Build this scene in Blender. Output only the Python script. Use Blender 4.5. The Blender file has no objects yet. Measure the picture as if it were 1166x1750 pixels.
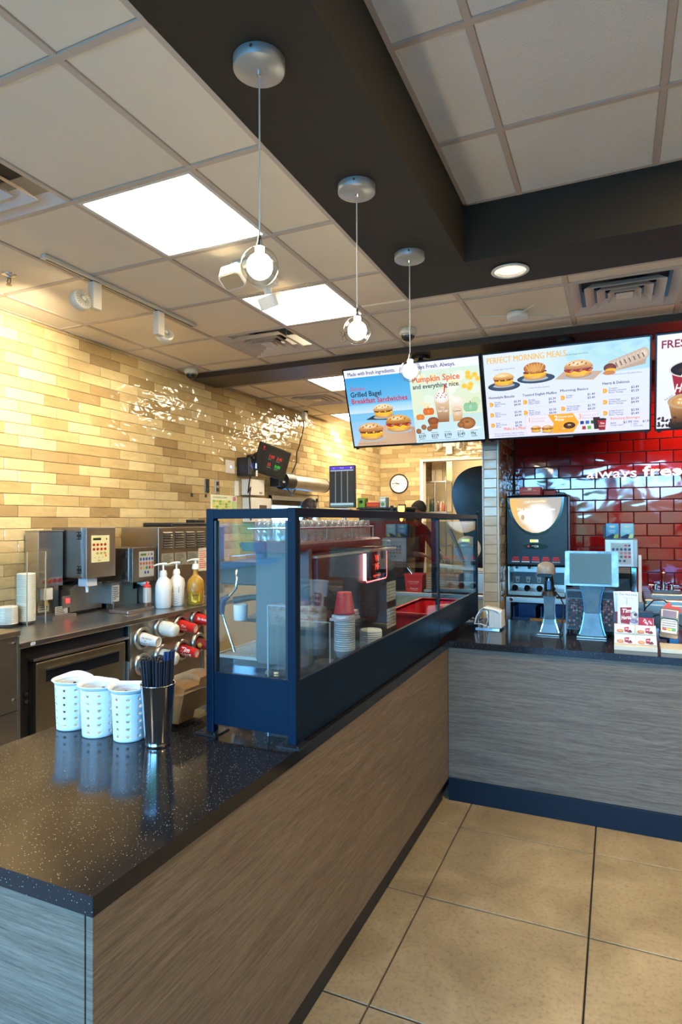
import bpy, math, random
from mathutils import Vector, Matrix
PI = math.pi
rnd = random.Random(7)
SC = bpy.context.scene
COL = SC.collection

# ------------------------------------------------------------------ camera
cam_d = bpy.data.cameras.new('camera')
cam = bpy.data.objects.new('camera', cam_d); COL.objects.link(cam)
cam_d.sensor_fit = 'VERTICAL'; cam_d.sensor_height = 36.0; cam_d.sensor_width = 24.0
cam_d.lens = 1054.46 / 1750 * 36.0
cam_d.shift_y = 3.42 / 1750
cam_d.clip_start = 0.05; cam_d.clip_end = 200
YAW, PITCH, ROLL = .42011395, .01271234, -.00429294
_f = Vector((-math.sin(YAW)*math.cos(PITCH), math.cos(YAW)*math.cos(PITCH), math.sin(PITCH)))
_r = Vector((math.cos(YAW), math.sin(YAW), 0)); _u = _r.cross(_f)
_r2 = _r*math.cos(ROLL) + _u*math.sin(ROLL); _u2 = -_r*math.sin(ROLL) + _u*math.cos(ROLL)
cam.matrix_world = Matrix(((_r2.x, _u2.x, -_f.x, 0), (_r2.y, _u2.y, -_f.y, 0), (_r2.z, _u2.z, -_f.z, 1.6), (0, 0, 0, 1)))
SC.camera = cam

# ------------------------------------------------------------------ view, world, light
SC.view_settings.view_transform = 'Standard'; SC.view_settings.look = 'None'
SC.view_settings.gamma = 1; SC.view_settings.use_curve_mapping = False
EXPO = 1.42
SC.view_settings.exposure = EXPO
SC.cycles.use_denoising = True
SC.cycles.max_bounces = 10; SC.cycles.transparent_max_bounces = 24
SC.cycles.sample_clamp_indirect = 6.0
SC.cycles.caustics_reflective = False; SC.cycles.caustics_refractive = False
PANEL_E = 12.0        # ceiling LED panels
SKY_E = 20.0
w = bpy.data.worlds.new('world'); SC.world = w; w.use_nodes = True
nt = w.node_tree; nt.nodes.clear()
wo = nt.nodes.new('ShaderNodeOutputWorld'); bg = nt.nodes.new('ShaderNodeBackground')
tc = nt.nodes.new('ShaderNodeTexCoord'); sx = nt.nodes.new('ShaderNodeSeparateXYZ')
cr = nt.nodes.new('ShaderNodeValToRGB')
cr.color_ramp.elements[0].position = 0.0; cr.color_ramp.elements[0].color = (.22, .60, 1.0, 1)
cr.color_ramp.elements[1].position = 0.6; cr.color_ramp.elements[1].color = (.05, .30, .95, 1)
nt.links.new(tc.outputs['Generated'], sx.inputs[0]); nt.links.new(sx.outputs['Z'], cr.inputs[0])
nt.links.new(cr.outputs[0], bg.inputs[0]); nt.links.new(bg.outputs[0], wo.inputs[0])
bg.inputs[1].default_value = SKY_E

def area(name, loc, size, energy, color, target=None, spot=None):
    ld = bpy.data.lights.new(name, 'SPOT' if spot else 'AREA')
    if spot: ld.spot_size = spot; ld.spot_blend = .9; ld.shadow_soft_size = size
    else: ld.shape = 'RECTANGLE'; ld.size = size[0]; ld.size_y = size[1]
    ld.energy = energy; ld.color = color
    o = bpy.data.objects.new(name, ld); COL.objects.link(o); o.location = loc
    d = (Vector(target) - Vector(loc)) if target else Vector((0, 0, -1))
    o.rotation_euler = d.to_track_quat('-Z', 'Y').to_euler()
    return o
def portal(name, loc, size, target):
    o = area(name, loc, size, 1, (1, 1, 1), target); o.data.cycles.is_portal = True; return o
# window openings (the glazing is built below); portals only steer the sky sampling
portal('portal_front', (-.78, -3.62, 1.5), (4.4, 2.4), (-.78, 0, 1.5))
portal('portal_left', (-3.62, -1.42, 1.9), (2.2, 1.4), (0, -1.42, 1.9))
# track spots wash the tiled wall
area('spot_lamp_near', (-2.66, 2.40, 2.78), .03, 95, (1, .85, .58), (-3.54, 2.66, 2.38), spot=math.radians(100))
area('spot_lamp_far', (-2.70, 3.18, 2.78), .03, 22, (1, .85, .58), (-3.54, 3.9, 2.2), spot=math.radians(90))
area('spot_lamp_kitchen', (-2.6, 7.3, 2.88), .03, 110, (1, .85, .58), (-3.54, 8.6, 2.5), spot=math.radians(110))
area('downlight_lamp', (-.51, 3.385, 2.97), .04, 25, (1, .85, .6), (-.51, 3.385, 0), spot=math.radians(100))
area('downlight_lamp_red', (.75, 5.3, 2.88), .04, 60, (1, .80, .55), (.75, 5.79, 2.3), spot=math.radians(110))

# ------------------------------------------------------------------ materials
def lin(c):
    if isinstance(c, str):
        c = c.lstrip('#'); c = tuple(int(c[i:i+2], 16)/255 for i in (0, 2, 4))
        c = tuple(v/12.92 if v <= .04045 else ((v+.055)/1.055)**2.4 for v in c)
    return (c[0], c[1], c[2], 1)
MATS = {}
class NT:
    def __init__(s, name):
        s.m = bpy.data.materials.new(name); s.m.use_nodes = True
        s.t = s.m.node_tree; s.b = s.t.nodes['Principled BSDF']; s.out = s.t.nodes['Material Output']
    def n(s, typ, **kw):
        x = s.t.nodes.new('ShaderNode'+typ)
        for k, v in kw.items():
            if k.startswith('_'): setattr(x, k[1:], v)
            else: x.inputs[k].default_value = v
        return x
    def l(s, a, b): s.t.links.new(a, b)
    def pos(s, scale=(1, 1, 1)):
        g = s.n('NewGeometry'); v = s.n('VectorMath', _operation='MULTIPLY'); v.inputs[1].default_value = scale
        s.l(g.outputs['Position'], v.inputs[0]); return v.outputs[0]
    def obj(s, scale=(1, 1, 1)):
        g = s.n('TexCoord'); v = s.n('VectorMath', _operation='MULTIPLY'); v.inputs[1].default_value = scale
        s.l(g.outputs['Object'], v.inputs[0]); return v.outputs[0]
    def ramp(s, fac, stops, const=False):
        r = s.n('ValToRGB'); e = r.color_ramp.elements
        if const: r.color_ramp.interpolation = 'CONSTANT'
        while len(e) < len(stops): e.new(.5)
        for i, (p, c) in enumerate(stops): e[i].position = p; e[i].color = lin(c)
        s.l(fac, r.inputs[0]); return r.outputs[0]
    def noise(s, vec, scale, detail=3, rough=.5, dist=0):
        x = s.n('TexNoise', Scale=scale, Detail=detail, Roughness=rough, Distortion=dist); s.l(vec, x.inputs['Vector']); return x.outputs['Fac']
    def bump(s, h, strength, dist):
        b = s.n('Bump', Strength=strength, Distance=dist); s.l(h, b.inputs['Height']); s.l(b.outputs[0], s.b.inputs['Normal'])
def mat(name, col=None, rough=.5, metal=0, emit=None, es=1, var=0, bump=0, spec=.5, coat=0, trans=0, sss=0):
    if name in MATS: return MATS[name]
    t = NT(name); b = t.b
    if col is None: col = (.5, .5, .5)
    b.inputs['Base Color'].default_value = lin(col); b.inputs['Roughness'].default_value = rough
    b.inputs['Metallic'].default_value = metal; b.inputs['Specular IOR Level'].default_value = spec
    b.inputs['Coat Weight'].default_value = coat; b.inputs['Coat Roughness'].default_value = .05
    if emit: b.inputs['Emission Color'].default_value = lin(emit); b.inputs['Emission Strength'].default_value = es
    if sss:
        b.inputs['Subsurface Weight'].default_value = sss; b.inputs['Subsurface Radius'].default_value = (.02, .02, .02)
    f = t.noise(t.obj(), 14, 3)
    if var:
        c = lin(col); t.l(t.ramp(f, [(.3, tuple(max(0, v*(1-var)) for v in c[:3])), (.7, tuple(min(1, v*(1+var)) for v in c[:3]))]), b.inputs['Base Color'])
    else:
        mr = t.n('MapRange'); mr.inputs['To Min'].default_value = max(.02, rough-.04); mr.inputs['To Max'].default_value = rough+.04
        t.l(f, mr.inputs['Value']); t.l(mr.outputs[0], b.inputs['Roughness'])
    if bump: t.bump(t.noise(t.obj(), 180, 2), bump, .001)
    MATS[name] = t.m; return t.m
def steel(name, col=(.5, .48, .45), rough=.3, d='z'):
    if name in MATS: return MATS[name]
    t = NT(name); b = t.b; b.inputs['Metallic'].default_value = 1
    sc = {'z': (3, 3, 160), 'x': (160, 160, 3)}[d]
    f = t.noise(t.pos(sc), 1, 2)
    g = t.noise(t.pos(), 5, 4)
    t.l(t.ramp(g, [(.3, tuple(v*.85 for v in col)), (.75, col)]), b.inputs['Base Color'])
    mr = t.n('MapRange'); mr.inputs['To Min'].default_value = rough-.07; mr.inputs['To Max'].default_value = rough+.1
    t.l(f, mr.inputs['Value']); t.l(mr.outputs[0], b.inputs['Roughness']); t.bump(f, .04, .001)
    MATS[name] = t.m; return t.m
def glassy(name, tint=(.97, .985, .98), base=.05, k=.85, p=5, rough=0, haze=0):
    if name in MATS: return MATS[name]
    t = NT(name); t.t.nodes.remove(t.b)
    tr = t.n('BsdfTransparent'); tr.inputs[0].default_value = (*tint, 1)
    gl = t.n('BsdfGlossy'); gl.inputs['Roughness'].default_value = rough
    lw = t.n('LayerWeight'); lw.inputs[0].default_value = .5
    pw = t.n('Math', _operation='POWER'); pw.inputs[1].default_value = p
    ma = t.n('Math', _operation='MULTIPLY_ADD'); ma.inputs[1].default_value = k; ma.inputs[2].default_value = base
    t.l(lw.outputs['Facing'], pw.inputs[0]); t.l(pw.outputs[0], ma.inputs[0])
    mx = t.n('MixShader'); t.l(ma.outputs[0], mx.inputs[0])
    if haze:
        df = t.n('BsdfDiffuse'); df.inputs[0].default_value = (.85, .88, .88, 1)
        m2 = t.n('MixShader'); m2.inputs[0].default_value = haze; t.l(tr.outputs[0], m2.inputs[1]); t.l(df.outputs[0], m2.inputs[2]); t.l(m2.outputs[0], mx.inputs[1])
    else: t.l(tr.outputs[0], mx.inputs[1])
    t.l(gl.outputs[0], mx.inputs[2]); t.l(mx.outputs[0], t.out.inputs[0])
    MATS[name] = t.m; return t.m
def attr_mat(name, emit=0, rough=.4, spec=.3):
    if name in MATS: return MATS[name]
    t = NT(name); a = t.n('Attribute', _attribute_name='Col')
    t.l(a.outputs['Color'], t.b.inputs['Base Color']); t.b.inputs['Roughness'].default_value = rough; t.b.inputs['Specular IOR Level'].default_value = spec
    if emit:
        t.l(a.outputs['Color'], t.b.inputs['Emission Color']); t.b.inputs['Emission Strength'].default_value = emit
        t.b.inputs['Base Color'].default_value = (.02, .02, .02, 1); t.t.links.remove(t.b.inputs['Base Color'].links[0])
    MATS[name] = t.m; return t.m

def m_tile(name, stops, rough=.1, wav=.5, wscale=9, edge=0):
    t = NT(name); oi = t.n('ObjectInfo'); g = t.n('NewGeometry')
    ad = t.n('Math', _operation='ADD'); fr = t.n('Math', _operation='FRACT')
    t.l(oi.outputs['Random'], ad.inputs[0]); t.l(g.outputs['Random Per Island'], ad.inputs[1]); t.l(ad.outputs[0], fr.inputs[0])
    c1 = t.ramp(fr.outputs[0], stops)
    f = t.noise(t.pos((3, 3, 8)), 3, 4, .6, .4)
    mx = t.n('Mix', _data_type='RGBA', _blend_type='MULTIPLY'); mx.inputs[0].default_value = .45
    t.l(c1, mx.inputs[6]); t.l(t.ramp(f, [(.25, (.48, .48, .48)), (.75, (.88, .88, .88))]), mx.inputs[7])
    t.l(mx.outputs[2], t.b.inputs['Base Color']); t.b.inputs['Roughness'].default_value = rough
    t.b.inputs['Specular IOR Level'].default_value = .6
    h = t.noise(t.pos((1, 1, 1.6)), wscale, 1.5, .4, .6); t.bump(h, wav, .02)
    return t.m
WALLT = m_tile('glazed_cream_tile', [(0, '#b59a6a'), (.2, '#9c835c'), (.42, '#c5ad7c'), (.6, '#d6c295'), (.8, '#b8a074'), (1, '#cdb98c')], .07, .62, 8)
REDT = m_tile('glazed_red_tile', [(0, '#7c0d0c'), (.5, '#9c1410'), (1, '#8a100e')], .05, .09, 5)
GREYT = m_tile('glazed_grey_tile', [(0, '#a39d8c'), (.5, '#b3ae9f'), (1, '#c0bbab')], .16, .14, 7)

def m_wood():
    t = NT('oak_laminate'); p = t.pos((.55, .55, 30))
    wv = t.noise(t.pos((1.0, 1.0, 3)), 2.0, 3, .5, .3)
    ad = t.n('VectorMath', _operation='ADD'); cmb = t.n('CombineXYZ'); ml = t.n('Math', _operation='MULTIPLY'); ml.inputs[1].default_value = 5
    t.l(wv, ml.inputs[0]); t.l(ml.outputs[0], cmb.inputs[2]); t.l(p, ad.inputs[0]); t.l(cmb.outputs[0], ad.inputs[1])
    f = t.noise(ad.outputs[0], 1.5, 6, .7, .1)
    c = t.ramp(f, [(.30, (.120, .088, .058)), (.5, (.168, .127, .086)), (.72, (.215, .168, .118))])
    g = t.noise(t.pos((16, 16, 420)), 1, 4, .7)                    # short open pores along the grain
    h = t.noise(t.pos((3.2, 3.2, 150)), 1, 3, .6)                  # longer streaks
    mx = t.n('Mix', _data_type='RGBA', _blend_type='MULTIPLY'); mx.inputs[0].default_value = .7
    t.l(c, mx.inputs[6]); t.l(t.ramp(g, [(.36, (.42, .40, .38)), (.54, (1, 1, 1))]), mx.inputs[7])
    m2 = t.n('Mix', _data_type='RGBA', _blend_type='MULTIPLY'); m2.inputs[0].default_value = .6
    t.l(mx.outputs[2], m2.inputs[6]); t.l(t.ramp(h, [(.34, (.55, .53, .5)), (.6, (1.1, 1.1, 1.1))]), m2.inputs[7])
    t.l(m2.outputs[2], t.b.inputs['Base Color']); t.b.inputs['Roughness'].default_value = .5; t.bump(g, .25, .002); return t.m
WOOD = m_wood()
def m_quartz():
    t = NT('black_speckled_quartz'); v = t.n('TexVoronoi', Scale=300); t.l(t.pos(), v.inputs['Vector'])
    c = t.ramp(v.outputs['Distance'], [(0, (.42, .38, .31)), (.22, (.30, .27, .22)), (.34, (.012, .012, .013))])
    v2 = t.n('TexVoronoi', Scale=300); t.l(t.pos(), v2.inputs['Vector'])
    sp = t.n('SeparateColor'); t.l(v2.outputs['Color'], sp.inputs[0])
    k = t.n('Math', _operation='GREATER_THAN'); k.inputs[1].default_value = .90; t.l(sp.outputs[0], k.inputs[0])
    mx = t.n('Mix', _data_type='RGBA'); t.l(k.outputs[0], mx.inputs[0]); mx.inputs[6].default_value = (.012, .012, .013, 1); t.l(c, mx.inputs[7])
    t.l(mx.outputs[2], t.b.inputs['Base Color']); t.b.inputs['Roughness'].default_value = .11; t.b.inputs['Specular IOR Level'].default_value = .22
    return t.m
QUARTZ = m_quartz()
def m_floor():
    t = NT('beige_porcelain_tile'); f = t.noise(t.pos(), 3.2, 7, .62, .5); g = t.noise(t.pos(), 60, 3, .6)
    c = t.ramp(f, [(.28, (.22, .155, .078)), (.5, (.33, .245, .128)), (.75, (.45, .34, .19))])
    mx = t.n('Mix', _data_type='RGBA', _blend_type='MULTIPLY'); mx.inputs[0].default_value = .5
    t.l(c, mx.inputs[6]); t.l(t.ramp(g, [(.32, (.5, .47, .42)), (.5, (1, 1, 1))]), mx.inputs[7]); t.l(mx.outputs[2], t.b.inputs['Base Color'])
    t.b.inputs['Roughness'].default_value = .38; t.bump(g, .12, .002); return t.m
FLOORT = m_floor()
def m_ceil(name, col, bs, scale):
    t = NT(name); f = t.noise(t.pos(), scale, 4, .65); g = t.noise(t.pos(), 2.2, 3)
    c = lin(col)[:3]; t.l(t.ramp(g, [(.3, tuple(v*.93 for v in c)), (.7, c)]), t.b.inputs['Base Color'])
    t.b.inputs['Roughness'].default_value = .9; t.bump(f, bs, .004); return t.m
CEIL_A = m_ceil('smooth_ceiling_panel', (.86, .75, .57), .25, 260)
CEIL_B = m_ceil('stippled_ceiling_panel', (.86, .81, .70), .9, 150)
def m_beans():
    t = NT('coffee_bean_print'); v = t.n('TexVoronoi', Scale=34); mp = t.n('Mapping'); mp.inputs['Scale'].default_value = (1.5, 1, 1); mp.inputs['Rotation'].default_value = (0, .6, 0)
    o = t.obj(); t.l(o, mp.inputs[0]); t.l(mp.outputs[0], v.inputs['Vector'])
    t.l(t.ramp(v.outputs['Distance'], [(0, (.02, .01, .008)), (.05, (.30, .13, .09)), (.3, (.16, .06, .04)), (.52, (.012, .008, .008)), (1, (.008, .006, .006))]), t.b.inputs['Base Color'])
    t.b.inputs['Roughness'].default_value = .25; return t.m
BEANS = m_beans()

STEEL = steel('brushed_stainless'); STEEL_D = steel('dark_stainless', (.30, .28, .25), .32); CHROME = mat('polished_chrome', (.75, .76, .78), .08, 1)
STEEL_W = steel('worn_stainless_panel', (.42, .37, .30), .36)
BLACK = mat('black_plastic', (.012, .012, .013), .35); BLACKG = mat('gloss_black', (.008, .009, .011), .12)
WHITE = mat('white_plastic', (.78, .78, .74), .4); WHITE_P = mat('white_paint', (.72, .70, .66), .45)
CASEM = mat('powder_coated_case_metal', (.001, .009, .023), .42, 0, spec=.15)
SOFFIT = mat('dark_olive_brown_paint', (.014, .011, .005), .7, var=.12)
GRID = mat('ceiling_grid_paint', (.56, .46, .36), .6)
GROUT = mat('dark_grout', (.045, .038, .03), .9, var=.2); GROUTW = mat('pale_grout', (.46, .37, .23), .85); GROUTR = mat('brown_red_grout', (.07, .012, .010), .8)
REDP = mat('red_plastic', (.62, .02, .025), .3); PAPER = mat('white_paper', (.85, .84, .80), .8)
CARD = mat('brown_cardboard', (.33, .17, .06), .85, var=.35)
GLASS = glassy('case_glass', (.93, .965, .965), .07, .85, 5); GLASS_W = glassy('window_glass', (.93, .96, .97), .05, .8, 5)
TUMBLER = glassy('tumbler_glass', (.93, .96, .97), .10, .95, 2.2, .02, .06); ACRYL = glassy('clear_acrylic', (.975, .985, .985), .03, .9, 3.0, .02)
PRINT = attr_mat('printed_surface', 0, .45); SCREEN = attr_mat('lit_screen_print', .44, .25, .4); SCREEN_LOW = attr_mat('dim_lit_print', .8, .3)

# ------------------------------------------------------------------ mesh building
class B:
    def __init__(s): s.v = []; s.f = []; s.sm = []; s.mi = []; s.c = None
    def add(s, vs, fs, smooth=False, mi=0):
        o = len(s.v); s.v += [tuple(p) for p in vs]
        for f in fs: s.f.append(tuple(i+o for i in f)); s.sm.append(smooth); s.mi.append(mi)
        return s
    def box(s, x0, x1, y0, y1, z0, z1, mi=0):
        x0, x1 = min(x0, x1), max(x0, x1); y0, y1 = min(y0, y1), max(y0, y1); z0, z1 = min(z0, z1), max(z0, z1)
        return s.add([(x0, y0, z0), (x1, y0, z0), (x1, y1, z0), (x0, y1, z0), (x0, y0, z1), (x1, y0, z1), (x1, y1, z1), (x0, y1, z1)],
                     [(0, 3, 2, 1), (4, 5, 6, 7), (0, 1, 5, 4), (1, 2, 6, 5), (2, 3, 7, 6), (3, 0, 4, 7)], mi=mi)
    def cbox(s, c, sz, mi=0): return s.box(c[0]-sz[0]/2, c[0]+sz[0]/2, c[1]-sz[1]/2, c[1]+sz[1]/2, c[2]-sz[2]/2, c[2]+sz[2]/2, mi)
    def cyl(s, a, b, r0, r1=None, n=20, caps=True, mi=0):
        a = Vector(a); b = Vector(b); r1 = r0 if r1 is None else r1
        d = (b-a).normalized(); u = d.orthogonal().normalized(); w_ = d.cross(u)
        ring = lambda c, r: [tuple(c + (u*math.cos(2*PI*i/n) + w_*math.sin(2*PI*i/n))*r) for i in range(n)]
        A, Bq = ring(a, r0), ring(b, r1)
        s.add(A+Bq, [(i, (i+1) % n, n+(i+1) % n, n+i) for i in range(n)], True, mi)
        if caps:
            if r0 > 0: s.add(A, [tuple(reversed(range(n)))], False, mi)
            if r1 > 0: s.add(Bq, [tuple(range(n))], False, mi)
        return s
    def lathe(s, prof, c=(0, 0, 0), n=28, mi=0, axis=None, flat=False):
        c = Vector(c); M_ = Matrix.Identity(3) if axis is None else Vector(axis).normalized().to_track_quat('Z', 'Y').to_matrix()
        vs = []
        for r, z in prof:
            for i in range(n):
                a = 2*PI*i/n; vs.append(tuple(c + M_ @ Vector((max(r, 1e-5)*math.cos(a), max(r, 1e-5)*math.sin(a), z))))
        fs = [(j*n+i, j*n+(i+1) % n, (j+1)*n+(i+1) % n, (j+1)*n+i) for j in range(len(prof)-1) for i in range(n)]
        return s.add(vs, fs, not flat, mi)
    def tube(s, pts, r, n=8, mi=0):
        pts = [Vector(p) for p in pts]; u = None; rings = []
        for i, p in enumerate(pts):
            d = (pts[min(i+1, len(pts)-1)] - pts[max(i-1, 0)]).normalized()
            u = d.orthogonal().normalized() if u is None else (u - d*u.dot(d)).normalized()
            w_ = d.cross(u); rr = r[i] if isinstance(r, (list, tuple)) else r
            rings += [tuple(p + (u*math.cos(2*PI*k/n)+w_*math.sin(2*PI*k/n))*rr) for k in range(n)]
        m = len(pts); fs = [(j*n+i, j*n+(i+1) % n, (j+1)*n+(i+1) % n, (j+1)*n+i) for j in range(m-1) for i in range(n)]
        s.add(rings, fs, True, mi); s.add(rings[:n], [tuple(reversed(range(n)))], False, mi); s.add(rings[-n:], [tuple(range(n))], False, mi); return s
    def prism(s, pts, ax, a, b, mi=0, smooth=False):
        mk = {'x': lambda p, t: (t, p[0], p[1]), 'y': lambda p, t: (p[0], t, p[1]), 'z': lambda p, t: (p[0], p[1], t)}[ax]
        n = len(pts); A = [mk(p, a) for p in pts]; Bq = [mk(p, b) for p in pts]
        s.add(A+Bq, [(i, (i+1) % n, n+(i+1) % n, n+i) for i in range(n)], smooth, mi)
        s.add(A, [tuple(reversed(range(n)))], False, mi); s.add(Bq, [tuple(range(n))], False, mi); return s
    def sph(s, c, r, n=20, m=12, mi=0):
        r = r if isinstance(r, (tuple, list)) else (r, r, r)
        vs = [(c[0]+r[0]*math.sin(PI*j/m)*math.cos(2*PI*i/n), c[1]+r[1]*math.sin(PI*j/m)*math.sin(2*PI*i/n), c[2]+r[2]*math.cos(PI*j/m)) for j in range(m+1) for i in range(n)]
        return s.add(vs, [(j*n+i, (j+1)*n+i, (j+1)*n+(i+1) % n, j*n+(i+1) % n) for j in range(m) for i in range(n)], True, mi)
    def xf(s, M_):
        s.v = [tuple(M_ @ Vector(p)) for p in s.v]; return s

ORG = {}
def put(o, label=None, cat=None, group=None, kind=None):
    if label: o['label'] = label
    if cat: o['category'] = cat
    if group: o['group'] = group
    if kind: o['kind'] = kind
    return o
def mesh_of(b, name, mats):
    me = bpy.data.meshes.new(name); me.from_pydata(b.v, [], b.f)
    for m in (mats if isinstance(mats, (list, tuple)) else [mats]): me.materials.append(m)
    me.polygons.foreach_set('use_smooth', b.sm); me.polygons.foreach_set('material_index', b.mi)
    if b.c is not None:
        ca = me.color_attributes.new('Col', 'FLOAT_COLOR', 'CORNER'); flat = []
        for fi, p in enumerate(b.f):
            for k, vi in enumerate(p): flat += b.c[vi]
        ca.data.foreach_set('color', flat)
    me.update(); return me
def obj(name, b, mats, parent=None, bev=0, w=True, seg=2):
    """one mesh object; w=True: builder coordinates are world coordinates"""
    if parent is not None:
        o0 = ORG.get(parent.name, Vector((0, 0, 0)))
        if w: b.v = [(p[0]-o0.x, p[1]-o0.y, p[2]-o0.z) for p in b.v]
        me = mesh_of(b, name, mats); o = bpy.data.objects.new(name, me); o.parent = parent; COL.objects.link(o); ORG[o.name] = o0
    else:
        xs, ys, zs = zip(*b.v); o0 = Vector(((min(xs)+max(xs))/2, (min(ys)+max(ys))/2, min(zs))) if w else Vector((0, 0, 0))
        b.v = [(p[0]-o0.x, p[1]-o0.y, p[2]-o0.z) for p in b.v]
        me = mesh_of(b, name, mats); o = bpy.data.objects.new(name, me); o.location = o0; COL.objects.link(o); ORG[o.name] = o0
    if bev:
        m = o.modifiers.new('bevel', 'BEVEL'); m.width = bev; m.segments = seg; m.limit_method = 'ANGLE'; m.harden_normals = False
    return o
def thing(name, label, cat, loc=(0, 0, 0), rz=0, group=None, kind=None):
    o = bpy.data.objects.new(name, None); COL.objects.link(o); o.location = loc; o.rotation_euler = (0, 0, rz); o.empty_display_size = .05
    ORG[o.name] = Vector(loc); return put(o, label, cat, group, kind)
def struct(name, b, mats, bev=0, parent=None):
    o = obj(name, b, mats, parent, bev)
    if parent is None: o['kind'] = 'structure'
    return o
def dup(root, loc, rz=None, label=None):
    r = root.copy(); COL.objects.link(r); r.location = loc; ORG[r.name] = Vector(loc)
    if rz is not None: r.rotation_euler = (0, 0, rz)
    if label: r['label'] = label
    for ch in list(root.children):
        c = ch.copy(); COL.objects.link(c); c.parent = r
        for g in list(ch.children):
            d = g.copy(); COL.objects.link(d); d.parent = c
    return r

# flat printing: coloured shapes and lettering on a plane
FONT_CACHE = {}
def glyphs(txt, bold=0, shear=0):
    bold = min(bold, 0 if any(c in 'MW' for c in txt) else .02)
    k = (txt, bold, shear)
    if k not in FONT_CACHE:
        cu = bpy.data.curves.new('lettering', 'FONT'); cu.body = txt; cu.size = 1; cu.offset = bold; cu.shear = shear; cu.resolution_u = 2
        o = bpy.data.objects.new('lettering', cu); me = bpy.data.meshes.new_from_object(o)
        vs = [tuple(v.co) for v in me.vertices]; fs = [tuple(p.vertices) for p in me.polygons]
        bpy.data.objects.remove(o); bpy.data.curves.remove(cu); bpy.data.meshes.remove(me)
        w_ = max([v[0] for v in vs] or [1]); FONT_CACHE[k] = (vs, fs, w_)
    return FONT_CACHE[k]
class Print:
    """origin O, axes U (right) and V (up) in metres; each shape lies a hair above the last"""
    def __init__(s, O, U, V, eps=.00012):
        s.O = Vector(O); s.U = Vector(U).normalized(); s.V = Vector(V).normalized(); s.N = s.U.cross(s.V); s.k = 1; s.eps = eps; s.clip = None
        s.b = B(); s.b.c = []
    def raw(s, uv, fs, cols):
        s.k += 1; o = len(s.b.v)
        if s.clip: uv = [(min(max(u, 0), s.clip[0]), min(max(v, 0), s.clip[1])) for u, v in uv]
        s.b.add([tuple(s.O + s.U*u + s.V*v + s.N*(s.eps*s.k)) for u, v in uv], fs)
        if cols and isinstance(cols[0], (int, float)): cols = [cols]*len(uv)
        s.b.c += [list(c) for c in cols]; return s
    def poly(s, pts, col, cols=None): return s.raw(pts, [tuple(range(len(pts)))], [lin(c) for c in cols] if cols else [lin(col)]*len(pts))
    def rect(s, u0, v0, u1, v1, col, top=None):
        c0 = lin(col); c1 = lin(top) if top else c0
        return s.raw([(u0, v0), (u1, v0), (u1, v1), (u0, v1)], [(0, 1, 2, 3)], [c0, c0, c1, c1])
    def ell(s, u, v, a, b_, col, edge=None, n=20, rot=0, t0=0, t1=2*PI):
        ce = lin(edge) if edge else lin(col); cs, sn = math.cos(rot), math.sin(rot); full = abs(t1-t0-2*PI) < 1e-6
        P_ = [(0, 0)] + [(a*math.cos(t0+(t1-t0)*i/n), b_*math.sin(t0+(t1-t0)*i/n)) for i in range(n if full else n+1)]
        P_ = [(u+x*cs-y*sn, v+x*sn+y*cs) for x, y in P_]; m = len(P_)-1
        fs = [(0, i, i % m + 1) for i in range(1, m+1 if full else m)]
        return s.raw(P_, fs, [lin(col)] + [ce]*m)
    def text(s, t, u, v, h, col, bold=.01, width=None, shear=0, align='l', rot=0):
        vs, fs, w_ = glyphs(t, bold, shear); kx = h*1.36; ky = h*1.36
        if width: kx = width/w_
        off = -w_*kx/2 if align == 'c' else (-w_*kx if align == 'r' else 0); cs, sn = math.cos(rot), math.sin(rot)
        P_ = [(x*kx+off, y*ky) for x, y, _ in vs]
        if bold > .009 and any(c in 'MW' for c in t) and P_:      # the wide letters fill in when thickened: print twice, a hair apart
            d_ = h*.045; s.raw([(u+d_+x*cs-y*sn, v+x*sn+y*cs) for x, y in P_], fs, [lin(col)]*len(P_))
        return s.raw([(u+x*cs-y*sn, v+x*sn+y*cs) for x, y in P_], fs, [lin(col)]*len(P_)) if P_ else s
    def done(s, name, parent, m=None, label=None):
        o = obj(name, s.b, m or PRINT, parent)
        if label: o['label'] = label
        return o

# ================================================================== THE SETTING
XW, ZC, ZT = -3.54, 2.95, 3.244          # left wall, ceiling, raised ceiling
fl = struct('floor', B().box(-3.7, 4.2, -3.8, 11.2, -.06, -.012), GROUT)
tm = {}
for i in range(-1, 8):
    for j in range(-10, 3):
        x0, y0 = -.765+.652*i, 3.219+.652*(j-1); x1, y1 = x0+.652, y0+.652
        if j == 2: y1 = min(y1, 3.535)
        if y0 > 3.5: continue
        x0c = max(x0, -.955)
        if x1 - x0c < .05: continue
        key = (round(x1-x0c, 3), round(y1-y0, 3))
        if key not in tm:
            a, b_ = key[0]/2-.0035, key[1]/2-.0035
            bb = B().add([(-a, -b_, -.012), (a, -b_, -.012), (a, b_, -.012), (-a, b_, -.012), (-a, -b_, -.0015), (a, -b_, -.0015), (a, b_, -.0015), (-a, b_, -.0015),
                          (-a+.002, -b_+.002, 0), (a-.002, -b_+.002, 0), (a-.002, b_-.002, 0), (-a+.002, b_-.002, 0)],
                         [(0, 1, 5, 4), (1, 2, 6, 5), (2, 3, 7, 6), (3, 0, 4, 7), (4, 5, 9, 8), (5, 6, 10, 9), (6, 7, 11, 10), (7, 4, 8, 11), (8, 9, 10, 11)])
            tm[key] = mesh_of(bb, 'floor_tile', FLOORT)
        o = bpy.data.objects.new('floor_tile', tm[key]); COL.objects.link(o); o.parent = fl
        o.location = Vector(((x0c+x1)/2, (y0+y1)/2, 0)) - ORG[fl.name]
KF = mat('kitchen_quarry_floor', (.42, .33, .22), .5, var=.2)
obj('kitchen_floor', B().box(-3.54, -1.72, -3.5, 11, -.012, 0), KF, fl)
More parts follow.
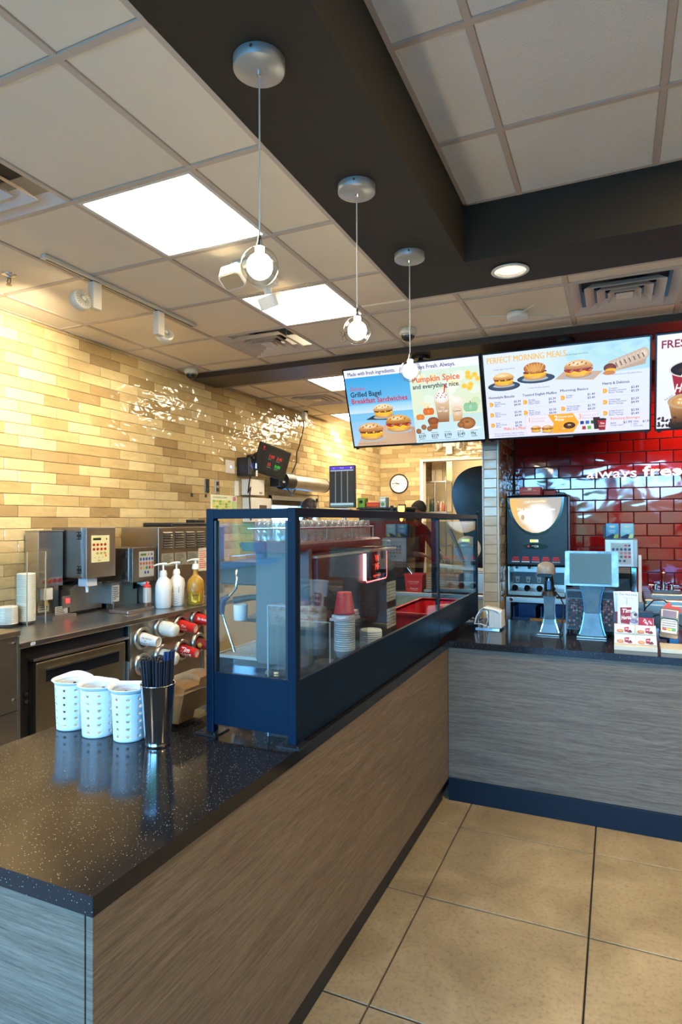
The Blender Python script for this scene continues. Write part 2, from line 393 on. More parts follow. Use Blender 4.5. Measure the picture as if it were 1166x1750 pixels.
obj('kitchen_floor_strip', B().box(-1.0, 3.3, 4.42, 5.78, -.012, 0), KF, fl)

# --- tiled walls
def tile_mesh(name, L, H, T, m, e=.0025):
    a, b_ = L/2, H/2
    bb = B().add([(-a, 0, -b_), (a, 0, -b_), (a, 0, b_), (-a, 0, b_), (-a, -T+e, -b_), (a, -T+e, -b_), (a, -T+e, b_), (-a, -T+e, b_),
                  (-a+e, -T, -b_+e), (a-e, -T, -b_+e), (a-e, -T, b_-e), (-a+e, -T, b_-e)],
                 [(0, 1, 5, 4), (1, 2, 6, 5), (2, 3, 7, 6), (3, 0, 4, 7), (4, 5, 9, 8), (5, 6, 10, 9), (6, 7, 11, 10), (7, 4, 8, 11), (8, 9, 10, 11)])
    return bb, m
def tile_field(wall, axis, plane, u0, u1, z0, z1, pu, pz, uo, zo, offs, m, T=.009, g=.003, holes=(), limit=None, nm='wall_tile', flip=1):
    """tiles on a wall. axis 'y': wall faces -Y and u is x; 'x': wall faces +X and u is y. Past the limit they join into one part."""
    cache = {}; rest = B(); cnt = 0; o0 = ORG[wall.name]
    R_ = Matrix.Identity(4) if axis == 'y' else Matrix.Rotation(PI/2, 4, 'Z')
    k0 = math.floor((z0-zo)/pz); todo = []
    for k in range(k0, int((z1-zo)/pz)+1):
        a, b_ = max(zo+k*pz, z0), min(zo+(k+1)*pz, z1)
        if b_-a < .02: continue
        off = uo + offs[(-k) % len(offs)]*pu; i0 = math.floor((u0-off)/pu)
        for i in range(i0, int((u1-off)/pu)+2):
            c, d = max(off+i*pu, u0), min(off+(i+1)*pu, u1)
            if d-c < .015: continue
            segs = [(c, d)]
            for (h0, h1, hz0, hz1) in holes:
                if b_ > hz0+.01 and a < hz1-.01:
                    n_ = []
                    for (p, q) in segs:
                        if q <= h0 or p >= h1: n_.append((p, q)); continue
                        if p < h0-.015: n_.append((p, h0))
                        if q > h1+.015: n_.append((h1, q))
                    segs = n_
            for (p, q) in segs: todo.append((p, q, a, b_))
    todo.sort(key=lambda t: t[0])
    for (p, q, a, b_) in todo:
        L, H = q-p-g, b_-a-g; uc, zc = (p+q)/2, (a+b_)/2
        ctr = Vector((uc, plane, zc)) if axis == 'y' else Vector((plane, uc, zc))
        if limit is None or cnt < limit:
            key = (round(L, 3), round(H, 3))
            if key not in cache:
                bb, _ = tile_mesh(nm, key[0], key[1], T, m); cache[key] = mesh_of(bb.xf(R_), nm, m)
            o = bpy.data.objects.new(nm, cache[key]); COL.objects.link(o); o.parent = wall; o.location = ctr - o0; cnt += 1
            tl = rnd.uniform(-.0035, .0035)
            o.rotation_euler = (rnd.uniform(-.004, .004), rnd.uniform(-.004, .004), rnd.uniform(-.004, .004))
        else:
            bb, _ = tile_mesh(nm, L, H, T, m); bb.xf(R_); rest.add([tuple(Vector(v)+ctr) for v in bb.v], bb.f)
    if rest.v:
        o = obj(nm+'_field', rest, m, wall); o['kind'] = 'stuff'
def wall_with_holes(name, axis, plane, back, u0, u1, z0, z1, holes, m):
    b = B(); us = sorted({u0, u1, *[h[0] for h in holes], *[h[1] for h in holes]}); zs = sorted({z0, z1, *[h[2] for h in holes], *[h[3] for h in holes]})
    for i in range(len(us)-1):
        run = None
        for j in range(len(zs)-1):
            uc, zc = (us[i]+us[i+1])/2, (zs[j]+zs[j+1])/2
            if any(h[0] < uc < h[1] and h[2] < zc < h[3] for h in holes): continue
            if axis == 'x': b.box(min(plane, back), max(plane, back), us[i], us[i+1], zs[j], zs[j+1])
            else: b.box(us[i], us[i+1], min(plane, back), max(plane, back), zs[j], zs[j+1])
    return struct(name, b, m)
SW = (5.95, 7.16, 1.25, 1.90)                # drive-thru service window in the left wall
DW = (-2.55, -.30, 1.20, 2.62)               # dining window in the left wall (reflected in the case)
wl = wall_with_holes('wall_left', 'x', XW, XW-.16, -3.7, 11.2, 0, ZT+.1, [SW, DW], GROUTW)
tile_field(wl, 'x', XW, 2.1, 9.5, .94, ZC-.004, .2985, .0757, 2.689-.2985, 2.85, (0, 1/3, 2/3), WALLT, holes=[(SW[0]-.03, SW[1]+.03, SW[2]-.03, SW[3]+.03)], limit=300)
PLAS = mat('beige_painted_plaster', (.52, .43, .27), .8, var=.05); PLAS2 = mat('teal_grey_plaster', (.30, .36, .38), .8, var=.06)
wf = wall_with_holes('wall_far', 'y', 9.5, 9.62, -3.54, -.8, 0, ZC+.05, [(-2.842, -1.6, -.1, 2.55)], GROUTW)
tile_field(wf, 'y', 9.5, -3.53, -.9, 1.3, ZC-.004, .2985, .0757, -3.53, 2.85, (0, .4, .7), WALLT, holes=[(-2.80, -1.6, -.1, 2.545)])
struct('trim_1', B().box(-2.85, -2.80, 9.46, 9.63, 0, 2.585).box(-2.80, -1.6, 9.46, 9.63, 2.55, 2.585), WHITE_P, .003)
struct('wall_back_room', B().box(-3.54, -.8, 11.0, 11.1, 0, 3.2), PLAS)
struct('wall_inner', B().box(-.86, -.80, 5.85, 11.1, 0, 3.2), PLAS)
wb = struct('wall_back', B().box(-.86, 4.1, 5.79, 5.85, 0, ZT), GROUTR)
tile_field(wb, 'y', 5.79, -.845, 1.4, .98, ZC-.004, .2, .1017, .033, 2.285, (0, .5), REDT, T=.011, g=.007)
# pillar: one stack of cut tiles on the front, running bond on the side
pw = struct('wall_pillar', B().box(-.985, -.86, 5.005, 5.79, 0, ZC), GROUTW)
tile_field(pw, 'y', 5.005, -.975, -.868, .95, 2.5, .3, .0757, -.975, 2.85, (0,), GREYT, g=.004)
tile_field(pw, 'x', -.86, 5.02, 5.78, .95, 2.6, .2985, .0757, 5.1, 2.85, (0, .5), WALLT)
obj('corner_trim', B().box(-.985, -.977, 4.995, 5.006, .9, ZC-.01), mat('satin_edge_trim', (.5, .5, .5), .4, .3), pw)
obj('corner_trim', B().box(-.866, -.856, 4.994, 5.008, .9, ZC-.01), mat('satin_edge_trim'), pw)
wr = struct('wall_right', B().box(4.1, 4.2, -3.7, 5.85, 0, ZT+.1), mat('warm_dining_wall', (.36, .26, .13), .8, var=.05))
# storefront behind the camera
FW = [(-2.9+1.45*i, -2.9+1.45*i+1.35, .35, 2.7) for i in range(3)]
wfr = wall_with_holes('wall_front', 'y', -3.6, -3.7, -3.7, 4.2, 0, ZT+.1, FW, PLAS2)
fm = B(); gm = B()
for (a, b_, c, d) in FW:
    for q in (a, b_-.05): fm.box(q, q+.05, -3.69, -3.6, c, d)
    fm.box(a, b_, -3.69, -3.6, c, c+.05).box(a, b_, -3.69, -3.6, d-.05, d).box(a, b_, -3.69, -3.6, 1.0, 1.05)
w1 = struct('window_1', fm, mat('bronze_mullion', (.05, .05, .05), .4)); 
w2 = B().box(XW-.14, XW-.02, DW[0], DW[1], DW[2], DW[2]+.05).box(XW-.14, XW-.02, DW[0], DW[1], DW[3]-.05, DW[3])
for q in (DW[0], -1.90, -1.86+.62, DW[1]-.05): w2.box(XW-.14, XW-.02, q, q+.055, DW[2], DW[3])
w2 = struct('window_2', w2, mat('blue_grey_mullion', (.10, .17, .22), .4))
obj('pane', B().box(XW-.085, XW-.080, DW[0], DW[1], DW[2], DW[3]), GLASS_W, w2)
struct('trim_2', B().box(XW, XW+.08, DW[0]-.1, DW[1]+.1, DW[2]-.05, DW[2]), mat('blue_sill', (.08, .2, .3), .4))
# drive-thru window
sw = B()
a, b_, c, d = SW
sw.box(XW-.10, XW+.012, a, a+.05, c, d).box(XW-.10, XW+.012, b_-.05, b_, c, d).box(XW-.10, XW+.012, a, b_, d-.045, d).box(XW-.10, XW+.012, a, b_, c, c+.04).box(XW-.09, XW-.01, 6.78, 6.83, c, d).box(XW-.08, XW-.02, a, 6.8, 1.79, 1.80)
sw = struct('window_3', sw, mat('pale_aluminium', (.55, .58, .6), .35, .6))
obj('pane', B().box(XW-.065, XW-.060, a+.05, 6.8, c+.04, d-.045), GLASS_W, sw)
obj('screen_panel', B().box(XW-.05, XW-.03, a+.05, 6.78, 1.80, d-.045), BLACKG, sw)
obj('pane', B().box(XW-.045, XW-.040, 6.83, b_-.05, c+.04, d-.045), GLASS_W, sw)
# outside world, seen through the windows and in reflections
gr = struct('pavement', B().box(-40, 40, -40, 40, -.4, -.15), mat('pale_asphalt', (.24, .24, .23), .9, var=.15))
hb = B()
for i in range(26): hb.sph((-9+rnd.uniform(-1, 1), -9+i*.75, .9+rnd.uniform(-.2, .7)), (1.1, .9, 1.0+rnd.uniform(0, .6)), 10, 7)
for i in range(34): hb.sph((-14+i*.8+rnd.uniform(-.3, .3), -13+rnd.uniform(-1, 1), .8+rnd.uniform(-.2, .6)), (1.1, .9, 1.0+rnd.uniform(0, .9)), 10, 7)  # unseen front row added to block the bright horizon in reflections
put(obj('shrub_row', hb, mat('leaf_green', (.06, .16, .03), .8, var=.4)), 'green shrub row outside beyond the parking lot', 'shrub', kind='stuff')
bw = B()
for r_ in range(18):
    for q in range(3): bw.box(-4.6+.0, -4.4, -2.3+.3*q+(r_ % 2)*.15, -2.3+.3*q+(r_ % 2)*.15+.29, -.15+.2*r_, -.15+.2*r_+.185)
struct('brick_pier', bw, mat('dark_brick', (.07, .06, .055), .8, var=.2))

# --- ceiling: slab, hanging grid, panels
XG = [-3.54, -3.30, -2.69, -2.08, -1.47, -.86, -.25, .36, .97, 1.58, 2.19, 2.80, 3.41, 4.1]
YG = [-3.6, -2.985, -2.375, -1.765, -1.155, -.545, .065, .675, 1.285, 1.895, 2.505, 3.115, 3.725, 4.335, 4.55]
YG2 = [4.95, 5.17, 5.78, 6.39, 7.0, 7.61, 8.22, 8.83, 9.44, 9.5]
ce = struct('ceiling', B().box(-3.7, 4.2, -3.8, 11.2, 3.36, 3.42), mat('plenum', (.2, .19, .18), .9))
LIGHTS = {(-2.08, 1.895), (-2.08, 3.115), (-2.69, 5.17), (-3.30, 7.0), (-2.08, -.545), (-2.08, -1.765), (-2.69, 7.61), (-2.08, 8.22)}
VENTS = {(-2.69, 1.285), (-2.69, 3.725), (-.25, 3.725), (-3.30, 5.78)}
cells = []
def region(xs, ys, xlo, xhi, ylo, yhi, z, m, edges=None):
    gb = B(); r3 = lambda v: round(v, 3)
    X = [v for v in xs if xlo < v < xhi]; Y = [v for v in ys if ylo < v < yhi]
    for v in X: gb.box(v-.012, v+.012, ylo, yhi, z-.004, z+.006)
    for v in Y: gb.box(xlo, xhi, v-.012, v+.012, z-.0045, z+.006)
    for (p, q, r_, s_) in edges if edges is not None else ((xlo, xlo+.02, ylo, yhi), (xhi-.02, xhi, ylo, yhi), (xlo, xhi, ylo, ylo+.02), (xlo, xhi, yhi-.02, yhi)): gb.box(p, q, r_, s_, z-.003, z+.007)
    obj('ceiling_grid', gb, GRID, ce)
    X = [xlo]+X+[xhi]; Y = [ylo]+Y+[yhi]
    for i in range(len(X)-1):
        for j in range(len(Y)-1):
            if (r3(X[i]), r3(Y[j])) in LIGHTS | VENTS: continue
            if X[i+1]-X[i] < .03 or Y[j+1]-Y[j] < .03: continue
            key = (r3(X[i+1]-X[i]), r3(Y[j+1]-Y[j]), m.name)
            if key not in tm:
                p, q = key[0]/2-.010, key[1]/2-.010; e = .007
                bb = B().add([(-p, -q, .014), (p, -q, .014), (p, q, .014), (-p, q, .014), (-p, -q, .006), (p, -q, .006), (p, q, .006), (-p, q, .006), (-p+e, -q+e, .001), (p-e, -q+e, .001), (p-e, q-e, .001), (-p+e, q-e, .001)],
                             [(3, 2, 1, 0)] + [(4, 5, 1, 0)[::-1], (5, 6, 2, 1)[::-1], (6, 7, 3, 2)[::-1], (7, 4, 0, 3)[::-1]] + [(8, 9, 5, 4)[::-1], (9, 10, 6, 5)[::-1], (10, 11, 7, 6)[::-1], (11, 8, 4, 7)[::-1], (11, 10, 9, 8)])
                tm[key] = mesh_of(bb, 'ceiling_tile', m)
            o = bpy.data.objects.new('ceiling_tile', tm[key]); COL.objects.link(o); o.parent = ce
            o.location = Vector(((X[i]+X[i+1])/2, (Y[j]+Y[j+1])/2, z)) - ORG[ce.name]
region(XG, YG, XW, -1.47, -3.6, 4.55, ZC, CEIL_A, [(XW, XW+.02, -3.6, 4.55), (-1.482, -1.47, -3.6, 4.55), (XW, -1.47, 4.53, 4.55)])
region(XG, YG, -1.47, -1.139, -3.6, 3.58, ZC, CEIL_A, [(-1.47, -1.458, -3.6, 3.58), (-1.159, -1.139, -3.6, 3.58)])
region(XG, YG, -1.47, 4.1, 3.58, 4.55, ZC, CEIL_A, [(-1.47, -1.458, 3.58, 4.55), (-1.15, 4.1, 3.58, 3.60), (-1.47, 4.1, 4.53, 4.55)])
region(XG, YG2, XW, 4.1, 4.95, 5.79, ZC, CEIL_A)
region(XG, YG2, XW, -.86, 5.79, 9.5, ZC, CEIL_A)
XT = [round(-.431+.61*i, 3) for i in range(0, 8)]; YT = [round(2.62-.61*i, 3) for i in range(0, 11)]
LIGHTS |= {(.789, 2.01), (2.619, .79)}  # two unseen warm panels added to light the dining floor
region(sorted(XT), sorted(YT), -.712, 4.1, -3.6, 3.183, ZT, CEIL_B)
sf = B().box(-1.139, -.712, -3.6, 3.58, ZC-.002, ZT+.03).box(-.712, 4.1, 3.183, 3.58, ZC-.002, ZT+.03)
struct('ceiling_soffit', sf, SOFFIT)
struct('ceiling_beam', B().box(XW, 4.1, 4.55, 4.95, 2.90, ZC+.02), mat('dark_brown_paint', (.045, .032, .022), .5, var=.1))
E_PANEL = mat('led_diffuser', (.9, .9, .9), .5, emit=(1, .84, .58), es=PANEL_E)
E_WARM = mat('warm_led_diffuser', (.9, .9, .9), .5, emit=(1, .72, .36), es=PANEL_E*2.6)
ll = {(-2.08, 1.895): 'large square LED ceiling panel, nearest and biggest', (-2.08, 3.115): 'square LED ceiling panel second from the front, behind the emergency light',
      (-2.69, 5.17): 'LED ceiling panel just beyond the dark beam, half behind the left screen', (-3.30, 7.0): 'small far LED ceiling panel near the left wall, low beside the left screen'}
def light(x, y, z, m=None):
    t = thing('ceiling_light', ll.get((x, y), 'LED ceiling panel outside the photographed view'), 'light', (x+.305, y+.305, z), group='LED ceiling panels')
    a = .295
    fb = B().box(x+.01, x+.60, y+.01, y+.03, z-.003, z+.012).box(x+.01, x+.60, y+.58, y+.60, z-.003, z+.012).box(x+.01, x+.03, y+.03, y+.58, z-.003, z+.012).box(x+.58, x+.60, y+.03, y+.58, z-.003, z+.012)
    obj('frame', fb, WHITE_P, t); obj('diffuser', B().box(x+.028, x+.582, y+.028, y+.582, z+.001, z+.006), m or E_PANEL, t)
for (x, y) in [k for k in sorted(LIGHTS) if k[0] < 0]: light(x, y, ZC)
for (x, y) in [k for k in sorted(LIGHTS) if k[0] > 0]: light(x, y, ZT, E_WARM)
vl = {(-2.69, 1.285): 'square four-way ceiling diffuser cut by the left edge of the photo', (-2.69, 3.725): 'square ceiling diffuser left of the pendants, beside the dark beam',
      (-.25, 3.725): 'white square ceiling diffuser above the red-walled area on the right', (-3.30, 5.78): 'ceiling diffuser beyond the dark beam near the left wall'}
DUCT = mat('dark_duct', (.015, .017, .02), .5); VENTW = mat('vent_enamel', (.74, .62, .50), .4)
for (x, y) in sorted(VENTS):
    cx, cy = x+.305, y+.305; t = thing('ceiling_vent', vl[(x, y)], 'vent', (cx, cy, ZC), group='ceiling diffusers')
    def ring(a, b_, z0, z1, e=.003):
        return B().add([(cx+sx_*r_, cy+sy_*r_, z_) for r_, z_ in ((a, z0), (b_, z1), (b_+e*2, z1+e), (a-e, z0+e*2)) for sx_, sy_ in ((-1, -1), (1, -1), (1, 1), (-1, 1))],
                       [(j*4+i, j*4+(i+1) % 4, ((j+1) % 4)*4+(i+1) % 4, ((j+1) % 4)*4+i) for j in range(4) for i in range(4)])
    obj('frame', ring(.295, .245, ZC-.004, ZC+.03), VENTW, t)
    for k, (a, b_) in enumerate(((.215, .165), (.150, .105), (.09, .055))): obj('vane', ring(a, b_, ZC-.016, ZC+.022), VENTW, t)
    obj('center_plate', B().box(cx-.045, cx+.045, cy-.045, cy+.045, ZC-.012, ZC-.006), VENTW, t)
    obj('duct_box', B().box(cx-.245, cx+.245, cy-.245, cy+.245, ZC+.13, ZC+.135).cyl((cx, cy, ZC+.05), (cx, cy, ZC+.13), .13, caps=False), DUCT, t)
    obj('damper', B().box(cx-.10, cx+.10, cy-.004, cy+.004, ZC+.045, ZC+.10), STEEL_D, t)

# ================================================================== COUNTERS
SL = .913
ct = B().prism([(-1.742, .855), (-.885, .855), (-.885, 3.500), (2.6, 3.500), (2.6, 4.42), (-1.742, 4.42)], 'z', .875, SL)
ct = put(obj('countertop', ct, QUARTZ, bev=.003), 'black speckled stone worktop running along both service counters', 'countertop')
t = thing('service_counter', 'wood-laminate service counter on the left, seen in long perspective from its near corner', 'counter', (-1.3, 2.2, 0))
obj('carcass', B().box(-1.70, -.93, .90, 4.40, .12, .874), mat('carcass_board', (.1, .09, .08), .7), t)
obj('front_panel', B().box(-.915, -.898, .868, 3.514, .12, .874), WOOD, t, .001)
obj('end_panel', B().box(-1.72, -.917, .866, .884, .10, .874), WOOD, t, .001)
TOE = mat('black_toe_kick', (.006, .009, .014), .5)
obj('toe_kick', B().box(-.945, -.930, .90, 3.50, 0, .12).box(-1.70, -.93, .90, .915, 0, .10), TOE, t)
t = thing('service_counter', 'grey-looking wood-laminate counter facing the camera under the tills', 'counter', (.85, 3.9, 0))
obj('carcass', B().box(-.88, 2.58, 3.54, 4.39, .12, .874), MATS['carcass_board'], t)
obj('front_panel', B().box(-.897, 2.59, 3.517, 3.535, .126, .874), WOOD, t, .001)
obj('baseboard', B().box(-.896, 2.59, 3.506, 3.520, 0, .126), mat('navy_baseboard', (.003, .009, .017), .45, spec=.25), t, .002)

# glazed display guard on the left counter
t = thing('display_case', 'long black-framed glass display guard standing on the left counter', 'display case', (-1.065, 3.0, SL))
def post(x, y, z0=SL+.004, s=.014):
    obj('post', B().box(x-s, x+s, y-s, y+s, z0, 1.645), CASEM, t, .002)
    obj('foot_plate', B().box(x-.04, x+.04, y-.04, y+.04, SL, SL+.005).cyl((x-.028, y-.028, SL+.005), (x-.028, y-.028, SL+.009), .006, n=8).cyl((x+.028, y-.028, SL+.005), (x+.028, y-.028, SL+.009), .006, n=8), BLACK, t)
for p in ((-.914, 1.684), (-1.218, 1.684), (-.914, 4.376), (-1.218, 4.376)): post(*p)
obj('post', B().box(-.925, -.903, 3.348, 3.368, SL+.06, 1.616), CASEM, t, .002)
obj('top_rail', B().box(-.928, -.900, 1.698, 4.362, 1.615, 1.645), CASEM, t, .002)
obj('top_rail', B().box(-1.204, -.928, 1.670, 1.698, 1.612, 1.643), CASEM, t, .002)
obj('top_rail', B().box(-1.204, -.928, 4.362, 4.390, 1.612, 1.643), CASEM, t, .002)
obj('front_board', B().box(-.918, -.902, 1.698, 3.346, .917, 1.108), CASEM, t, .0015)
obj('front_board', B().box(-.918, -.902, 3.352, 4.362, .945, 1.108), CASEM, t, .0015)
obj('end_board', B().box(-1.204, -.928, 1.674, 1.690, .942, 1.112), CASEM, t, .0015)
obj('end_board', B().box(-1.204, -.928, 4.37, 4.386, .942, 1.112), CASEM, t, .0015)
for (y0, y1) in ((1.700, 3.346), (3.370, 4.36)): obj('glass_pane', B().box(-.911, -.906, y0, y1, 1.104, 1.600), GLASS, t)
obj('glass_pane', B().box(-1.198, -.934, 1.680, 1.685, 1.106, 1.598), GLASS, t)
obj('glass_pane', B().box(-1.198, -.934, 4.375, 4.380, 1.106, 1.598), GLASS, t)
for q in ((-1.203, -1.195, 1.674, 1.692, 1.112), (-.937, -.929, 1.674, 1.692, 1.112), (-.915, -.902, 1.698, 1.706, 1.108), (-.915, -.902, 3.338, 3.346, 1.108)): obj('glass_channel', B().box(*q, 1.605), BLACK, t)

# ================================================================== COUNTER-TOP ITEMS (left)
CADDY = mat('milky_white_plastic', (.80, .82, .82), .35, sss=.15)
def caddy_mesh():
    b = B(); n = 18; rows = 13; H = .150; R0, R1 = .050, .056
    rad = lambda z: R0+(R1-R0)*z/H
    def P_(a, z, r=0): rr = rad(z)+r; return (rr*math.cos(a), rr*math.sin(a), z)
    for j in range(rows):
        z0, z1 = H*j/rows, H*(j+1)/rows
        for i in range(n):
            a0, a1 = 2*PI*i/n, 2*PI*(i+1)/n; am, zm = (a0+a1)/2, (z0+z1)/2
            if j % 2 == 1 and i % 2 == 0 and j < 12:
                out = []; inn = []
                for k in range(8):
                    th = PI/4*k; cx_, cz_ = math.cos(th), math.sin(th); s_ = 1/max(abs(cx_), abs(cz_))
                    out.append(P_(am+(a1-a0)/2*cx_*s_, zm+(z1-z0)/2*cz_*s_)); inn.append(P_(am+.0058/rad(zm)*cx_, zm+.0048*cz_))
                b.add(out+inn, [(k, (k+1) % 8, 8+(k+1) % 8, 8+k) for k in range(8)], True)
            else: b.add([P_(a0, z0), P_(am, z0), P_(a1, z0), P_(a1, zm), P_(a1, z1), P_(am, z1), P_(a0, z1), P_(a0, zm)], [tuple(range(8))], True)
    # flared rim with one raised spout lip
    vs = []; m = 72
    for k in range(m):
        a = 2*PI*k/m; lip = max(0, math.cos(a-2.2))**6; dip = max(0, math.cos(a+.6))**8
        for (dr, dz) in ((0, 0), (.003, .006), (.008, .011), (.010, .013)):
            r = R1+dr*(1+.6*lip); vs.append((r*math.cos(a), r*math.sin(a), H-.0005+dz*(1+.6*lip-.4*dip)))
    b.add(vs, [(k*4+i, ((k+1) % m)*4+i, ((k+1) % m)*4+i+1, k*4+i+1) for k in range(m) for i in range(3)], True)
    b.add([(R0*math.cos(2*PI*i/n), R0*math.sin(2*PI*i/n), .004) for i in range(n)], [tuple(range(n))]); return b
cads = [((-1.683, 1.538), .0, 'white perforated plastic caddy standing leftmost on the black counter'),
        ((-1.550, 1.522), .5, 'white perforated plastic caddy in the middle of the three'),
        ((-1.428, 1.533), 1.0, 'white perforated plastic caddy right beside the steel stirrer tumbler')]
c0 = None
for (x, y), rz, lb in cads:
    if c0 is None:
        c0 = obj('perforated_caddy', caddy_mesh(), CADDY, w=False); c0.location = (x, y, SL+.001); c0.rotation_euler.z = rz
        wm = c0.modifiers.new('weld', 'WELD'); wm.merge_threshold = .0002; m = c0.modifiers.new('wall', 'SOLIDIFY'); m.thickness = .0022; m.offset = -1; put(c0, lb, 'caddy', 'white perforated caddies')
    else: dup(c0, (x, y, SL+.001), rz, lb)

tn = obj('steel_tumbler', B().lathe([(.0, .003), (.036, .003), (.037, 0), (.0385, .001), (.0385, .008), (.0378, .010), (.0395, .02), (.0525, .186), (.054, .189), (.0535, .191), (.051, .188), (.037, .012), (0, .011)], (-1.303, 1.519, SL), 40), mat('polished_steel', (.62, .63, .64), .14, 1))
put(tn, 'tall tapered polished steel tumbler holding black stirrers', 'tumbler')
DSTR = mat('black_stirrer_plastic', (.012, .013, .018), .3); BSTR = mat('dark_blue_stirrer_plastic', (.012, .03, .10), .3)
r3 = random.Random(3); st0 = {}
for k in range(84):
    blue = k >= 74; a = r3.uniform(0, 2*PI) if not blue else r3.uniform(-.35, .55); rr = .043*math.sqrt(r3.random()) if not blue else r3.uniform(.032, .042)
    bx, by = rr*.72*math.cos(a), rr*.72*math.sin(a); tx, ty = rr*1.28*math.cos(a), rr*1.28*math.sin(a); h = r3.uniform(.255, .268) if not blue else r3.uniform(.280, .292)
    m = BSTR if blue else DSTR
    if blue not in st0: st0[blue] = mesh_of(B().cyl((0, 0, 0), (0, 0, .255 if not blue else .28), .0031, n=6), 'stirrer', m)
    o = bpy.data.objects.new('stirrer', st0[blue]); COL.objects.link(o); o.location = (-1.303+bx, 1.519+by, SL+.013)
    d = Vector((tx-bx, ty-by, h)); o.rotation_mode = 'QUATERNION'; o.rotation_quaternion = d.to_track_quat('Z', 'Y')
    put(o, 'thin dark blue stirrer standing taller at the right side of the steel tumbler' if blue else 'thin black stirrer packed upright in the steel tumbler', 'stirrer', 'blue stirrers in the tumbler' if blue else 'black stirrers in the tumbler')

# clear bin of cardboard sleeves
bx0, bx1, by0, by1 = -1.47, -1.315, 1.64, 1.86; bh = .115
b = B().prism([(bx0+.02, SL), (bx1-.02, SL), (bx1, SL+bh), (bx0, SL+bh)], 'y', by0, by0+.004).prism([(bx0+.02, SL), (bx1-.02, SL), (bx1, SL+bh), (bx0, SL+bh)], 'y', by1-.004, by1)
b.add([(bx1-.02, by0, SL), (bx1-.02, by1, SL), (bx1, by1, SL+bh), (bx1, by0, SL+bh), (bx1-.024, by0, SL), (bx1-.024, by1, SL), (bx1-.004, by1, SL+bh), (bx1-.004, by0, SL+bh)], [(0, 1, 2, 3), (7, 6, 5, 4), (0, 4, 5, 1), (3, 2, 6, 7)])
b.add([(bx0+.02, by0, SL), (bx0+.02, by1, SL), (bx0, by1, SL+bh), (bx0, by0, SL+bh)], [(0, 3, 2, 1)]).box(bx0+.02, bx1-.02, by0, by1, SL, SL+.004)
t = thing('acrylic_bin', 'clear acrylic bin of brown cup sleeves beside the blue case end', 'bin', ((bx0+bx1)/2, (by0+by1)/2, SL))
obj('bin_body', b, ACRYL, t); obj('rim', B().box(bx1-.006, bx1+.008, by0-.006, by1+.006, SL+bh-.004, SL+bh+.004).box(bx0-.008, bx0+.006, by0-.006, by1+.006, SL+bh-.004, SL+bh+.004).box(bx0, bx1, by0-.006, by0+.004, SL+bh-.004, SL+bh+.004), ACRYL, t)
def sleeve(x, y, z, rz, tilt):
    o = obj('cup_sleeve', B().prism([(-.040, 0), (.040, 0), (.054, .112), (.03, .122), (0, .126), (-.03, .122), (-.054, .112)], 'y', -.0019, .0019), CARD, w=False)
    o.location = (x, y, z); o.rotation_euler = (tilt, 0, rz); return o
s0 = None
for k in range(26):
    g2 = k % 13; near = k < 13
    loc = (-1.385 if near else -1.400, (1.665+g2*.0065) if near else (1.760+g2*.0062), SL+(.012 if near else .030)); rot = (-.18 if near else -.3, 0, PI/2*0+(.12 if near else .1))
    lb = 'brown corrugated cup sleeve in the front bundle of the acrylic bin' if near else 'brown corrugated cup sleeve in the taller rear bundle of the acrylic bin'
    if s0 is None: s0 = sleeve(*loc, .12, -.18); o = s0; put(o, lb, 'cup sleeve')
    else: o = dup(s0, loc, None, lb)
    o.rotation_euler = rot; o['group'] = 'front sleeve bundle' if near else 'rear sleeve bundle'

# things behind the case glass, on the counter
def holder(x, y, wx, wy, z0, h, label):
    t_ = .003; b = B().box(x-wx/2, x+wx/2, y-wy/2, y-wy/2+t_, z0, z0+h).box(x-wx/2, x+wx/2, y+wy/2-t_, y+wy/2, z0, z0+h*.7).box(x-wx/2, x-wx/2+t_, y-wy/2, y+wy/2, z0, z0+h).box(x+wx/2-t_, x+wx/2, y-wy/2, y+wy/2, z0, z0+h*.98).box(x-wx/2, x+wx/2, y-wy/2, y+wy/2, z0, z0+t_)
    tt = thing('acrylic_holder', label, 'holder', (x, y, z0)); obj('holder_walls', b, ACRYL, tt)
    e = B()
    for sx_ in (-1, 1): e.box(x+sx_*wx/2-.002, x+sx_*wx/2+.002, y-wy/2-.002, y-wy/2+.002, z0, z0+h)
    e.box(x-wx/2, x+wx/2, y-wy/2-.002, y-wy/2+.002, z0+h-.003, z0+h)
    obj('polished_edge', e, mat('acrylic_edge', (.30, .40, .43), .2), tt); return tt
holder(-.985, 1.80, .085, .16, SL+.001, .42, 'clear acrylic holder standing inside the case behind its blue end glass')
def cupprof(rt, rb, h, z0=0, up=True):
    p = [(0, 0), (rb, 0), (rb+(rt-rb)*.97, h*.97), (rt+.003, h*.975), (rt+.003, h), (rt-.001, h), (rt-.003, h*.97), (rb-.002, .006), (0, .005)]
    return [(r, z0+z) for r, z in p]
def stack(name, x, y, z, r, n, pitch, first_h, m, label, cat, group=None, up=True, red=False):
    prof = [(0, 0)]; z_ = 0
    prof += [(r*.78, 0), (r*.98, first_h-.004)]
    for k in range(n): q = first_h+k*pitch; prof += [(r+.002, q-.003), (r+.002, q+.001), (r*.985, q+.002), (r*.985, q+pitch-.003)]
    prof += [(r*.9, first_h+n*pitch-.004), (r*.8, first_h+n*pitch-.02), (0, first_h+n*pitch-.02)]
    if not up: T_ = first_h+n*pitch; prof = [(a, T_-b_) for a, b_ in reversed(prof)]
    o = obj(name, B().lathe(prof, (x, y, z), 26), m); return put(o, label, cat, group)
WCUP = mat('white_cup_paper', (.82, .83, .82), .5); LIDB = mat('black_lid_plastic', (.02, .02, .022), .25); LIDW = mat('white_lid_plastic', (.82, .83, .8), .4)
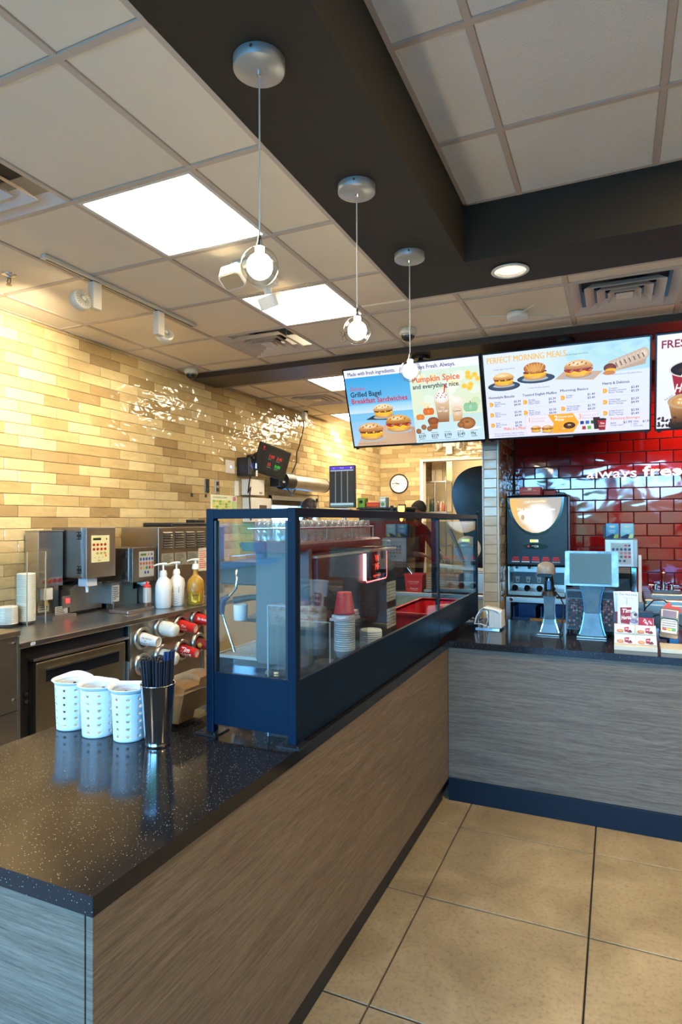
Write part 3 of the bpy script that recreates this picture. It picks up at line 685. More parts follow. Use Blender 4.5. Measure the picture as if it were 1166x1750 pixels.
holder(-.985, 2.14, .13, .36, SL+.001, .335, 'clear acrylic cup holder behind the front glass, full of cups and lids')
stack('cup_stack', -.985, 2.235, SL+.155, .040, 16, .0085, .03, WCUP, 'stack of white paper cups behind the near front glass', 'cups')
b = B().lathe([(.0, .085), (.027, .085), (.029, .082), (.040, .01), (.042, .008), (.042, 0), (.039, 0), (.026, .078), (0, .08)], (-.985, 2.235, SL+.325), 24)
put(obj('paper_cup', b, mat('red_cup_paper', (.42, .03, .035), .45)), 'upturned red paper cup on top of the white cup stack', 'cup')
for k in range(3): put(obj('cup_carton', B().box(-1.03+.006*k, -.945-.004*k, 2.19+.01*k, 2.30, SL+.30+.012*k, SL+.310+.012*k), mat('printed_pale_card', (.65, .5, .48), .7, var=.2)), 'pale printed card tray resting on the white cup stack, %s' % ('lowest', 'middle', 'uppermost')[k], 'card')
stack('lid_stack', -.985, 2.07, SL+.004, .046, 18, .009, .01, LIDB, 'black lid stack standing nearest behind the front glass', 'lids', 'black lid stacks')
stack('lid_stack', -.985, 2.20, SL+.004, .046, 15, .009, .01, LIDB, 'black lid stack under the white paper cups', 'lids', 'black lid stacks')
stack('lid_stack', -.985, 2.52, SL+.002, .047, 22, .009, .02, LIDW, 'white lid stack low behind the front glass', 'lids')
put(obj('takeout_lid', B().lathe([(0, .012), (.03, .014), (.045, .006), (.05, 0), (.053, 0), (.053, .003), (.047, .009), (.032, .018), (0, .016)], (-1.10, 1.92, SL+.15), 24).box(-1.17, -1.03, 1.85, 2.0, SL+.02, SL+.15), ACRYL), 'clear plastic tub with a domed lid low behind the end glass', 'tub')

# red bin
b = B()
for (p, q, r_, s_) in ((-1.20, -1.195, 3.33, 4.02), (-.955, -.95, 3.33, 4.02), (-1.20, -.95, 3.33, 3.335), (-1.20, -.95, 4.015, 4.02)): b.box(p, q, r_, s_, SL+.002, SL+.17)
b.box(-1.21, -.94, 3.32, 3.335, SL+.16, SL+.175).box(-1.21, -.94, 4.015, 4.03, SL+.16, SL+.175).box(-1.21, -1.195, 3.32, 4.03, SL+.16, SL+.175).box(-.955, -.94, 3.32, 4.03, SL+.16, SL+.175).box(-1.2, -.95, 3.33, 4.02, SL+.002, SL+.006)
put(obj('red_tray', b, REDP), 'long red plastic tray behind the far end of the front glass', 'tray')

# ================================================================== ESPRESSO MACHINE
t = thing('espresso_machine', 'dark espresso machine behind the case, lit red logo plate on its back', 'espresso machine', (-1.3, 2.7, SL))
NAVY = mat('dark_machine_panel', (.030, .034, .040), .35); PLUM = mat('plum_metal', (.11, .06, .075), .3, .6); SIDEG = mat('grey_side_panel', (.09, .12, .13), .45)
def rrect(x0, x1, z0, z1, r, n=5):
    pts = []
    for cx, cz, a0 in ((x1-r, z0+r, -PI/2), (x1-r, z1-r, 0), (x0+r, z1-r, PI/2), (x0+r, z0+r, PI)):
        pts += [(cx+r*math.cos(a0+PI/2*i/n), cz+r*math.sin(a0+PI/2*i/n)) for i in range(n+1)]
    return pts
obj('body', B().box(-1.36, -1.14, 2.22, 3.16, .99, 1.47), NAVY, t, .006)
obj('side_panel', B().prism(rrect(-1.365, -1.12, 1.02, 1.50, .02), 'y', 2.19, 2.22), SIDEG, t)
obj('side_panel', B().prism(rrect(-1.365, -1.12, 1.02, 1.50, .02), 'y', 3.16, 3.19), SIDEG, t)
obj('back_cover', B().box(-1.14, -1.102, 2.235, 3.20, .96, 1.452), NAVY, t, .006)
obj('cover_lid', B().box(-1.16, -1.100, 2.232, 3.205, 1.452, 1.462), mat('beige_cover_lid', (.45, .40, .33), .5), t, .002)
obj('cup_shelf', B().prism([(-1.385, 1.505), (-1.37, 1.485), (-1.15, 1.478), (-1.128, 1.484), (-1.118, 1.498), (-1.122, 1.512), (-1.14, 1.520), (-1.375, 1.520), (-1.385, 1.517)], 'y', 2.10, 3.02), PLUM, t, .002)
obj('upper_housing', B().box(-1.58, -1.36, 2.24, 3.16, 1.33, 1.43), NAVY, t, .008)
rb = B().tube([(-1.15, 2.14, 1.575), (-1.15, 2.98, 1.575)], .005).tube([(-1.15, 2.14, 1.575), (-1.37, 2.14, 1.575)], .005).tube([(-1.15, 2.98, 1.575), (-1.37, 2.98, 1.575)], .005)
for y in (2.14, 2.42, 2.70, 2.98): rb.cyl((-1.15, y, 1.52), (-1.15, y, 1.575), .0045, n=8)
obj('cup_rail', rb, CHROME, t)
obj('base', B().box(-1.60, -1.12, 2.22, 3.18, SL+.03, 1.02), NAVY, t, .004)
for x in (-1.56, -1.16):
    for y in (2.27, 3.12): obj('foot', B().cyl((x, y, SL), (x, y, SL+.03), .02), BLACK, t)
b = B()
for k in range(34): b.box(-1.585, -1.37, 2.225+.027*k, 2.239+.027*k, 1.022, 1.03)
b.box(-1.59, -1.365, 2.22, 2.232, 1.02, 1.033).box(-1.59, -1.58, 2.22, 3.15, 1.02, 1.033).box(-1.375, -1.365, 2.22, 3.15, 1.02, 1.033).box(-1.48, -1.475, 2.22, 3.15, 1.02, 1.031)
obj('drip_grate', b, mat('warm_steel_grate', (.55, .5, .42), .35, .8), t)
obj('splash_panel', B().box(-1.375, -1.362, 2.23, 3.15, 1.03, 1.33), STEEL_D, t)
obj('cup_ledge', B().box(-1.56, -1.375, 2.35, 3.1, 1.155, 1.170), BLACK, t, .003)
for y in (2.46, 2.86):
    g = obj('brew_group', B().cyl((-1.47, y, 1.34), (-1.47, y, 1.27), .036, n=24).cyl((-1.47, y, 1.27), (-1.47, y, 1.25), .042, n=24), CHROME, t)
    obj('portafilter_handle', B().tube([(-1.50, y, 1.255), (-1.56, y-.01, 1.25), (-1.64, y-.02, 1.235)], [.012, .015, .017], 12), BLACK, g)
    obj('spout', B().cyl((-1.47, y, 1.25), (-1.47, y, 1.215), .018, .010, 12), CHROME, g)
wd = obj('steam_wand', B().tube([(-1.44, 2.16, 1.40), (-1.415, 2.12, 1.398), (-1.398, 2.10, 1.375), (-1.402, 2.10, 1.335), (-1.43, 2.10, 1.305), (-1.462, 2.10, 1.285), (-1.472, 2.10, 1.24), (-1.455, 2.10, 1.19), (-1.432, 2.10, 1.13), (-1.416, 2.10, 1.09)], .0055, 10), CHROME, t)
obj('wand_grip', B().tube([(-1.440, 2.10, 1.300), (-1.464, 2.10, 1.285), (-1.474, 2.10, 1.255), (-1.470, 2.10, 1.225)], [.010, .014, .014, .009], 12), mat('blue_black_grip', (.01, .03, .09), .25), wd)
obj('wand_tip', B().cyl((-1.418, 2.10, 1.095), (-1.412, 2.10, 1.078), .0075, n=10), CHROME, wd)
lg = obj('logo_plate', B().prism(rrect(-.155, .155, -.085, .085, .012) if False else rrect(2.725, 3.005, 1.315, 1.452, .012), 'x', -1.1015, -1.086), BLACKG, t, .001)
RL = mat('red_lit_edge', (.9, .2, .2), .3, emit=(1, .16, .16), es=1.6)
def band(pts, r): return B().tube(pts, r, 8)
obj('lit_border', band([(-1.088, 2.722, 1.448), (-1.088, 2.722, 1.325), (-1.088, 2.735, 1.312), (-1.088, 2.995, 1.312), (-1.088, 3.008, 1.325), (-1.088, 3.008, 1.448)], .0035), RL, lg)
obj('lit_edge', B().box(-1.100, -1.086, 2.716, 2.7225, 1.32, 1.448), mat('pink_lit_edge', (.9, .4, .4), .3, emit=(1, .38, .38), es=1.9), lg)
p = Print((-1.0855, 2.866, 1.38), (0, 1, 0), (0, 0, 1))
p.text('W', 0, .024, .036, '#ff4030', .005, width=.055, align='c').text('MF', 0, -.018, .036, '#ff4030', .005, width=.055, align='c').text('espresso', 0, -.05, .015, '#e0382c', 0, width=.11, align='c')
p.done('lettering', lg, attr_mat('red_glow_print', 1.2))
p = Print((-1.1015, 3.12, 1.20), (0, 1, 0), (0, 0, 1))
for z_ in (-.02, -.16):
    for k in range(3): p.rect(-.075, z_+k*.035, .07, z_+k*.035+.032, '#c9cdc8'); p.rect(-.06, z_+k*.035+.013, .05, z_+k*.035+.017, '#70746f')
p.done('label_stickers', t)
for k, (x, y) in enumerate(((-1.50, 2.28), (-1.44, 2.60))):
    put(obj('white_mug', B().lathe([(0, .003), (.026, .002), (.029, .004), (.031, .07), (.029, .071), (.027, .008), (0, .007)], (x, y, 1.172), 24), WHITE), ('small white mug beneath the steam wand inside the case', 'white mug farther back on the machine ledge, at the side panel')[k], 'mug', 'mugs on the espresso machine')
# upturned tumblers on the shelf
tb = B().lathe([(.028, 0), (.030, .001), (.031, .004), (.0245, .082), (.022, .088), (0, .088)], (0, 0, 0), 20).lathe([(.0265, .002), (.0225, .072), (.020, .077), (0, .077)], (0, 0, 0), 16)
tum = None
for i in range(12):
    for j, x in enumerate((-1.185, -1.249, -1.313, -1.362)):
        y = 2.19+.069*i+(.033 if j == 3 else 0)+rnd.uniform(-.002, .002); lb = 'upturned clear drinking glass on the espresso machine shelf, %s row' % ('glass-side', 'second', 'third', 'staff-side')[j]
        if tum is None: tum = obj('drinking_glass', tb, TUMBLER, w=False); tum.location = (x, y, 1.521); put(tum, lb, 'glass', 'upturned glasses row 0')
        else: o = dup(tum, (x, y, 1.521), rnd.uniform(0, 6), lb); o['group'] = 'upturned glasses row %d' % j

# ================================================================== STEEL BACK LINE (left wall)
TZ = .985; XF = -2.80
t = thing('steel_worktable', 'stainless worktable with raised back edge along the tiled left wall', 'worktable', (-3.17, 3.2, 0))
obj('tabletop', B().box(-3.52, XF, 2.19, 4.55, TZ-.032, TZ), STEEL, t, .004)
obj('backsplash', B().box(-3.525, -3.51, 2.19, 4.55, TZ-.01, TZ+.05), STEEL, t, .002)
obj('adjusting_knob', B().cyl((XF, 2.215, TZ-.016), (XF+.008, 2.215, TZ-.016), .009, n=14), CHROME, t)
p = Print((XF+.0005, 2.30, TZ-.016), (0, 1, 0), (0, 0, 1)); p.rect(-.014, -.008, .014, .008, '#d8e2e8').text('NSF', 0, -.005, .008, '#2a50a0', .01, align='c'); p.done('round_badge', t)
t = thing('steel_cabinet', 'plain stainless cabinet side cut by the left edge of the photo', 'cabinet', (-2.98, 1.85, 0))
obj('body', B().box(-3.5, -2.752, 1.45, 2.172, .04, 1.035), STEEL_W, t, .003)
obj('top', B().box(-3.51, -2.742, 1.44, 2.180, 1.035, 1.062), STEEL_W, t, .003)
obj('seam', B().box(-2.753, -2.748, 1.45, 2.172, .66, .664), BLACK, t)
obj('side_panel', B().box(-3.5, -2.748, 2.172, 2.178, .04, 1.03), steel('cabinet_end_steel', (.36, .32, .26), .4), t)
for z in (1.0, .72): obj('screw', B().cyl((-2.752, 2.15, z), (-2.746, 2.15, z), .006, n=10), CHROME, t)
t = thing('undercounter_fridge', 'stainless undercounter fridge door with dark recessed handle below the worktable', 'fridge', (-3.15, 2.64, 0))
obj('cabinet', B().box(-3.45, -2.86, 2.26, 3.02, 0, .952), BLACK, t, .003); obj('end_panel', B().box(-3.45, XF-.01, 2.195, 2.235, 0, .952), STEEL_W, t, .002)
obj('door', B().box(-2.86, -2.815, 2.335, 2.985, .16, .858), steel('fridge_door_steel', (.40, .34, .22), .36), t, .006)
obj('door_gasket', B().box(-2.865, -2.856, 2.325, 2.995, .15, .868), BLACK, t)
obj('top_strip', B().box(-2.86, -2.812, 2.315, 3.015, .868, .882), STEEL, t, .002)
h = obj('handle_recess', B().box(-2.816, -2.810, 2.395, 2.925, .745, .812), BLACKG, t)
obj('handle_lip', B().box(-2.812, -2.798, 2.395, 2.925, .808, .818), STEEL_D, h)
obj('hinge', B().box(-2.83, -2.795, 2.988, 3.004, .60, .73), STEEL, t, .002)
b = B()
for k in range(24): b.cyl((-2.812, 2.53+.036*math.cos(2*PI*k/24), .66+.018*math.sin(2*PI*k/24)), (-2.812, 2.53+.036*math.cos(2*PI*(k+1)/24), .66+.018*math.sin(2*PI*(k+1)/24)), .0015, n=6)
bd = obj('oval_badge', b, STEEL_D, t); bd['kind'] = 'stuff'
p = Print((-2.8145, 2.53, .66), (0, 1, 0), (0, 0, 1)); p.text('TRUE', 0, -.007, .012, '#3a3020', .01, align='c'); p.done('badge_letters', t)
for z in (.34, .70, .66): obj('hinge_pin', B().cyl((-2.855, 2.30, z), (-2.845, 2.30, z), .010, n=12), STEEL_D, t)

# cup dispenser cabinet
t = thing('cup_dispenser_cabinet', 'stainless panel with eight round cup dispensers under the worktable', 'cup dispenser', (-3.1, 3.4, 0))
obj('front_panel', B().box(-2.845, -2.829, 3.03, 3.80, .50, .952), STEEL_W, t, .002)
obj('side_panel', B().box(-3.45, -2.845, 3.79, 3.80, .06, .952), STEEL_W, t)
obj('side_panel', B().box(-3.45, -2.845, 3.03, 3.04, .06, .952), BLACK, t)
obj('edge_strip', B().box(-2.829, -2.822, 3.03, 3.045, .06, .952), STEEL, t); obj('edge_strip', B().box(-2.845, -2.822, 3.785, 3.80, .06, .952), STEEL, t)
obj('lower_shelf', B().box(-3.4, -2.84, 3.05, 3.79, .30, .315), mat('ochre_shelf', (.30, .20, .08), .5, var=.2), t)
obj('lower_lip', B().prism([(-2.84, .455), (-2.79, .50), (-2.785, .505), (-2.79, .49), (-2.83, .445)], 'y', 3.35, 3.79), mat('ochre_shelf'), t)
cups = [(3.143, .851, 'w'), (3.335, .89, 'c'), (3.531, .876, 'r'), (3.718, .896, 'r2'), (3.148, .682, 'w2'), (3.335, .70, 'c'), (3.544, .70, 'r3'), (3.731, .715, 'd')]
DIR = Vector((1, .05, -.12)).normalized()
for (y, z, k) in cups:
    q = obj('dispenser_ring', B().lathe([(.048, -.01), (.050, .012), (.056, .020), (.066, .020), (.074, .010), (.078, .0), (.078, -.002), (.07, -.006)], (-2.826, y, z), 32, axis=(1, 0, 0)), STEEL, t)
    obj('ring_hole', B().cyl((-2.8285, y, z), (-2.8265, y, z), .062, n=28), BLACK, q)
def disp_cup(y, z, k):
    a = Vector((-2.86, y, z)); L_ = .165 if k in ('w', 'w2', 'r', 'r3') else .15
    if k == 'c':
        o = obj('plastic_cup', B().lathe([(.052, 0), (.052, .05), (.050, .10), (.047, .130), (.038, .152), (.022, .160), (0, .161)], a, 26, axis=DIR), mat('clear_frosted_plastic', (.62, .60, .50), .18, trans=.5))
        return put(o, 'frosted clear plastic dome cup in the %s dispenser, second from the left' % ('upper' if z > .8 else 'lower'), 'cup', 'cups in the wall of dispensers')
    R0, R1 = .045, .031
    MM = {'w': mat('cream_cup_paper', (.76, .70, .58), .5), 'w2': mat('cream_cup_paper'), 'r': mat('bright_red_cup', (.62, .02, .015), .4), 'r2': mat('bright_red_cup'), 'r3': mat('bright_red_cup'), 'd': mat('dark_red_cup', (.22, .03, .02), .4)}[k]
    lb = {'w': 'white paper cup with red print in the upper left dispenser', 'w2': 'white paper cup with large red print in the lower left dispenser', 'r': 'small red paper cup with white script in the upper row, third dispenser',
          'r2': 'red paper cup in the upper right dispenser beside the case post', 'r3': 'large red paper cup with white lettering in the lower row, third dispenser', 'd': 'dark red and gold cup in the lower right dispenser beside the case post'}[k]
    t_ = thing('paper_cup', lb, 'cup', tuple(a), group='cups in the wall of dispensers')
    if k == 'r2': L_ = .18
    obj('cup_body', B().lathe([(R0, 0), (R1, L_-.004), (R1+.0012, L_-.001), (R1+.0005, L_), (R1-.002, L_), (R1-.003, L_-.006), (0, L_-.006)], a, 28, axis=DIR), MM, t_)
    obj('cup_bottom', B().cyl(a+DIR*(L_-.0065), a+DIR*(L_-.0055), R1-.002, n=24), mat('cup_base_paper', (.74, .66, .5), .6), t_)
    # script on the side facing the room, wrapped round the cup
    U = DIR; side = Vector((.05, -1, 0)).cross(DIR)  # placeholder frame, replaced below
    Vv = Vector((0, 0, 1)); Nn = U.cross(Vv).normalized(); Vv = Nn.cross(U).normalized()
    pr = Print((0, 0, 0), (1, 0, 0), (0, 1, 0)); wh = '#f2ece4' if k in ('r', 'r3', 'r2', 'd') else '#b5322a'
    if k == 'r3': pr.text('Tim', .045, .004, .034, wh, .02, shear=.25).text('Hort', .035, -.030, .036, wh, .02, shear=.25)
    elif k == 'r': pr.text('Tim', .06, .0, .020, wh, .01, shear=.3).text('Hortons', .055, -.022, .018, wh, .01, width=.06, shear=.3)
    elif k == 'r2': pr.text('Tim Hortons', .06, .004, .020, wh, .01, width=.09, shear=.3)
    elif k == 'w': pr.text('Tim Hortons', .055, .012, .012, wh, .0, width=.08, shear=.3).text('always fresh', .055, -.024, .012, wh, .0, width=.07); pr.ell(.09, 0, .004, .004, wh, n=8)
    elif k == 'w2':
        pr.rect(.088, -.030, .122, .020, wh); pr.text('Tim', .052, .002, .024, wh, .015, shear=.25).text('Hort', .050, -.024, .022, wh, .015, shear=.25); pr.rect(.046, -.02, .058, -.012, '#a01c14'); pr.text('TH', .094, -.014, .024, '#e8dcc8', .01)
    else: pr.ell(.075, -.005, .018, .022, '#c9a13a', n=14); pr.ell(.10, -.01, .012, .012, '#8a1a10', n=12)
    nv = []
    for (u_, v_, n_) in pr.b.v:
        rr = R0+(R1-R0)*u_/L_+.0012+n_*.5; ang = v_/rr
        nv.append(tuple(a + DIR*u_ + (Nn*math.cos(ang) + Vv*math.sin(ang))*rr))
    pr.b.v = nv; pr.done('cup_print', t_); return t_
for c_ in cups: disp_cup(c_[0], c_[1], c_[2])

# lids in acrylic dividers, far left
for k, y in enumerate((2.45, 2.60, 2.74)):
    pass
t = thing('lid_rack', 'row of tall clear acrylic lid dividers at the left end of the steel worktable', 'rack', (-3.33, 2.6, TZ))
for y in (2.50, 2.604, 2.735, 2.78): obj('divider', B().box(-3.45, -3.22, y-.0025, y+.0025, TZ, TZ+.46 if y > 2.7 else TZ+.43), ACRYL, t); 
for y in (2.604, 2.735): obj('divider_edge', B().box(-3.222, -3.218, y-.003, y+.003, TZ, TZ+.44), mat('acrylic_edge_warm', (.42, .36, .24), .3), t)
CRM = mat('cream_lid_plastic', (.80, .76, .62), .45)
stack('lid_stack', -3.31, 2.67, TZ+.002, .052, 34, .0085, .02, CRM, 'tall cream lid stack in the acrylic rack at the far left', 'lids', 'cream lid stacks')
stack('lid_stack', -3.31, 2.545, TZ+.002, .054, 12, .0085, .02, CRM, 'short cream lid stack cut by the left edge of the photo', 'lids', 'cream lid stacks')

# three dispensers
def hinge(x0, y, z, parent): 
    q = obj('hinge', B().box(x0-.022, x0+.022, y-.006, y, z-.026, z+.026), BLACK, parent, .002)
    s_ = B()
    for dx in (-.012, .012):
        for dz in (-.014, .014): s_.cyl((x0+dx, y-.0062, z+dz), (x0+dx, y-.0085, z+dz), .0045, n=8)
    o = obj('hinge_screws', s_, CHROME, q); o['kind'] = 'stuff'
t = thing('cream_dispenser', 'leftmost stainless drink dispenser with a row of four red buttons', 'dispenser', (-3.45, 2.93, TZ))
obj('head', B().box(-3.505, -3.38, 2.818, 3.008, 1.185, 1.545), STEEL, t, .003); obj('lid', B().box(-3.505, -3.375, 2.813, 3.012, 1.545, 1.553), STEEL, t, .002)
obj('column', B().box(-3.505, -3.42, 2.83, 3.01, TZ, 1.19), STEEL_D, t, .003)
q = obj('button_strip', B().box(-3.38, -3.373, 2.832, 3.000, 1.200, 1.243), STEEL, t, .002)
for k in range(4): obj('button', B().cyl((-3.373, 2.856+.040*k, 1.2215), (-3.369, 2.856+.040*k, 1.2215), .0135, n=16), mat('dark_red_button', (.22, .015, .02), .35), q)
q = obj('nozzle_block', B().box(-3.415, -3.375, 2.855, 2.925, 1.10, 1.175), WHITE, t, .005); obj('yellow_tip', B().cyl((-3.395, 2.885, 1.10), (-3.395, 2.885, 1.068), .013, n=12), mat('yellow_plastic', (.75, .50, .04), .4), q)
obj('nozzle_bracket', B().box(-3.42, -3.412, 2.835, 2.88, 1.08, 1.175), STEEL, t)
obj('drip_tray', B().prism([(-3.42, TZ), (-3.42, TZ+.018), (-3.25, TZ+.024), (-3.25, TZ)], 'y', 2.815, 3.0), STEEL, t, .003)
def sticker(parent, O, U, w_, h_, lines=4, bg='#cfccc0', ink='#4a4844', rnds=None, title=None):
    p = Print(O, U, (0, 0, 1)); p.rect(0, 0, w_, h_, bg)
    rr = random.Random(rnds or 1)
    if rnds != 'q':
        for k in range(lines):
            v = h_*(.86-.8*k/lines); p.rect(w_*.08, v-h_*.25/lines, w_*rr.uniform(.5, .94), v+h_*.12/lines, ink)
    return p.done('label_sticker', parent)
sticker(t, (-3.4192, 2.845, 1.02), (0, 1, 0), .085, .055, 3)
t = thing('hot_drink_dispenser', 'tall stainless drink dispenser with a pale yellow keypad on its door', 'dispenser', (-3.4, 3.15, TZ))
obj('head', B().box(-3.505, -3.225, 3.025, 3.292, 1.232, 1.572), STEEL_D, t, .003)
dr = obj('door', B().box(-3.225, -3.197, 3.035, 3.293, 1.232, 1.570), STEEL, t, .003)
p = Print((-3.1965, 3.075, 1.335), (0, 1, 0), (0, 0, 1)); p.rect(-.003, -.003, .163, .183, '#8f8c74'); p.rect(0, 0, .16, .18, '#dcd7a4').rect(.015, .148, .085, .164, '#2c3a20')
p.ell(.135, .155, .006, .006, '#8a1c10', n=10)
for r_, n_, cc in ((.118, 4, '#a82a1a'), (.088, 4, '#a82a1a')):
    for k in range(n_): p.ell(.022+.033*k, r_, .012, .0095, cc, n=12)
for k in range(3): p.ell(.052+.033*k, .060, .012, .008, '#b79a52', n=12)
for k in range(3): p.ell(.03+.035*k, .032, .0035, .003, '#55503a', n=8)
p.ell(.126, .042, .008, .008, '#ff6a50', n=10); p.text('Bunn', .055, .008, .010, '#a82a1a', .01); p.done('keypad', dr)
obj('door_edge', B().box(-3.232, -3.222, 3.018, 3.034, 1.232, 1.570), CHROME, t)
for z in (1.515, 1.29): hinge(-3.245, 3.024, z, t)
obj('hopper_back', B().box(-3.505, -3.33, 3.03, 3.30, TZ+.30, 1.235), STEEL_D, t, .003)
b = B().prism([(3.02, TZ+.02), (3.30, TZ+.02), (3.30, 1.185), (3.06, 1.185), (3.02, 1.15)], 'x', -3.505, -3.33)
obj('pump_housing', b, steel('housing_steel', (.34, .34, .32), .4), t, .003)
obj('foot', B().box(-3.5, -3.36, 3.06, 3.27, TZ, TZ+.02), BLACK, t)
obj('nozzle_block', B().box(-3.30, -3.22, 3.06, 3.15, 1.175, 1.232), mat('milk_plastic', (.6, .62, .62), .3), t, .004); obj('nozzle', B().cyl((-3.25, 3.09, 1.18), (-3.25, 3.09, 1.135), .013, .009, 12), WHITE, t)
obj('nozzle_knob', B().cyl((-3.25, 3.152, 1.20), (-3.25, 3.172, 1.20), .016, n=14), BLACK, t)
q = obj('switch_plate', B().box(-3.331, -3.325, 2.955, 3.02, 1.04, 1.12) , STEEL, t, .001)
obj('power_light', B().box(-3.325, -3.320, 2.985, 3.012, 1.07, 1.10), mat('red_switch_light', (.8, .02, .02), .3, emit=(1, .03, .03), es=1.5), q)
sticker(t, (-3.3285, 2.90, 1.0), (0, 1, 0), .10, .055, 4, '#b9b7ab', '#56534c', 3)
t = thing('powder_dispenser', 'small stainless dispenser with a blue-buttoned grey keypad and black hinges', 'dispenser', (-3.3, 3.5, TZ))
obj('head', B().box(-3.50, -3.18, 3.40, 3.655, 1.178, 1.418), STEEL, t, .003)
dr = obj('door', B().box(-3.18, -3.152, 3.41, 3.66, 1.172, 1.420), STEEL_D, t, .003)
p = Print((-3.1515, 3.475, 1.205), (0, 1, 0), (0, 0, 1)); p.rect(0, 0, .155, .185, '#aeb0aa').rect(.015, .155, .075, .170, '#54702c'); p.ell(.10, .163, .008, .006, '#b04038', n=10).ell(.132, .163, .009, .008, '#28488c', n=10)
for r_, cols in ((.130, ['#28488c']*5), (.098, ['#b0563c']*5), (.066, ['#cf7a2a', '#b8a93c', '#2a7a6a', '#8a2430', '#e0543c'])):
    for k in range(5): p.ell(.018+.030*k, r_, .0105, .0115, cols[k], n=12)
for k in range(2): p.ell(.062+.03*k, .032, .0095, .0105, '#28488c', n=12)
p.done('keypad', dr)
for z in (1.375, 1.222): hinge(-3.215, 3.398, z, t)
obj('body', B().box(-3.5, -3.34, 3.36, 3.62, TZ, 1.18), STEEL_D, t, .003)
obj('side_box', B().box(-3.36, -3.235, 3.300, 3.40, 1.03, 1.175), steel('housing_steel'), t, .003)
sticker(t, (-3.2345, 3.305, 1.045), (0, 1, 0), .062, .115, 7, '#b4b6b0', '#4c4c48', 5)
obj('spout_funnel', B().lathe([(.045, 0), (.045, -.012), (.02, -.02), (.016, -.028)], (-3.19, 3.56, 1.165), 20), mat('milk_plastic'), t)
obj('splash_plate', B().box(-3.345, -3.338, 3.40, 3.66, TZ, 1.1), STEEL_D, t)
put(obj('drip_tray', B().box(-3.165, -3.0, 3.20, 3.46, TZ+.001, TZ+.022), STEEL, bev=.004), 'flat steel drip tray in front of the small dispenser with blue buttons', 'tray')
obj('support_post', B().box(-3.235, -3.225, 3.305, 3.315, TZ, 1.04), STEEL, t)
t = thing('ice_machine', 'wide stainless machine with slotted vents and paper labels, by the case post', 'ice machine', (-3.3, 4.1, TZ))
obj('body', B().box(-3.505, -3.14, 3.67, 4.52, TZ, 1.565), STEEL_W, t, .004)
IM = mat('vent_shadow', (.02, .018, .015), .7)
for g_ in range(5):
    b = B(); 
    for k in range(7): b.box(-3.1405, -3.137, 3.72+.135*g_, 3.72+.135*g_+.10, 1.40+.019*k, 1.40+.019*k+.009)
    o = obj('vent_slots', b, IM, t); o['kind'] = 'stuff'
    b = B()
    for k in range(7): b.prism([(-3.139, 1.4095+.019*k), (-3.128, 1.405+.019*k), (-3.139, 1.414+.019*k)], 'y', 3.72+.135*g_, 3.72+.135*g_+.10)
    o = obj('vent_louvres', b, STEEL, t); o['kind'] = 'stuff'
for k in range(3): sticker(t, (-3.1385, 3.70+.155*k, 1.265), (0, 1, 0), .14, .10, 7, '#8f8b7a', '#5f5a4c', 11+k)
sticker(t, (-3.1385, 4.15, 1.20), (0, 1, 0), .12, .19, 9, '#e4d6c4', '#d8765c', 20); sticker(t, (-3.1385, 4.30, 1.12), (0, 1, 0), .10, .20, 8, '#b9b4a0', '#57524a', 22)
obj('black_lid', B().box(-3.50, -3.20, 3.90, 4.50, 1.566, 1.60), BLACK, t, .01); obj('lid_knob', B().box(-3.40, -3.30, 4.32, 4.46, 1.60, 1.625), BLACK, t, .006)

# bottles
def jug(x, y, lbl, m, lab, gold=False):
    t = thing('pump_bottle' if gold else 'pump_jug', lbl, 'bottle', (x, y, TZ), group='pump bottles on the worktable')
    if gold: pf = [(0, .002), (.055, 0), (.062, .006), (.063, .15), (.060, .172), (.045, .198), (.028, .212), (.018, .226), (.0165, .262), (.018, .27), (0, .27)]
    else: pf = [(0, .002), (.050, 0), (.056, .006), (.057, .145), (.054, .17), (.044, .195), (.030, .217), (.024, .226), (.023, .237), (0, .237)]
    b = B().lathe(pf, (x, y, TZ), 28); obj('bottle_body', b, m, t)
    zt = TZ+pf[-1][1]
    obj('pump_collar', B().lathe([(.026, -.006), (.027, .012), (.024, .016), (.022, .030), (.014, .034), (0, .034)], (x, y, zt), 24), WHITE, t)
    s_ = (.072, .058)[gold]
    obj('pump_stem', B().cyl((x, y, zt+.03), (x, y, zt+s_), .0065, n=12), WHITE, t)
    dy = -1
    obj('pump_head', B().tube([(x+.012, y+.024, zt+s_+.006), (x, y, zt+s_+.008), (x-.012, y-.035, zt+s_+.008), (x-.024, y-.072, zt+s_-.001)], [.009, .010, .0065, .005], 10), WHITE, t)
    if not gold: obj('handle', B().tube([(x+.006, y+.038, TZ+.205), (x+.010, y+.062, TZ+.19), (x+.012, y+.070, TZ+.155), (x+.010, y+.062, TZ+.12), (x+.006, y+.05, TZ+.105)], .010, 10), m, t)
    # curved label facing the room
    if lab:
        pr = Print((0, 0, 0), (1, 0, 0), (0, 1, 0)); lab(pr); R_ = .0635 if gold else .0575; nv = []
        for (u_, v_, n_) in pr.b.v:
            ang = u_/R_ - .95; nv.append((x+math.cos(ang)*(R_+n_), y+math.sin(ang)*(R_+n_), TZ+v_))
        pr.b.v = nv; pr.done('bottle_label', t)
def lab_jug(p):
    p.rect(-.028, .10, .022, .145, '#4a3428').text('SYRUP', -.024, .128, .010, '#d8c8a8', 0, width=.042)
    for k in range(3): p.rect(-.022, .118-.006*k, .016, .1205-.006*k, '#b9a88c')
    for k in range(9): p.rect(-.026, .088-.0085*k, .01+.01*(k % 2), .0905-.0085*k, '#8d867a')
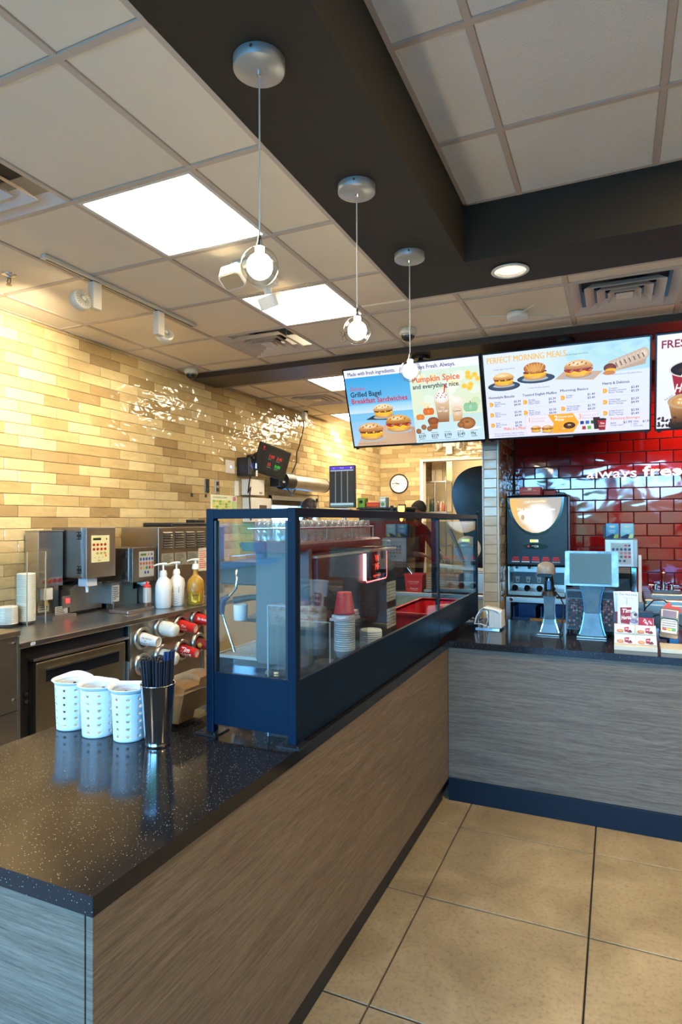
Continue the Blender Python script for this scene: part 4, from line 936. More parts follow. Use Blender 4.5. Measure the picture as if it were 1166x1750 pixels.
def lab_gold(p):
    p.poly([(-.03, .13), (.006, .148), (.016, .118), (-.022, .10)], '#8c94a4').rect(.006, .10, .034, .125, '#c8702a')
    p.poly([(-.03, .03), (0, .018), (.034, .03), (.034, .085), (-.03, .085)], '#d9b82c').text('DaVinci', -.026, .068, .014, '#2a2010', .02, width=.056, shear=.3)
    for k in range(4): p.rect(-.018, .036+.007*k, .022, .039+.007*k, '#8f7a20')
MILK = mat('milky_jug_plastic', (.80, .79, .74), .3)
jug(-2.99, 3.545, 'white handled pump jug left of the others, without a label', MILK, None)
jug(-2.985, 3.685, 'white pump jug with a small brown label, in the middle', MILK, lab_jug)
jug(-2.90, 3.80, 'golden pump bottle with a yellow label beside the case post', mat('gold_bottle', (.42, .22, .025), .28), lab_gold, True)
def squeeze(x, y, m, lb, cap):
    t = thing('squeeze_bottle', lb, 'bottle', (x, y, TZ), group='squeeze bottles')
    obj('bottle_body', B().lathe([(0, .001), (.026, 0), (.029, .004), (.029, .05), (.028, .150), (.024, .158), (0, .158)], (x, y, TZ), 22), m, t)
    obj('cap', B().lathe([(.026, .152), (.027, .166), (.020, .172), (.010, .178), (.005, .198), (0, .199)], (x, y, TZ), 20), cap, t)
    return t
RC = mat('red_cap', (.65, .02, .02), .35)
q = squeeze(-3.06, 3.455, mat('grey_squeeze_plastic', (.42, .38, .34), .3), 'pale squeeze bottle with brown sauce at the bottom and a red tip', RC)
obj('sauce', B().cyl((-3.06, 3.455, TZ+.003), (-3.06, 3.455, TZ+.048), .0295, n=22), mat('brown_sauce', (.12, .055, .02), .3), q)
squeeze(-3.02, 3.545, mat('black_sauce', (.012, .01, .012), .25), 'black squeeze bottle with a red cap beside the white jug', RC)

# ================================================================== WALL ITEMS (left wall)
def plate(y, z, wy, wz, lb, m=WHITE_P, name='wall_outlet', cat='outlet', cut=None, d=.008):
    t = thing(name, lb, cat, (XW+.01, y, z-wz/2))
    obj('cover', B().box(XW+.009, XW+.009+d, y-wy/2, y+wy/2, z-wz/2, z+wz/2), m, t, .002)
    if cut:
        for (dz, h_, w__) in cut: obj('socket', B().box(XW+.009+d, XW+.011+d, y-w__/2, y+w__/2, z+dz-h_/2, z+dz+h_/2), BLACK, t)
    return t
plate(4.80, 1.945, .06, .13, 'black wall switch plate left of the steel outlet cover', BLACKG, cut=[(.03, .03, .02), (-.03, .03, .02)])
plate(4.96, 1.945, .07, .14, 'steel wall outlet cover right of the black switch plate', STEEL, cut=[(.03, .035, .035), (-.03, .035, .035)])
plate(4.57, 1.85, .025, .035, 'tiny black junction spot on tiles, left one', BLACK, 'wall_hook', 'hook'); plate(4.78, 1.85, .025, .03, 'tiny black junction spot on tiles, right one', BLACK, 'wall_hook', 'hook')
plate(5.285, 1.945, .05, .15, 'white vertical switch beside the control boxes', WHITE, 'wall_switch', 'switch', d=.02)
t = thing('wall_poster', 'pinned green, yellow and white chart on tiles above the case', 'poster', (XW+.012, 5.07, 1.68))
obj('sheet', B().box(XW+.010, XW+.012, 4.855, 5.295, 1.66, 1.868), PAPER, t)
p = Print((XW+.0125, 4.855, 1.66), (0, 1, 0), (0, 0, 1)); p.rect(0, 0, .44, .208, '#dfe2c8').rect(0, 0, .44, .02, '#3c8c3c')
for i in range(6):
    for j in range(5): p.rect(.03+.05*i, .03+.026*j, .075+.05*i, .052+.026*j, ['#7fae4a', '#c9cf6a', '#e0d98a', '#8cb46a', '#d3c24e'][(i+j*2) % 5])
p.rect(.35, .05, .43, .15, '#b8d08a').rect(.37, .155, .42, .195, '#c46a9a').text('COOKING CHART', .03, .175, .016, '#2c2c24', .01, width=.24); p.done('chart_print', t)
t = thing('control_box', 'white wall control box with black cables, upper one', 'control box', (-3.45, 5.53, 1.87))
obj('box', B().box(XW+.01, -3.42, 5.38, 5.66, 1.88, 2.045), WHITE_P, t, .006); obj('badge', B().box(-3.42, -3.417, 5.56, 5.61, 1.90, 1.915), STEEL_D, t)
t = thing('control_box', 'white wall box with a brown display, directly above the case rail', 'control box', (-3.45, 5.6, 1.6))
obj('box', B().box(XW+.01, -3.42, 5.40, 5.80, 1.60, 1.855), WHITE_P, t, .006); obj('display', B().box(-3.42, -3.416, 5.56, 5.70, 1.69, 1.78), mat('brown_display', (.12, .07, .05), .3), t)
t = thing('cable_box', 'black cluster of power bricks with a blue light behind the tilted screen', 'power bricks', (-3.42, 5.40, 2.05))
obj('bricks', B().box(XW+.01, -3.38, 5.30, 5.43, 2.07, 2.26), BLACK, t, .01); obj('brick', B().cyl((-3.40, 5.36, 2.24), (-3.40, 5.50, 2.30), .035, n=14), BLACK, t)
obj('brick', B().box(-3.50, -3.42, 5.43, 5.56, 2.15, 2.30), BLACK, t, .012)
obj('status_light', B().box(-3.358, -3.354, 5.385, 5.40, 2.15, 2.20), mat('blue_led', (.1, .2, 1), .3, emit=(.15, .25, 1), es=3), t)
obj('white_tag', B().box(-3.358, -3.355, 5.39, 5.42, 2.07, 2.13), WHITE, t)
t = thing('wall_sensor', 'small wall sensor with a glowing blue dot on tiles', 'sensor', (XW+.01, 5.18, 2.13))
obj('sensor_plate', B().box(XW+.009, XW+.014, 5.10, 5.26, 2.09, 2.22), mat('pale_sensor', (.6, .56, .50), .3), t, .002); obj('blue_dot', B().cyl((XW+.014, 5.19, 2.155), (XW+.018, 5.19, 2.155), .012, n=12), MATS['blue_led'], t)
# tilted timer screen
t = thing('timer_screen', 'tilted black timer display with red and green digits on a wall arm', 'screen', (-3.3, 5.62, 2.05))
U_ = Vector((.16, .975, -.15)).normalized(); V_ = Vector((.26, .17, .95)); V_ = (V_-U_*V_.dot(U_)).normalized(); N_ = U_.cross(V_)
def slab(O, U_, V_, N_, u0, u1, v0, v1, n0, n1):
    return B().add([tuple(O+U_*u+V_*v+N_*n) for n in (n0, n1) for (u, v) in ((u0, v0), (u1, v0), (u1, v1), (u0, v1))], [(0, 3, 2, 1), (4, 5, 6, 7), (0, 1, 5, 4), (1, 2, 6, 5), (2, 3, 7, 6), (3, 0, 4, 7)])
O_ = Vector((-3.30, 5.64, 2.235))
obj('housing', slab(O_, U_, V_, N_, -.25, .25, -.16, .16, -.03, 0), BLACK, t, .006); obj('arm', B().tube([O_-N_*.03, O_-N_*.1+Vector((0, 0, -.02)), (-3.5, 5.55, 2.2)], .02), BLACK, t)
p = Print(O_, U_, V_); p.rect(-.235, -.145, .235, .145, '#0c0f10').rect(-.13, -.10, .16, .09, '#15191a')
for (u, v, s_, c_) in ((-.09, .03, '1:00', '#e8321e'), (.04, .03, '2:45', '#e8321e'), (-.08, -.055, '33', '#e8321e'), (.04, -.055, '0:00', '#28d63c')): p.text(s_, u, v, .034, c_, .012, width=.09 if len(s_) > 2 else .05); p.rect(u, v-.018, u+.06, v-.012, '#7c7c7c')
p.ell(-.19, .115, .014, .012, '#d02020', n=10).text('TIMER', -.21, .085, .012, '#c02020', .01); p.done('digits', t, SCREEN)
# cable
CB = mat('black_cable', (.01, .01, .01), .5)
t = thing('hanging_cable', 'thin black cable dropping from the ceiling to the steel air curtain', 'cable', (-3.45, 6.5, 2.1))
obj('cord', B().tube([(-3.44, 6.66, 2.93), (-3.45, 6.62, 2.86), (-3.44, 6.61, 2.75), (-3.45, 6.57, 2.62), (-3.44, 6.49, 2.50), (-3.45, 6.45, 2.42), (-3.44, 6.42, 2.30), (-3.44, 6.32, 2.18), (-3.43, 6.25, 2.12)], .008, 6), CB, t)
obj('plug', B().box(-3.47, -3.42, 6.60, 6.68, 2.83, 2.93), WHITE_P, t, .008); obj('ceiling_clip', B().cyl((-3.44, 6.67, 2.92), (-3.44, 6.67, 2.95), .025, n=12), BLACK, t)
t = thing('air_curtain', 'horizontal steel cylinder air curtain with a black motor head above the service window', 'air curtain', (-3.38, 6.4, 1.96))
obj('tube_body', B().cyl((-3.38, 6.15, 2.055), (-3.38, 7.02, 2.055), .085, n=28), STEEL, t); obj('end_cap', B().cyl((-3.38, 7.02, 2.055), (-3.38, 7.04, 2.055), .088, n=28), BLACK, t)
obj('motor_head', B().cyl((-3.38, 5.95, 2.06), (-3.38, 6.15, 2.06), .098, n=24).box(-3.46, -3.34, 5.84, 5.97, 1.99, 2.09), BLACK, t, .004)
obj('motor_badge', B().box(-3.335, -3.33, 5.90, 5.95, 2.03, 2.05), WHITE, t); obj('loose_loop', B().tube([(-3.34, 6.0, 1.98), (-3.33, 6.06, 1.93), (-3.34, 6.14, 1.91), (-3.35, 6.20, 1.95), (-3.35, 6.22, 2.0)], .008, 6), CB, t)
obj('wall_bracket', B().box(XW+.01, -3.40, 6.3, 6.34, 2.0, 2.1), BLACK, t); obj('wall_bracket', B().box(XW+.01, -3.40, 6.85, 6.89, 2.0, 2.1), BLACK, t)
put(obj('loose_cable', B().tube([(-3.41, 5.38, 2.09), (-3.40, 5.33, 2.0), (-3.42, 5.34, 1.9), (-3.40, 5.36, 1.96), (-3.41, 5.35, 1.85), (-3.42, 5.38, 1.7), (-3.42, 5.39, 1.62)], .007, 6), CB), 'black cables looping down the left side of the white control boxes', 'cable')

# ================================================================== CEILING FIXTURES
GLOW = mat('frosted_bulb', (1, .95, .85), .5, emit=(1, .88, .66), es=14)
BALLG = glassy('clear_glass_ball', (.97, .98, .97), .04, .7, 2.6, .0)
GREYM = mat('satin_grey_metal', (.36, .37, .35), .38, .4)
for (y, zb, lb) in ((1.536, 2.345, 'nearest of the three glass ball pendants, hanging lowest in front of the bright panel'), (2.276, 2.366, 'middle of the three glass ball pendants'), (2.97, 2.358, 'farthest glass ball pendant, in front of the left menu screen')):
    t = thing('pendant_lamp', lb, 'lamp', (-.942, y, zb), group='glass ball pendants')
    obj('canopy', B().lathe([(0, ZC-.032), (.072, ZC-.032), (.0755, ZC-.029), (.076, ZC-.003), (.076, ZC-.002), (0, ZC-.002)], (-.942, y, 0), 40), GREYM, t)
    obj('canopy_screw', B().cyl((-.942+.02, y-.073, ZC-.016), (-.942+.02, y-.0775, ZC-.016), .005, n=10), CHROME, t)
    obj('cord', B().tube([(-.942, y, ZC-.033), (-.9425, y+.002, (ZC+zb)/2), (-.942, y, zb+.085)], .0026, 8), mat('silver_cord', (.5, .5, .47), .35), t)
    obj('cord_grip', B().cyl((-.942, y, ZC-.046), (-.942, y, ZC-.032), .006, .009, 10), CHROME, t)
    obj('socket_cap', B().lathe([(0, .090), (.004, .089), (.007, .070), (.011, .057), (.012, .050), (0, .050)], (-.942, y, zb), 16), CHROME, t)
    obj('glass_ball', B().sph((-.942, y, zb), .055, 32, 20), BALLG, t); obj('bulb', B().sph((-.942, y, zb), .038, 24, 14).cyl((-.942, y, zb+.025), (-.942, y, zb+.055), .014, n=16), GLOW, t)
FIX = mat('warm_white_fixture', (.66, .62, .52), .4)
TRX = -2.615
t = thing('track_light', 'white ceiling track carrying two adjustable spot heads at upper left', 'track light', (TRX, 2.8, ZC))
obj('track', B().box(TRX-.018, TRX+.018, 2.20, 3.42, ZC-.022, ZC-.001), FIX, t, .002); obj('track_groove', B().box(TRX-.006, TRX+.006, 2.22, 3.40, ZC-.0235, ZC-.021), BLACK, t)
def head(y, dv, side, lb):
    h = obj('spot_head', B().box(TRX-.022, TRX+.022, y-.030, y+.030, ZC-.175, ZC-.028), FIX, t, .004)
    obj('adapter', B().box(TRX-.014, TRX+.014, y-.02, y+.02, ZC-.03, ZC-.02), BLACK, h)
    d = Vector(dv).normalized(); c = Vector((TRX-.02, y+side, ZC-.150))
    obj('lamp_drum', B().lathe([(.030, -.028), (.052, -.026), (.056, -.020), (.056, .016), (.052, .020), (.050, .020), (.048, .012), (0, .010)], c, 32, axis=d), FIX, h)
    fn = B(); R_ = d.to_track_quat('Z', 'Y').to_matrix()
    for k in range(20):
        a = 2*PI*k/20; u = R_ @ Vector((math.cos(a), math.sin(a), 0)); fn.cyl(c - d*.030+u*.014, c-d*.030+u*.048, .0018, n=5)
    o = obj('cooling_fins', fn, mat('fin_grey', (.35, .36, .3), .5), h); o['kind'] = 'stuff'
    obj('fin_disc', B().lathe([(0, -.0285), (.050, -.0275)], c, 28, axis=d), FIX, h); obj('hub', B().cyl(c-d*.034, c-d*.028, .012, n=16), FIX, h)
    obj('lens', B().lathe([(0, .0135), (.046, .0135)], c, 28, axis=d), mat('lit_lens', (1, .9, .7), .4, emit=(1, .82, .5), es=6), h)
head(2.54, (-1, .05, -.28), -.085, ''); head(3.06, (-.9, .45, -.5), .075, '')
t = thing('emergency_light', 'white two-headed emergency light on the ceiling behind the nearest pendant', 'emergency light', (-1.75, 2.80, ZC))
obj('base', B().box(-1.82, -1.69, 2.67, 2.96, ZC-.05, ZC-.001), WHITE, t, .008)
for y, s_ in ((2.62, -1), (2.99, 1)):
    c = Vector((-1.765, y, ZC-.105)); rd = Matrix.Translation(c) @ Matrix.Rotation(.5*s_, 4, 'X') @ Matrix.Rotation(-.15, 4, 'Y')
    b = B().prism(rrect(-.06, .06, -.05, .05, .024), 'z', -.035, .03).xf(rd); h = obj('lamp_head', b, WHITE, t, .012, seg=3)
    obj('reflector', B().prism(rrect(-.052, .052, -.042, .042, .018), 'z', -.038, -.034).xf(rd), mat('ribbed_reflector', (.50, .42, .30), .25, .6), h); obj('neck', B().cyl((-1.765, y-.02*s_, ZC-.075), (-1.765, y-.04*s_, ZC-.03), .022, n=14), WHITE, t)
def dome(x, y, z, lb, m=FIX):
    t = thing('dome_camera', lb, 'camera', (x, y, z), group='dome cameras')
    obj('base', B().lathe([(0, 0), (.062, 0), (.062, -.03), (.056, -.045), (.046, -.046)], (x, y, z), 28), m, t); obj('smoked_dome', B().lathe([(.046, -.044), (.044, -.062), (.034, -.078), (.018, -.087), (0, -.09)], (x, y, z), 24), mat('smoked_dome', (.02, .02, .022), .05), t)
    obj('trim_ring', B().lathe([(.046, -.044), (.050, -.05), (.046, -.053)], (x, y, z), 24), STEEL, t)
dome(-1.325, 4.13, ZC, 'white dome camera on the ceiling above the left menu screen'); dome(-3.40, 4.40, ZC, 'dome camera in the corner of the tiled wall and the dark beam')
def sprinkler(x, y, lb):
    t = thing('sprinkler', lb, 'sprinkler', (x, y, ZC), group='ceiling sprinklers')
    obj('escutcheon', B().lathe([(.038, -.001), (.036, -.006), (.014, -.010), (.012, -.018)], (x, y, ZC), 24), CHROME, t); BR = mat('aged_brass', (.35, .27, .16), .35, .9)
    obj('frame', B().tube([(x-.005, y, ZC-.015), (x-.014, y, ZC-.035), (x-.004, y, ZC-.055)], .003, 6).tube([(x+.005, y, ZC-.015), (x+.014, y, ZC-.035), (x+.004, y, ZC-.055)], .003, 6), BR, t); obj('deflector', B().cyl((x, y, ZC-.058), (x, y, ZC-.055), .015, n=16), BR, t)
sprinkler(-3.0, 2.31, 'brass pendent sprinkler at the left edge of the photo'); sprinkler(-1.77, 4.03, 'dark sprinkler just left of the middle pendant ball')
ax, ay = -.575, 4.10
t = thing('wireless_antenna', 'white disc on the ceiling with four thin rod antennas', 'antenna', (ax, ay, ZC))
obj('disc', B().lathe([(0, -.045), (.055, -.044), (.066, -.036), (.069, -.022), (.066, -.006), (.05, -.001), (0, -.001)], (ax, ay, ZC), 36), WHITE, t)
for k, (an, L_) in enumerate(((.42, .25), (.42+PI, .25), (2.2, .17), (2.2+PI, .22))):
    ca, sa = math.cos(an), math.sin(an); obj('rod', B().tube([(ax+.05*ca, ay+.05*sa, ZC-.02), (ax+L_*ca, ay+L_*sa, ZC-.022)], [.0055, .004], 8), mat('ivory_rod', (.75, .72, .58), .4), t)
t = thing('downlight', 'round recessed chrome downlight in the dark soffit', 'downlight', (-.51, 3.385, ZC))
obj('trim_ring', B().lathe([(.082, .0), (.098, -.002), (.100, -.006), (.095, -.009), (.083, -.008), (.082, 0)], (-.51, 3.385, ZC-.002), 40), WHITE, t)
obj('reflector_cone', B().lathe([(.083, -.006), (.080, -.002), (.05, -.0025), (0, -.003)], (-.51, 3.385, ZC-.002), 40), mat('faceted_reflector', (.75, .72, .62), .18, 1, emit=(1, .9, .7), es=.25, bump=.6), t)
for (x, y) in ((-1.403, 4.70), (-.331, 4.70), (.79, 4.70)):
    t = thing('screen_mount', 'black ceiling mount plate over the %s menu screen' % {-1.403: 'left', -.331: 'middle', .79: 'right'}[x], 'bracket', (x, y, 2.90))
    obj('mount_plate', B().cyl((x, y, 2.875), (x, y, 2.90), .075, n=28), BLACK, t); obj('mount_pole', B().cyl((x, y, 2.62), (x, y, 2.875), .02, n=16), BLACK, t)
    obj('cross_bar', B().box(x-.2, x+.2, y+.0, y+.03, 2.55, 2.62), BLACK, t)

# ================================================================== MENU SCREENS
TU = Vector((1, 0, 0)); TV = Vector((0, -.2385, .6017)).normalized(); TN = TU.cross(TV)
def screen(x0, x1, lb):
    w_ = x1-x0; O = Vector((x0, 4.737, 2.2135)); h_ = .647
    t = thing('menu_screen', lb, 'screen', (x0+w_/2, 4.75, 2.2), group='menu screens')
    obj('housing', slab(O, TU, TV, TN, 0, w_, 0, h_, -.045, 0), BLACK, t, .004)
    obj('bezel', slab(O, TU, TV, TN, 0, w_, 0, .014, -.002, .004).add(*[(q.v, q.f) for q in [slab(O, TU, TV, TN, 0, w_, h_-.010, h_, -.002, .004)]][0]).add(*[(q.v, q.f) for q in [slab(O, TU, TV, TN, 0, .010, .014, h_-.01, -.002, .004)]][0]).add(*[(q.v, q.f) for q in [slab(O, TU, TV, TN, w_-.010, w_, .014, h_-.01, -.002, .004)]][0]), BLACKG, t)
    for u in (.03, w_-.03): obj('corner_lug', slab(O, TU, TV, TN, u-.012, u+.012, -.014, 0, -.03, -.005), BLACK, t)
    obj('status_bar', slab(O, TU, TV, TN, w_/2-.05, w_/2+.05, -.008, 0, -.03, 0), STEEL_D, t)
    pp = Print(O+TU*.011+TV*.015+TN*.001, TU, TV, .00008); pp.clip = (w_-.022, h_-.026); return t, pp, w_-.022, h_-.026
def egg_sandwich(p, u, v, s, top='#d9a55c', edge='#a8682c', kind='bagel'):
    p.ell(u, v-s*.50, s*.95, s*.16, '#b9c6cf', '#9fb2c0'); p.ell(u, v-.34*s, s*.82, s*.25, '#ecc887', '#b97f3c')
    p.ell(u, v-.16*s, s*.86, s*.20, '#ffd23c', '#f0a818'); p.poly([(u-.55*s, v-.12*s), (u+.5*s, v-.16*s), (u+.30*s, v-.48*s), (u-.05*s, v-.22*s)], '#ffbf26')
    p.ell(u, v+.02*s, s*.86, s*.14, '#8c4426', '#4c1c0e')
    for k in range(9): p.ell(u-.72*s+.18*k*s, v-.06*s+.03*s*(k % 2), .07*s, .05*s, ['#a85c34', '#6c2c16', '#ffd860'][k % 3], n=8)
    if kind == 'bacon':
        for k in range(6): p.ell(u-.75*s+.30*k*s, v-.05*s-.03*s*(k % 2), .21*s, .085*s, '#e08870' if k % 2 else '#b8321f', '#8c1c14', n=10, rot=.5*(k % 2*2-1))
    if kind == 'croissant':
        p.ell(u, v+.30*s, s*.80, s*.42, '#e0a44e', '#a85f1e')
        for k in range(7): p.ell(u-.5*s+.17*k*s, v+.34*s+.05*s*math.sin(k*1.7), .05*s, .34*s, '#c57f30', '#e9b866', n=12, rot=.5-k*.16)
    else:
        p.poly([(u+s*(.92*math.cos(q_)), v+s*(.12+(.52 if q_ < PI else .10)*math.sin(q_))) for q_ in [2*PI*i_/30 for i_ in range(30)]], None, [top if math.sin(2*PI*i_/30) > .3 else edge for i_ in range(30)]); p.ell(u-.12*s, v+.40*s, s*.62, s*.17, '#f8e4bc', top, n=18)
        if kind in ('bagel', 'bacon'):
            for k in range(5): p.ell(u-.55*s+.26*k*s, v+(.46 if k % 2 else .36)*s, .085*s, .035*s, '#6c3614', n=8, rot=.6)
def pumpkin(p, u, v, s, c1='#f08a34', c2='#c85a14'):
    for k in (-2, 2, -1, 1, 0): p.ell(u+.28*k*s, v, s*.42, s*.62, c1, c2, n=16)
    p.rect(u-.05*s, v+.55*s, u+.06*s, v+.85*s, '#6a5a2a')
def tallcup(p, u, v, w_, h_, c1, c2): p.poly([(u-.36*w_, v), (u+.36*w_, v), (u+.5*w_, v+h_), (u-.5*w_, v+h_)], None, [c2, c2, c1, c1])
# left screen
t, p, W_, H_ = screen(-1.995, -.899, 'left menu screen with breakfast bagel sandwiches and autumn drinks')
p.rect(0, 0, W_, H_, '#dcdcf6', '#e6e8fb'); hw = W_*.5
p.rect(0, 0, hw, .20, '#a9cbe8', '#8fc0e4'); p.rect(0, .20, hw, H_*.90, '#7cc0e6', '#2f9fdc'); p.rect(0, .27, hw, .34, '#c8def0', '#86c6ea')
p.poly([(.02, 0), (hw, .0), (hw, .13), (.33, .17), (.10, .12)], None, ['#caa98a', '#c39f80', '#b98f70', '#c9a587', '#d3b394'])
p.poly([(.13, .215), (.36, .20), (.40, .235), (.20, .245)], '#2c3440')
p.text('Made with fresh ingredients.', .028, H_-.047, .030, '#2a2a58', .012, width=.40)
p.text('Delicious', .028, .455, .034, '#c22a5a', .004, width=.13, shear=.3).text('Grilled Bagel', .028, .405, .042, '#1c2034', .022, width=.265).text('Breakfast Sandwiches', .028, .352, .042, '#c01c3e', .022, width=.475)
egg_sandwich(p, .29, .275, .093, '#e8d2a0', '#b98746'); egg_sandwich(p, .405, .165, .115, '#e0a44a', '#a8682c', 'bacon'); egg_sandwich(p, .165, .115, .118, '#e2b070', '#b06e30')
p.text('Price is taxes not included. All rights reserved.', .04, .018, .008, '#5a4a48', 0, width=.24)
p.rect(hw, 0, W_, .21, '#bfe0f0', '#c2dcd8'); p.rect(hw, .21, W_, H_*.90, '#dce2c0', '#cfe4d4')
q = random.Random(5)
for k in range(26):
    u, v = hw+.06+q.random()*(W_-hw-.09), .24+q.random()*.27; c_ = q.choice(['#f2c640', '#f5d878', '#e8e4b8', '#c9dcb0', '#f0b838', '#dfe8d8']) if u > W_*.82 else q.choice(['#dbe8d8', '#cfe2cc', '#e4ecdc', '#e9ddb0'])
    p.ell(u, v, .03+q.random()*.02, .03+q.random()*.02, c_, n=12)
for k in range(9): p.ell(W_-.13+q.random()*.12, .38+q.random()*.13, .022, .020, '#f0b420', '#f5cf5c', n=10)
p.rect(hw, H_*.905, W_, H_, '#e6e8fb'); p.text('Always Fresh. Always.', hw+.02, H_-.046, .030, '#2a2a58', .012, width=.345)
p.text('Pumpkin Spice', hw+.02, .475, .046, '#e8602c', .022, width=.37).text('and everything nice.', hw+.02, .425, .036, '#1c2034', .016, width=.365)
pumpkin(p, hw+.125, .245, .045); pumpkin(p, hw+.055, .205, .034, '#f2a03c', '#d2701c'); pumpkin(p, W_-.085, .255, .055, '#a9d8b4', '#7cb890')
tallcup(p, .775, .155, .115, .175, '#e2c4a0', '#8c5a34'); p.ell(.775, .345, .060, .045, '#ffffff', '#d8d0c8'); p.ell(.775, .375, .035, .035, '#fbfaf8', '#e0d8d0')
for k in range(8): p.ell(.735+.011*k, .345+.016*(k % 3), .004, .006, '#7c3a20', n=6, rot=k)
p.poly([(.795, .38), (.803, .38), (.815, .445), (.806, .445)], '#d8202c'); p.text('Iced Capp', .775, .235, .020, '#f4ece4', .01, align='c', width=.08).text('Tim', .775, .262, .014, '#f4ece4', .01, align='c')
tallcup(p, .885, .155, .095, .16, '#f2e8dc', '#c8965c'); p.ell(.885, .32, .046, .025, '#fffdf8', '#e8dcc8'); p.ell(.885, .235, .036, .036, '#e8d6c0', '#dcc4a4'); p.text('Latte', .885, .228, .016, '#5c3a24', .01, align='c', width=.055)
p.ell(hw+.155, .155, .040, .022, '#c07a3c', '#8c4e20'); tallcup(p, hw+.155, .105, .075, .055, '#b4682c', '#8c4a1c'); p.ell(hw+.155, .172, .044, .028, '#a85c28', '#7c3c14')
for k, (u, v) in enumerate(((.030, .095), (.075, .125), (.120, .110))): p.ell(hw+u, v, .021, .021, '#b0703c', '#7c4820')
p.poly([(.845, .085), (1.0, .075), (W_-.01, .10), (.95, .115)], '#e4e8ea'); p.ell(.955, .135, .062, .046, '#c88a50', '#8c5224'); p.ell(.952, .145, .024, .014, '#6c3c1c', '#b07840'); p.ell(.905, .125, .028, .024, '#b4743c', '#8a5024')
for k, s_ in enumerate(('$339', '$329', '$199', '$149', '99¢')):
    u = hw+.025+.103*k; p.text(s_, u, .042, .026, '#2a2048', .014, width=.058 if k < 4 else .04); p.rect(u+.004, .030, u+.05, .034, '#57507a'); p.rect(u, .076, u+.055, .079, '#57507a')
p.text('Plus applicable taxes. Prices and participation may vary.', hw+.02, .014, .008, '#3c3850', 0, width=.32)
p.done('display_picture', t, SCREEN)
# middle screen
t, p, W_, H_ = screen(-.888, .222, 'middle menu screen headed PERFECT MORNING MEALS')
p.rect(0, 0, W_, H_, '#dcdff6', '#d5e2f4'); p.poly([(.35, .40), (W_, .42), (W_, H_), (.45, H_)], None, ['#d6e4f6', '#a9d6ea', '#8fd0dc', '#cfe2f4'])
for k in range(10): p.ell(.62+.05*k, .55+.02*(k % 3), .06, .04, ['#a4d8dc', '#b8e0dc', '#9ccfe4'][k % 3], '#b4dbe6', n=14)
p.text('PERFECT MORNING MEALS', .022, .555, .044, '#ecb92e', .022, width=.545)
p.ell(.135, .385, .115, .034, '#5a6c84', '#2c3a50'); egg_sandwich(p, .135, .43, .082, '#eac07c', '#c48a44', 'biscuit')
p.ell(.36, .42, .13, .034, '#5a6c84', '#2c3a50'); egg_sandwich(p, .355, .465, .095, kind='croissant')
p.poly([(.49, .40), (.74, .375), (.80, .43), (.55, .45)], '#c4a690'); egg_sandwich(p, .645, .455, .102, '#e8b878', '#b4763a', 'bacon')
p.poly([(.78, .405), (1.06, .45), (1.07, .50), (.82, .42)], '#b8a08c')
for k in range(9): p.ell(.86+.024*k, .455+.008*k, .032, .040, '#e6dcd0', '#c0a890', n=14)
for k in range(7): p.poly([(.875+.027*k, .475+.008*k), (.885+.027*k, .478+.008*k), (.897+.027*k, .448+.008*k), (.889+.027*k, .446+.008*k)], '#8c6a50')
p.ell(.845, .445, .040, .030, '#8c4a28', '#5c2a14'); p.ell(.85, .43, .036, .012, '#f4b428', n=12); p.ell(.84, .412, .04, .015, '#c88040', n=12)
for (s_, u, v, wd_) in (('Sausage, Egg & Cheese Biscuit', .07, .505, .15), ('Croissant Breakfast Sandwich', .30, .352, .15), ('Grilled Bagel with Bacon', .57, .558, .14), ("Grilled Farmer's Breakfast Wrap", .86, .395, .18)): p.text(s_, u, v, .009, '#3c5478', 0, width=wd_)
def item(u, v, nm, l2, l3, a, b_, wd_=.06):
    p.ell(u+.014, v+.012, .014, .016, '#f0a81c', n=14); p.rect(u, v-.004, u+.016, v+.028, '#f0a81c'); p.text('1', u+.006, v+.004, .013, '#ffffff', .01)
    for i_, s_ in enumerate((nm, l2, l3)):
        if s_: p.text(s_, u+.036, v+.022-.014*i_, .0105, '#2c2c50', .004)
    p.text(a, u+.175, v+.016, .016, '#22224a', .01).text(b_, u+.175, v-.008, .016, '#22224a', .01)
cols = [(.020, .30, 'Homestyle Biscuits', [('Sausage,', 'Egg & Cheese', 'Biscuit', '$3.39', '$4.99'), ('Bacon,', 'Egg & Cheese', 'Biscuit', '$3.39', '$4.99'), ('Steak,', 'Egg & Cheese', 'Biscuit', '$3.99', '$5.79')]),
        (.262, .30, 'Toasted English Muffins', [('Sausage,', 'Egg & Cheese', 'English Muffin', '$3.39', '$4.99'), ('Bacon,', 'Egg & Cheese', 'English Muffin', '$3.39', '$4.99')]),
        (.520, .31, 'Morning Basics', [('Sausage', 'Biscuit', '', '$1.49', '$3.49'), ('Turkey Sausage,', 'Egg & Cheese', 'English Muffin', '$2.79', '$4.29')]),
        (.795, .335, 'Hearty & Delicious', [('Croissant', 'Breakfast Sandwich', 'Bacon / Sausage', '$3.49', '$5.29'), ('Grilled Bagel', 'Breakfast Sandwich', 'Bacon / Sausage', '$3.29', '$4.99'), ("Grilled Farmer's", 'Breakfast Wrap', 'Bacon / Sausage', '$3.99', '$5.49')])]
for (u, v, hd, its) in cols:
    p.text(hd, u, v, .0185, '#241c48', .014, width=.235 if 'Toast' in hd else .185 if u < .7 else .17)
    for k, it in enumerate(its): item(u+.004, v-.055-.078*k, *it); p.rect(u+.02, v-.082-.078*k, u+.2, v-.081-.078*k, '#b8bcd4')
p.text('Make it a Meal', .115, .060, .024, '#ec7a3c', .012, width=.155).text('Meals include medium coffee or medium', .045, .032, .009, '#2c2c50', .006, width=.215).text('fountain drink & hash browns or donut.', .045, .016, .009, '#2c2c50', .006, width=.215)
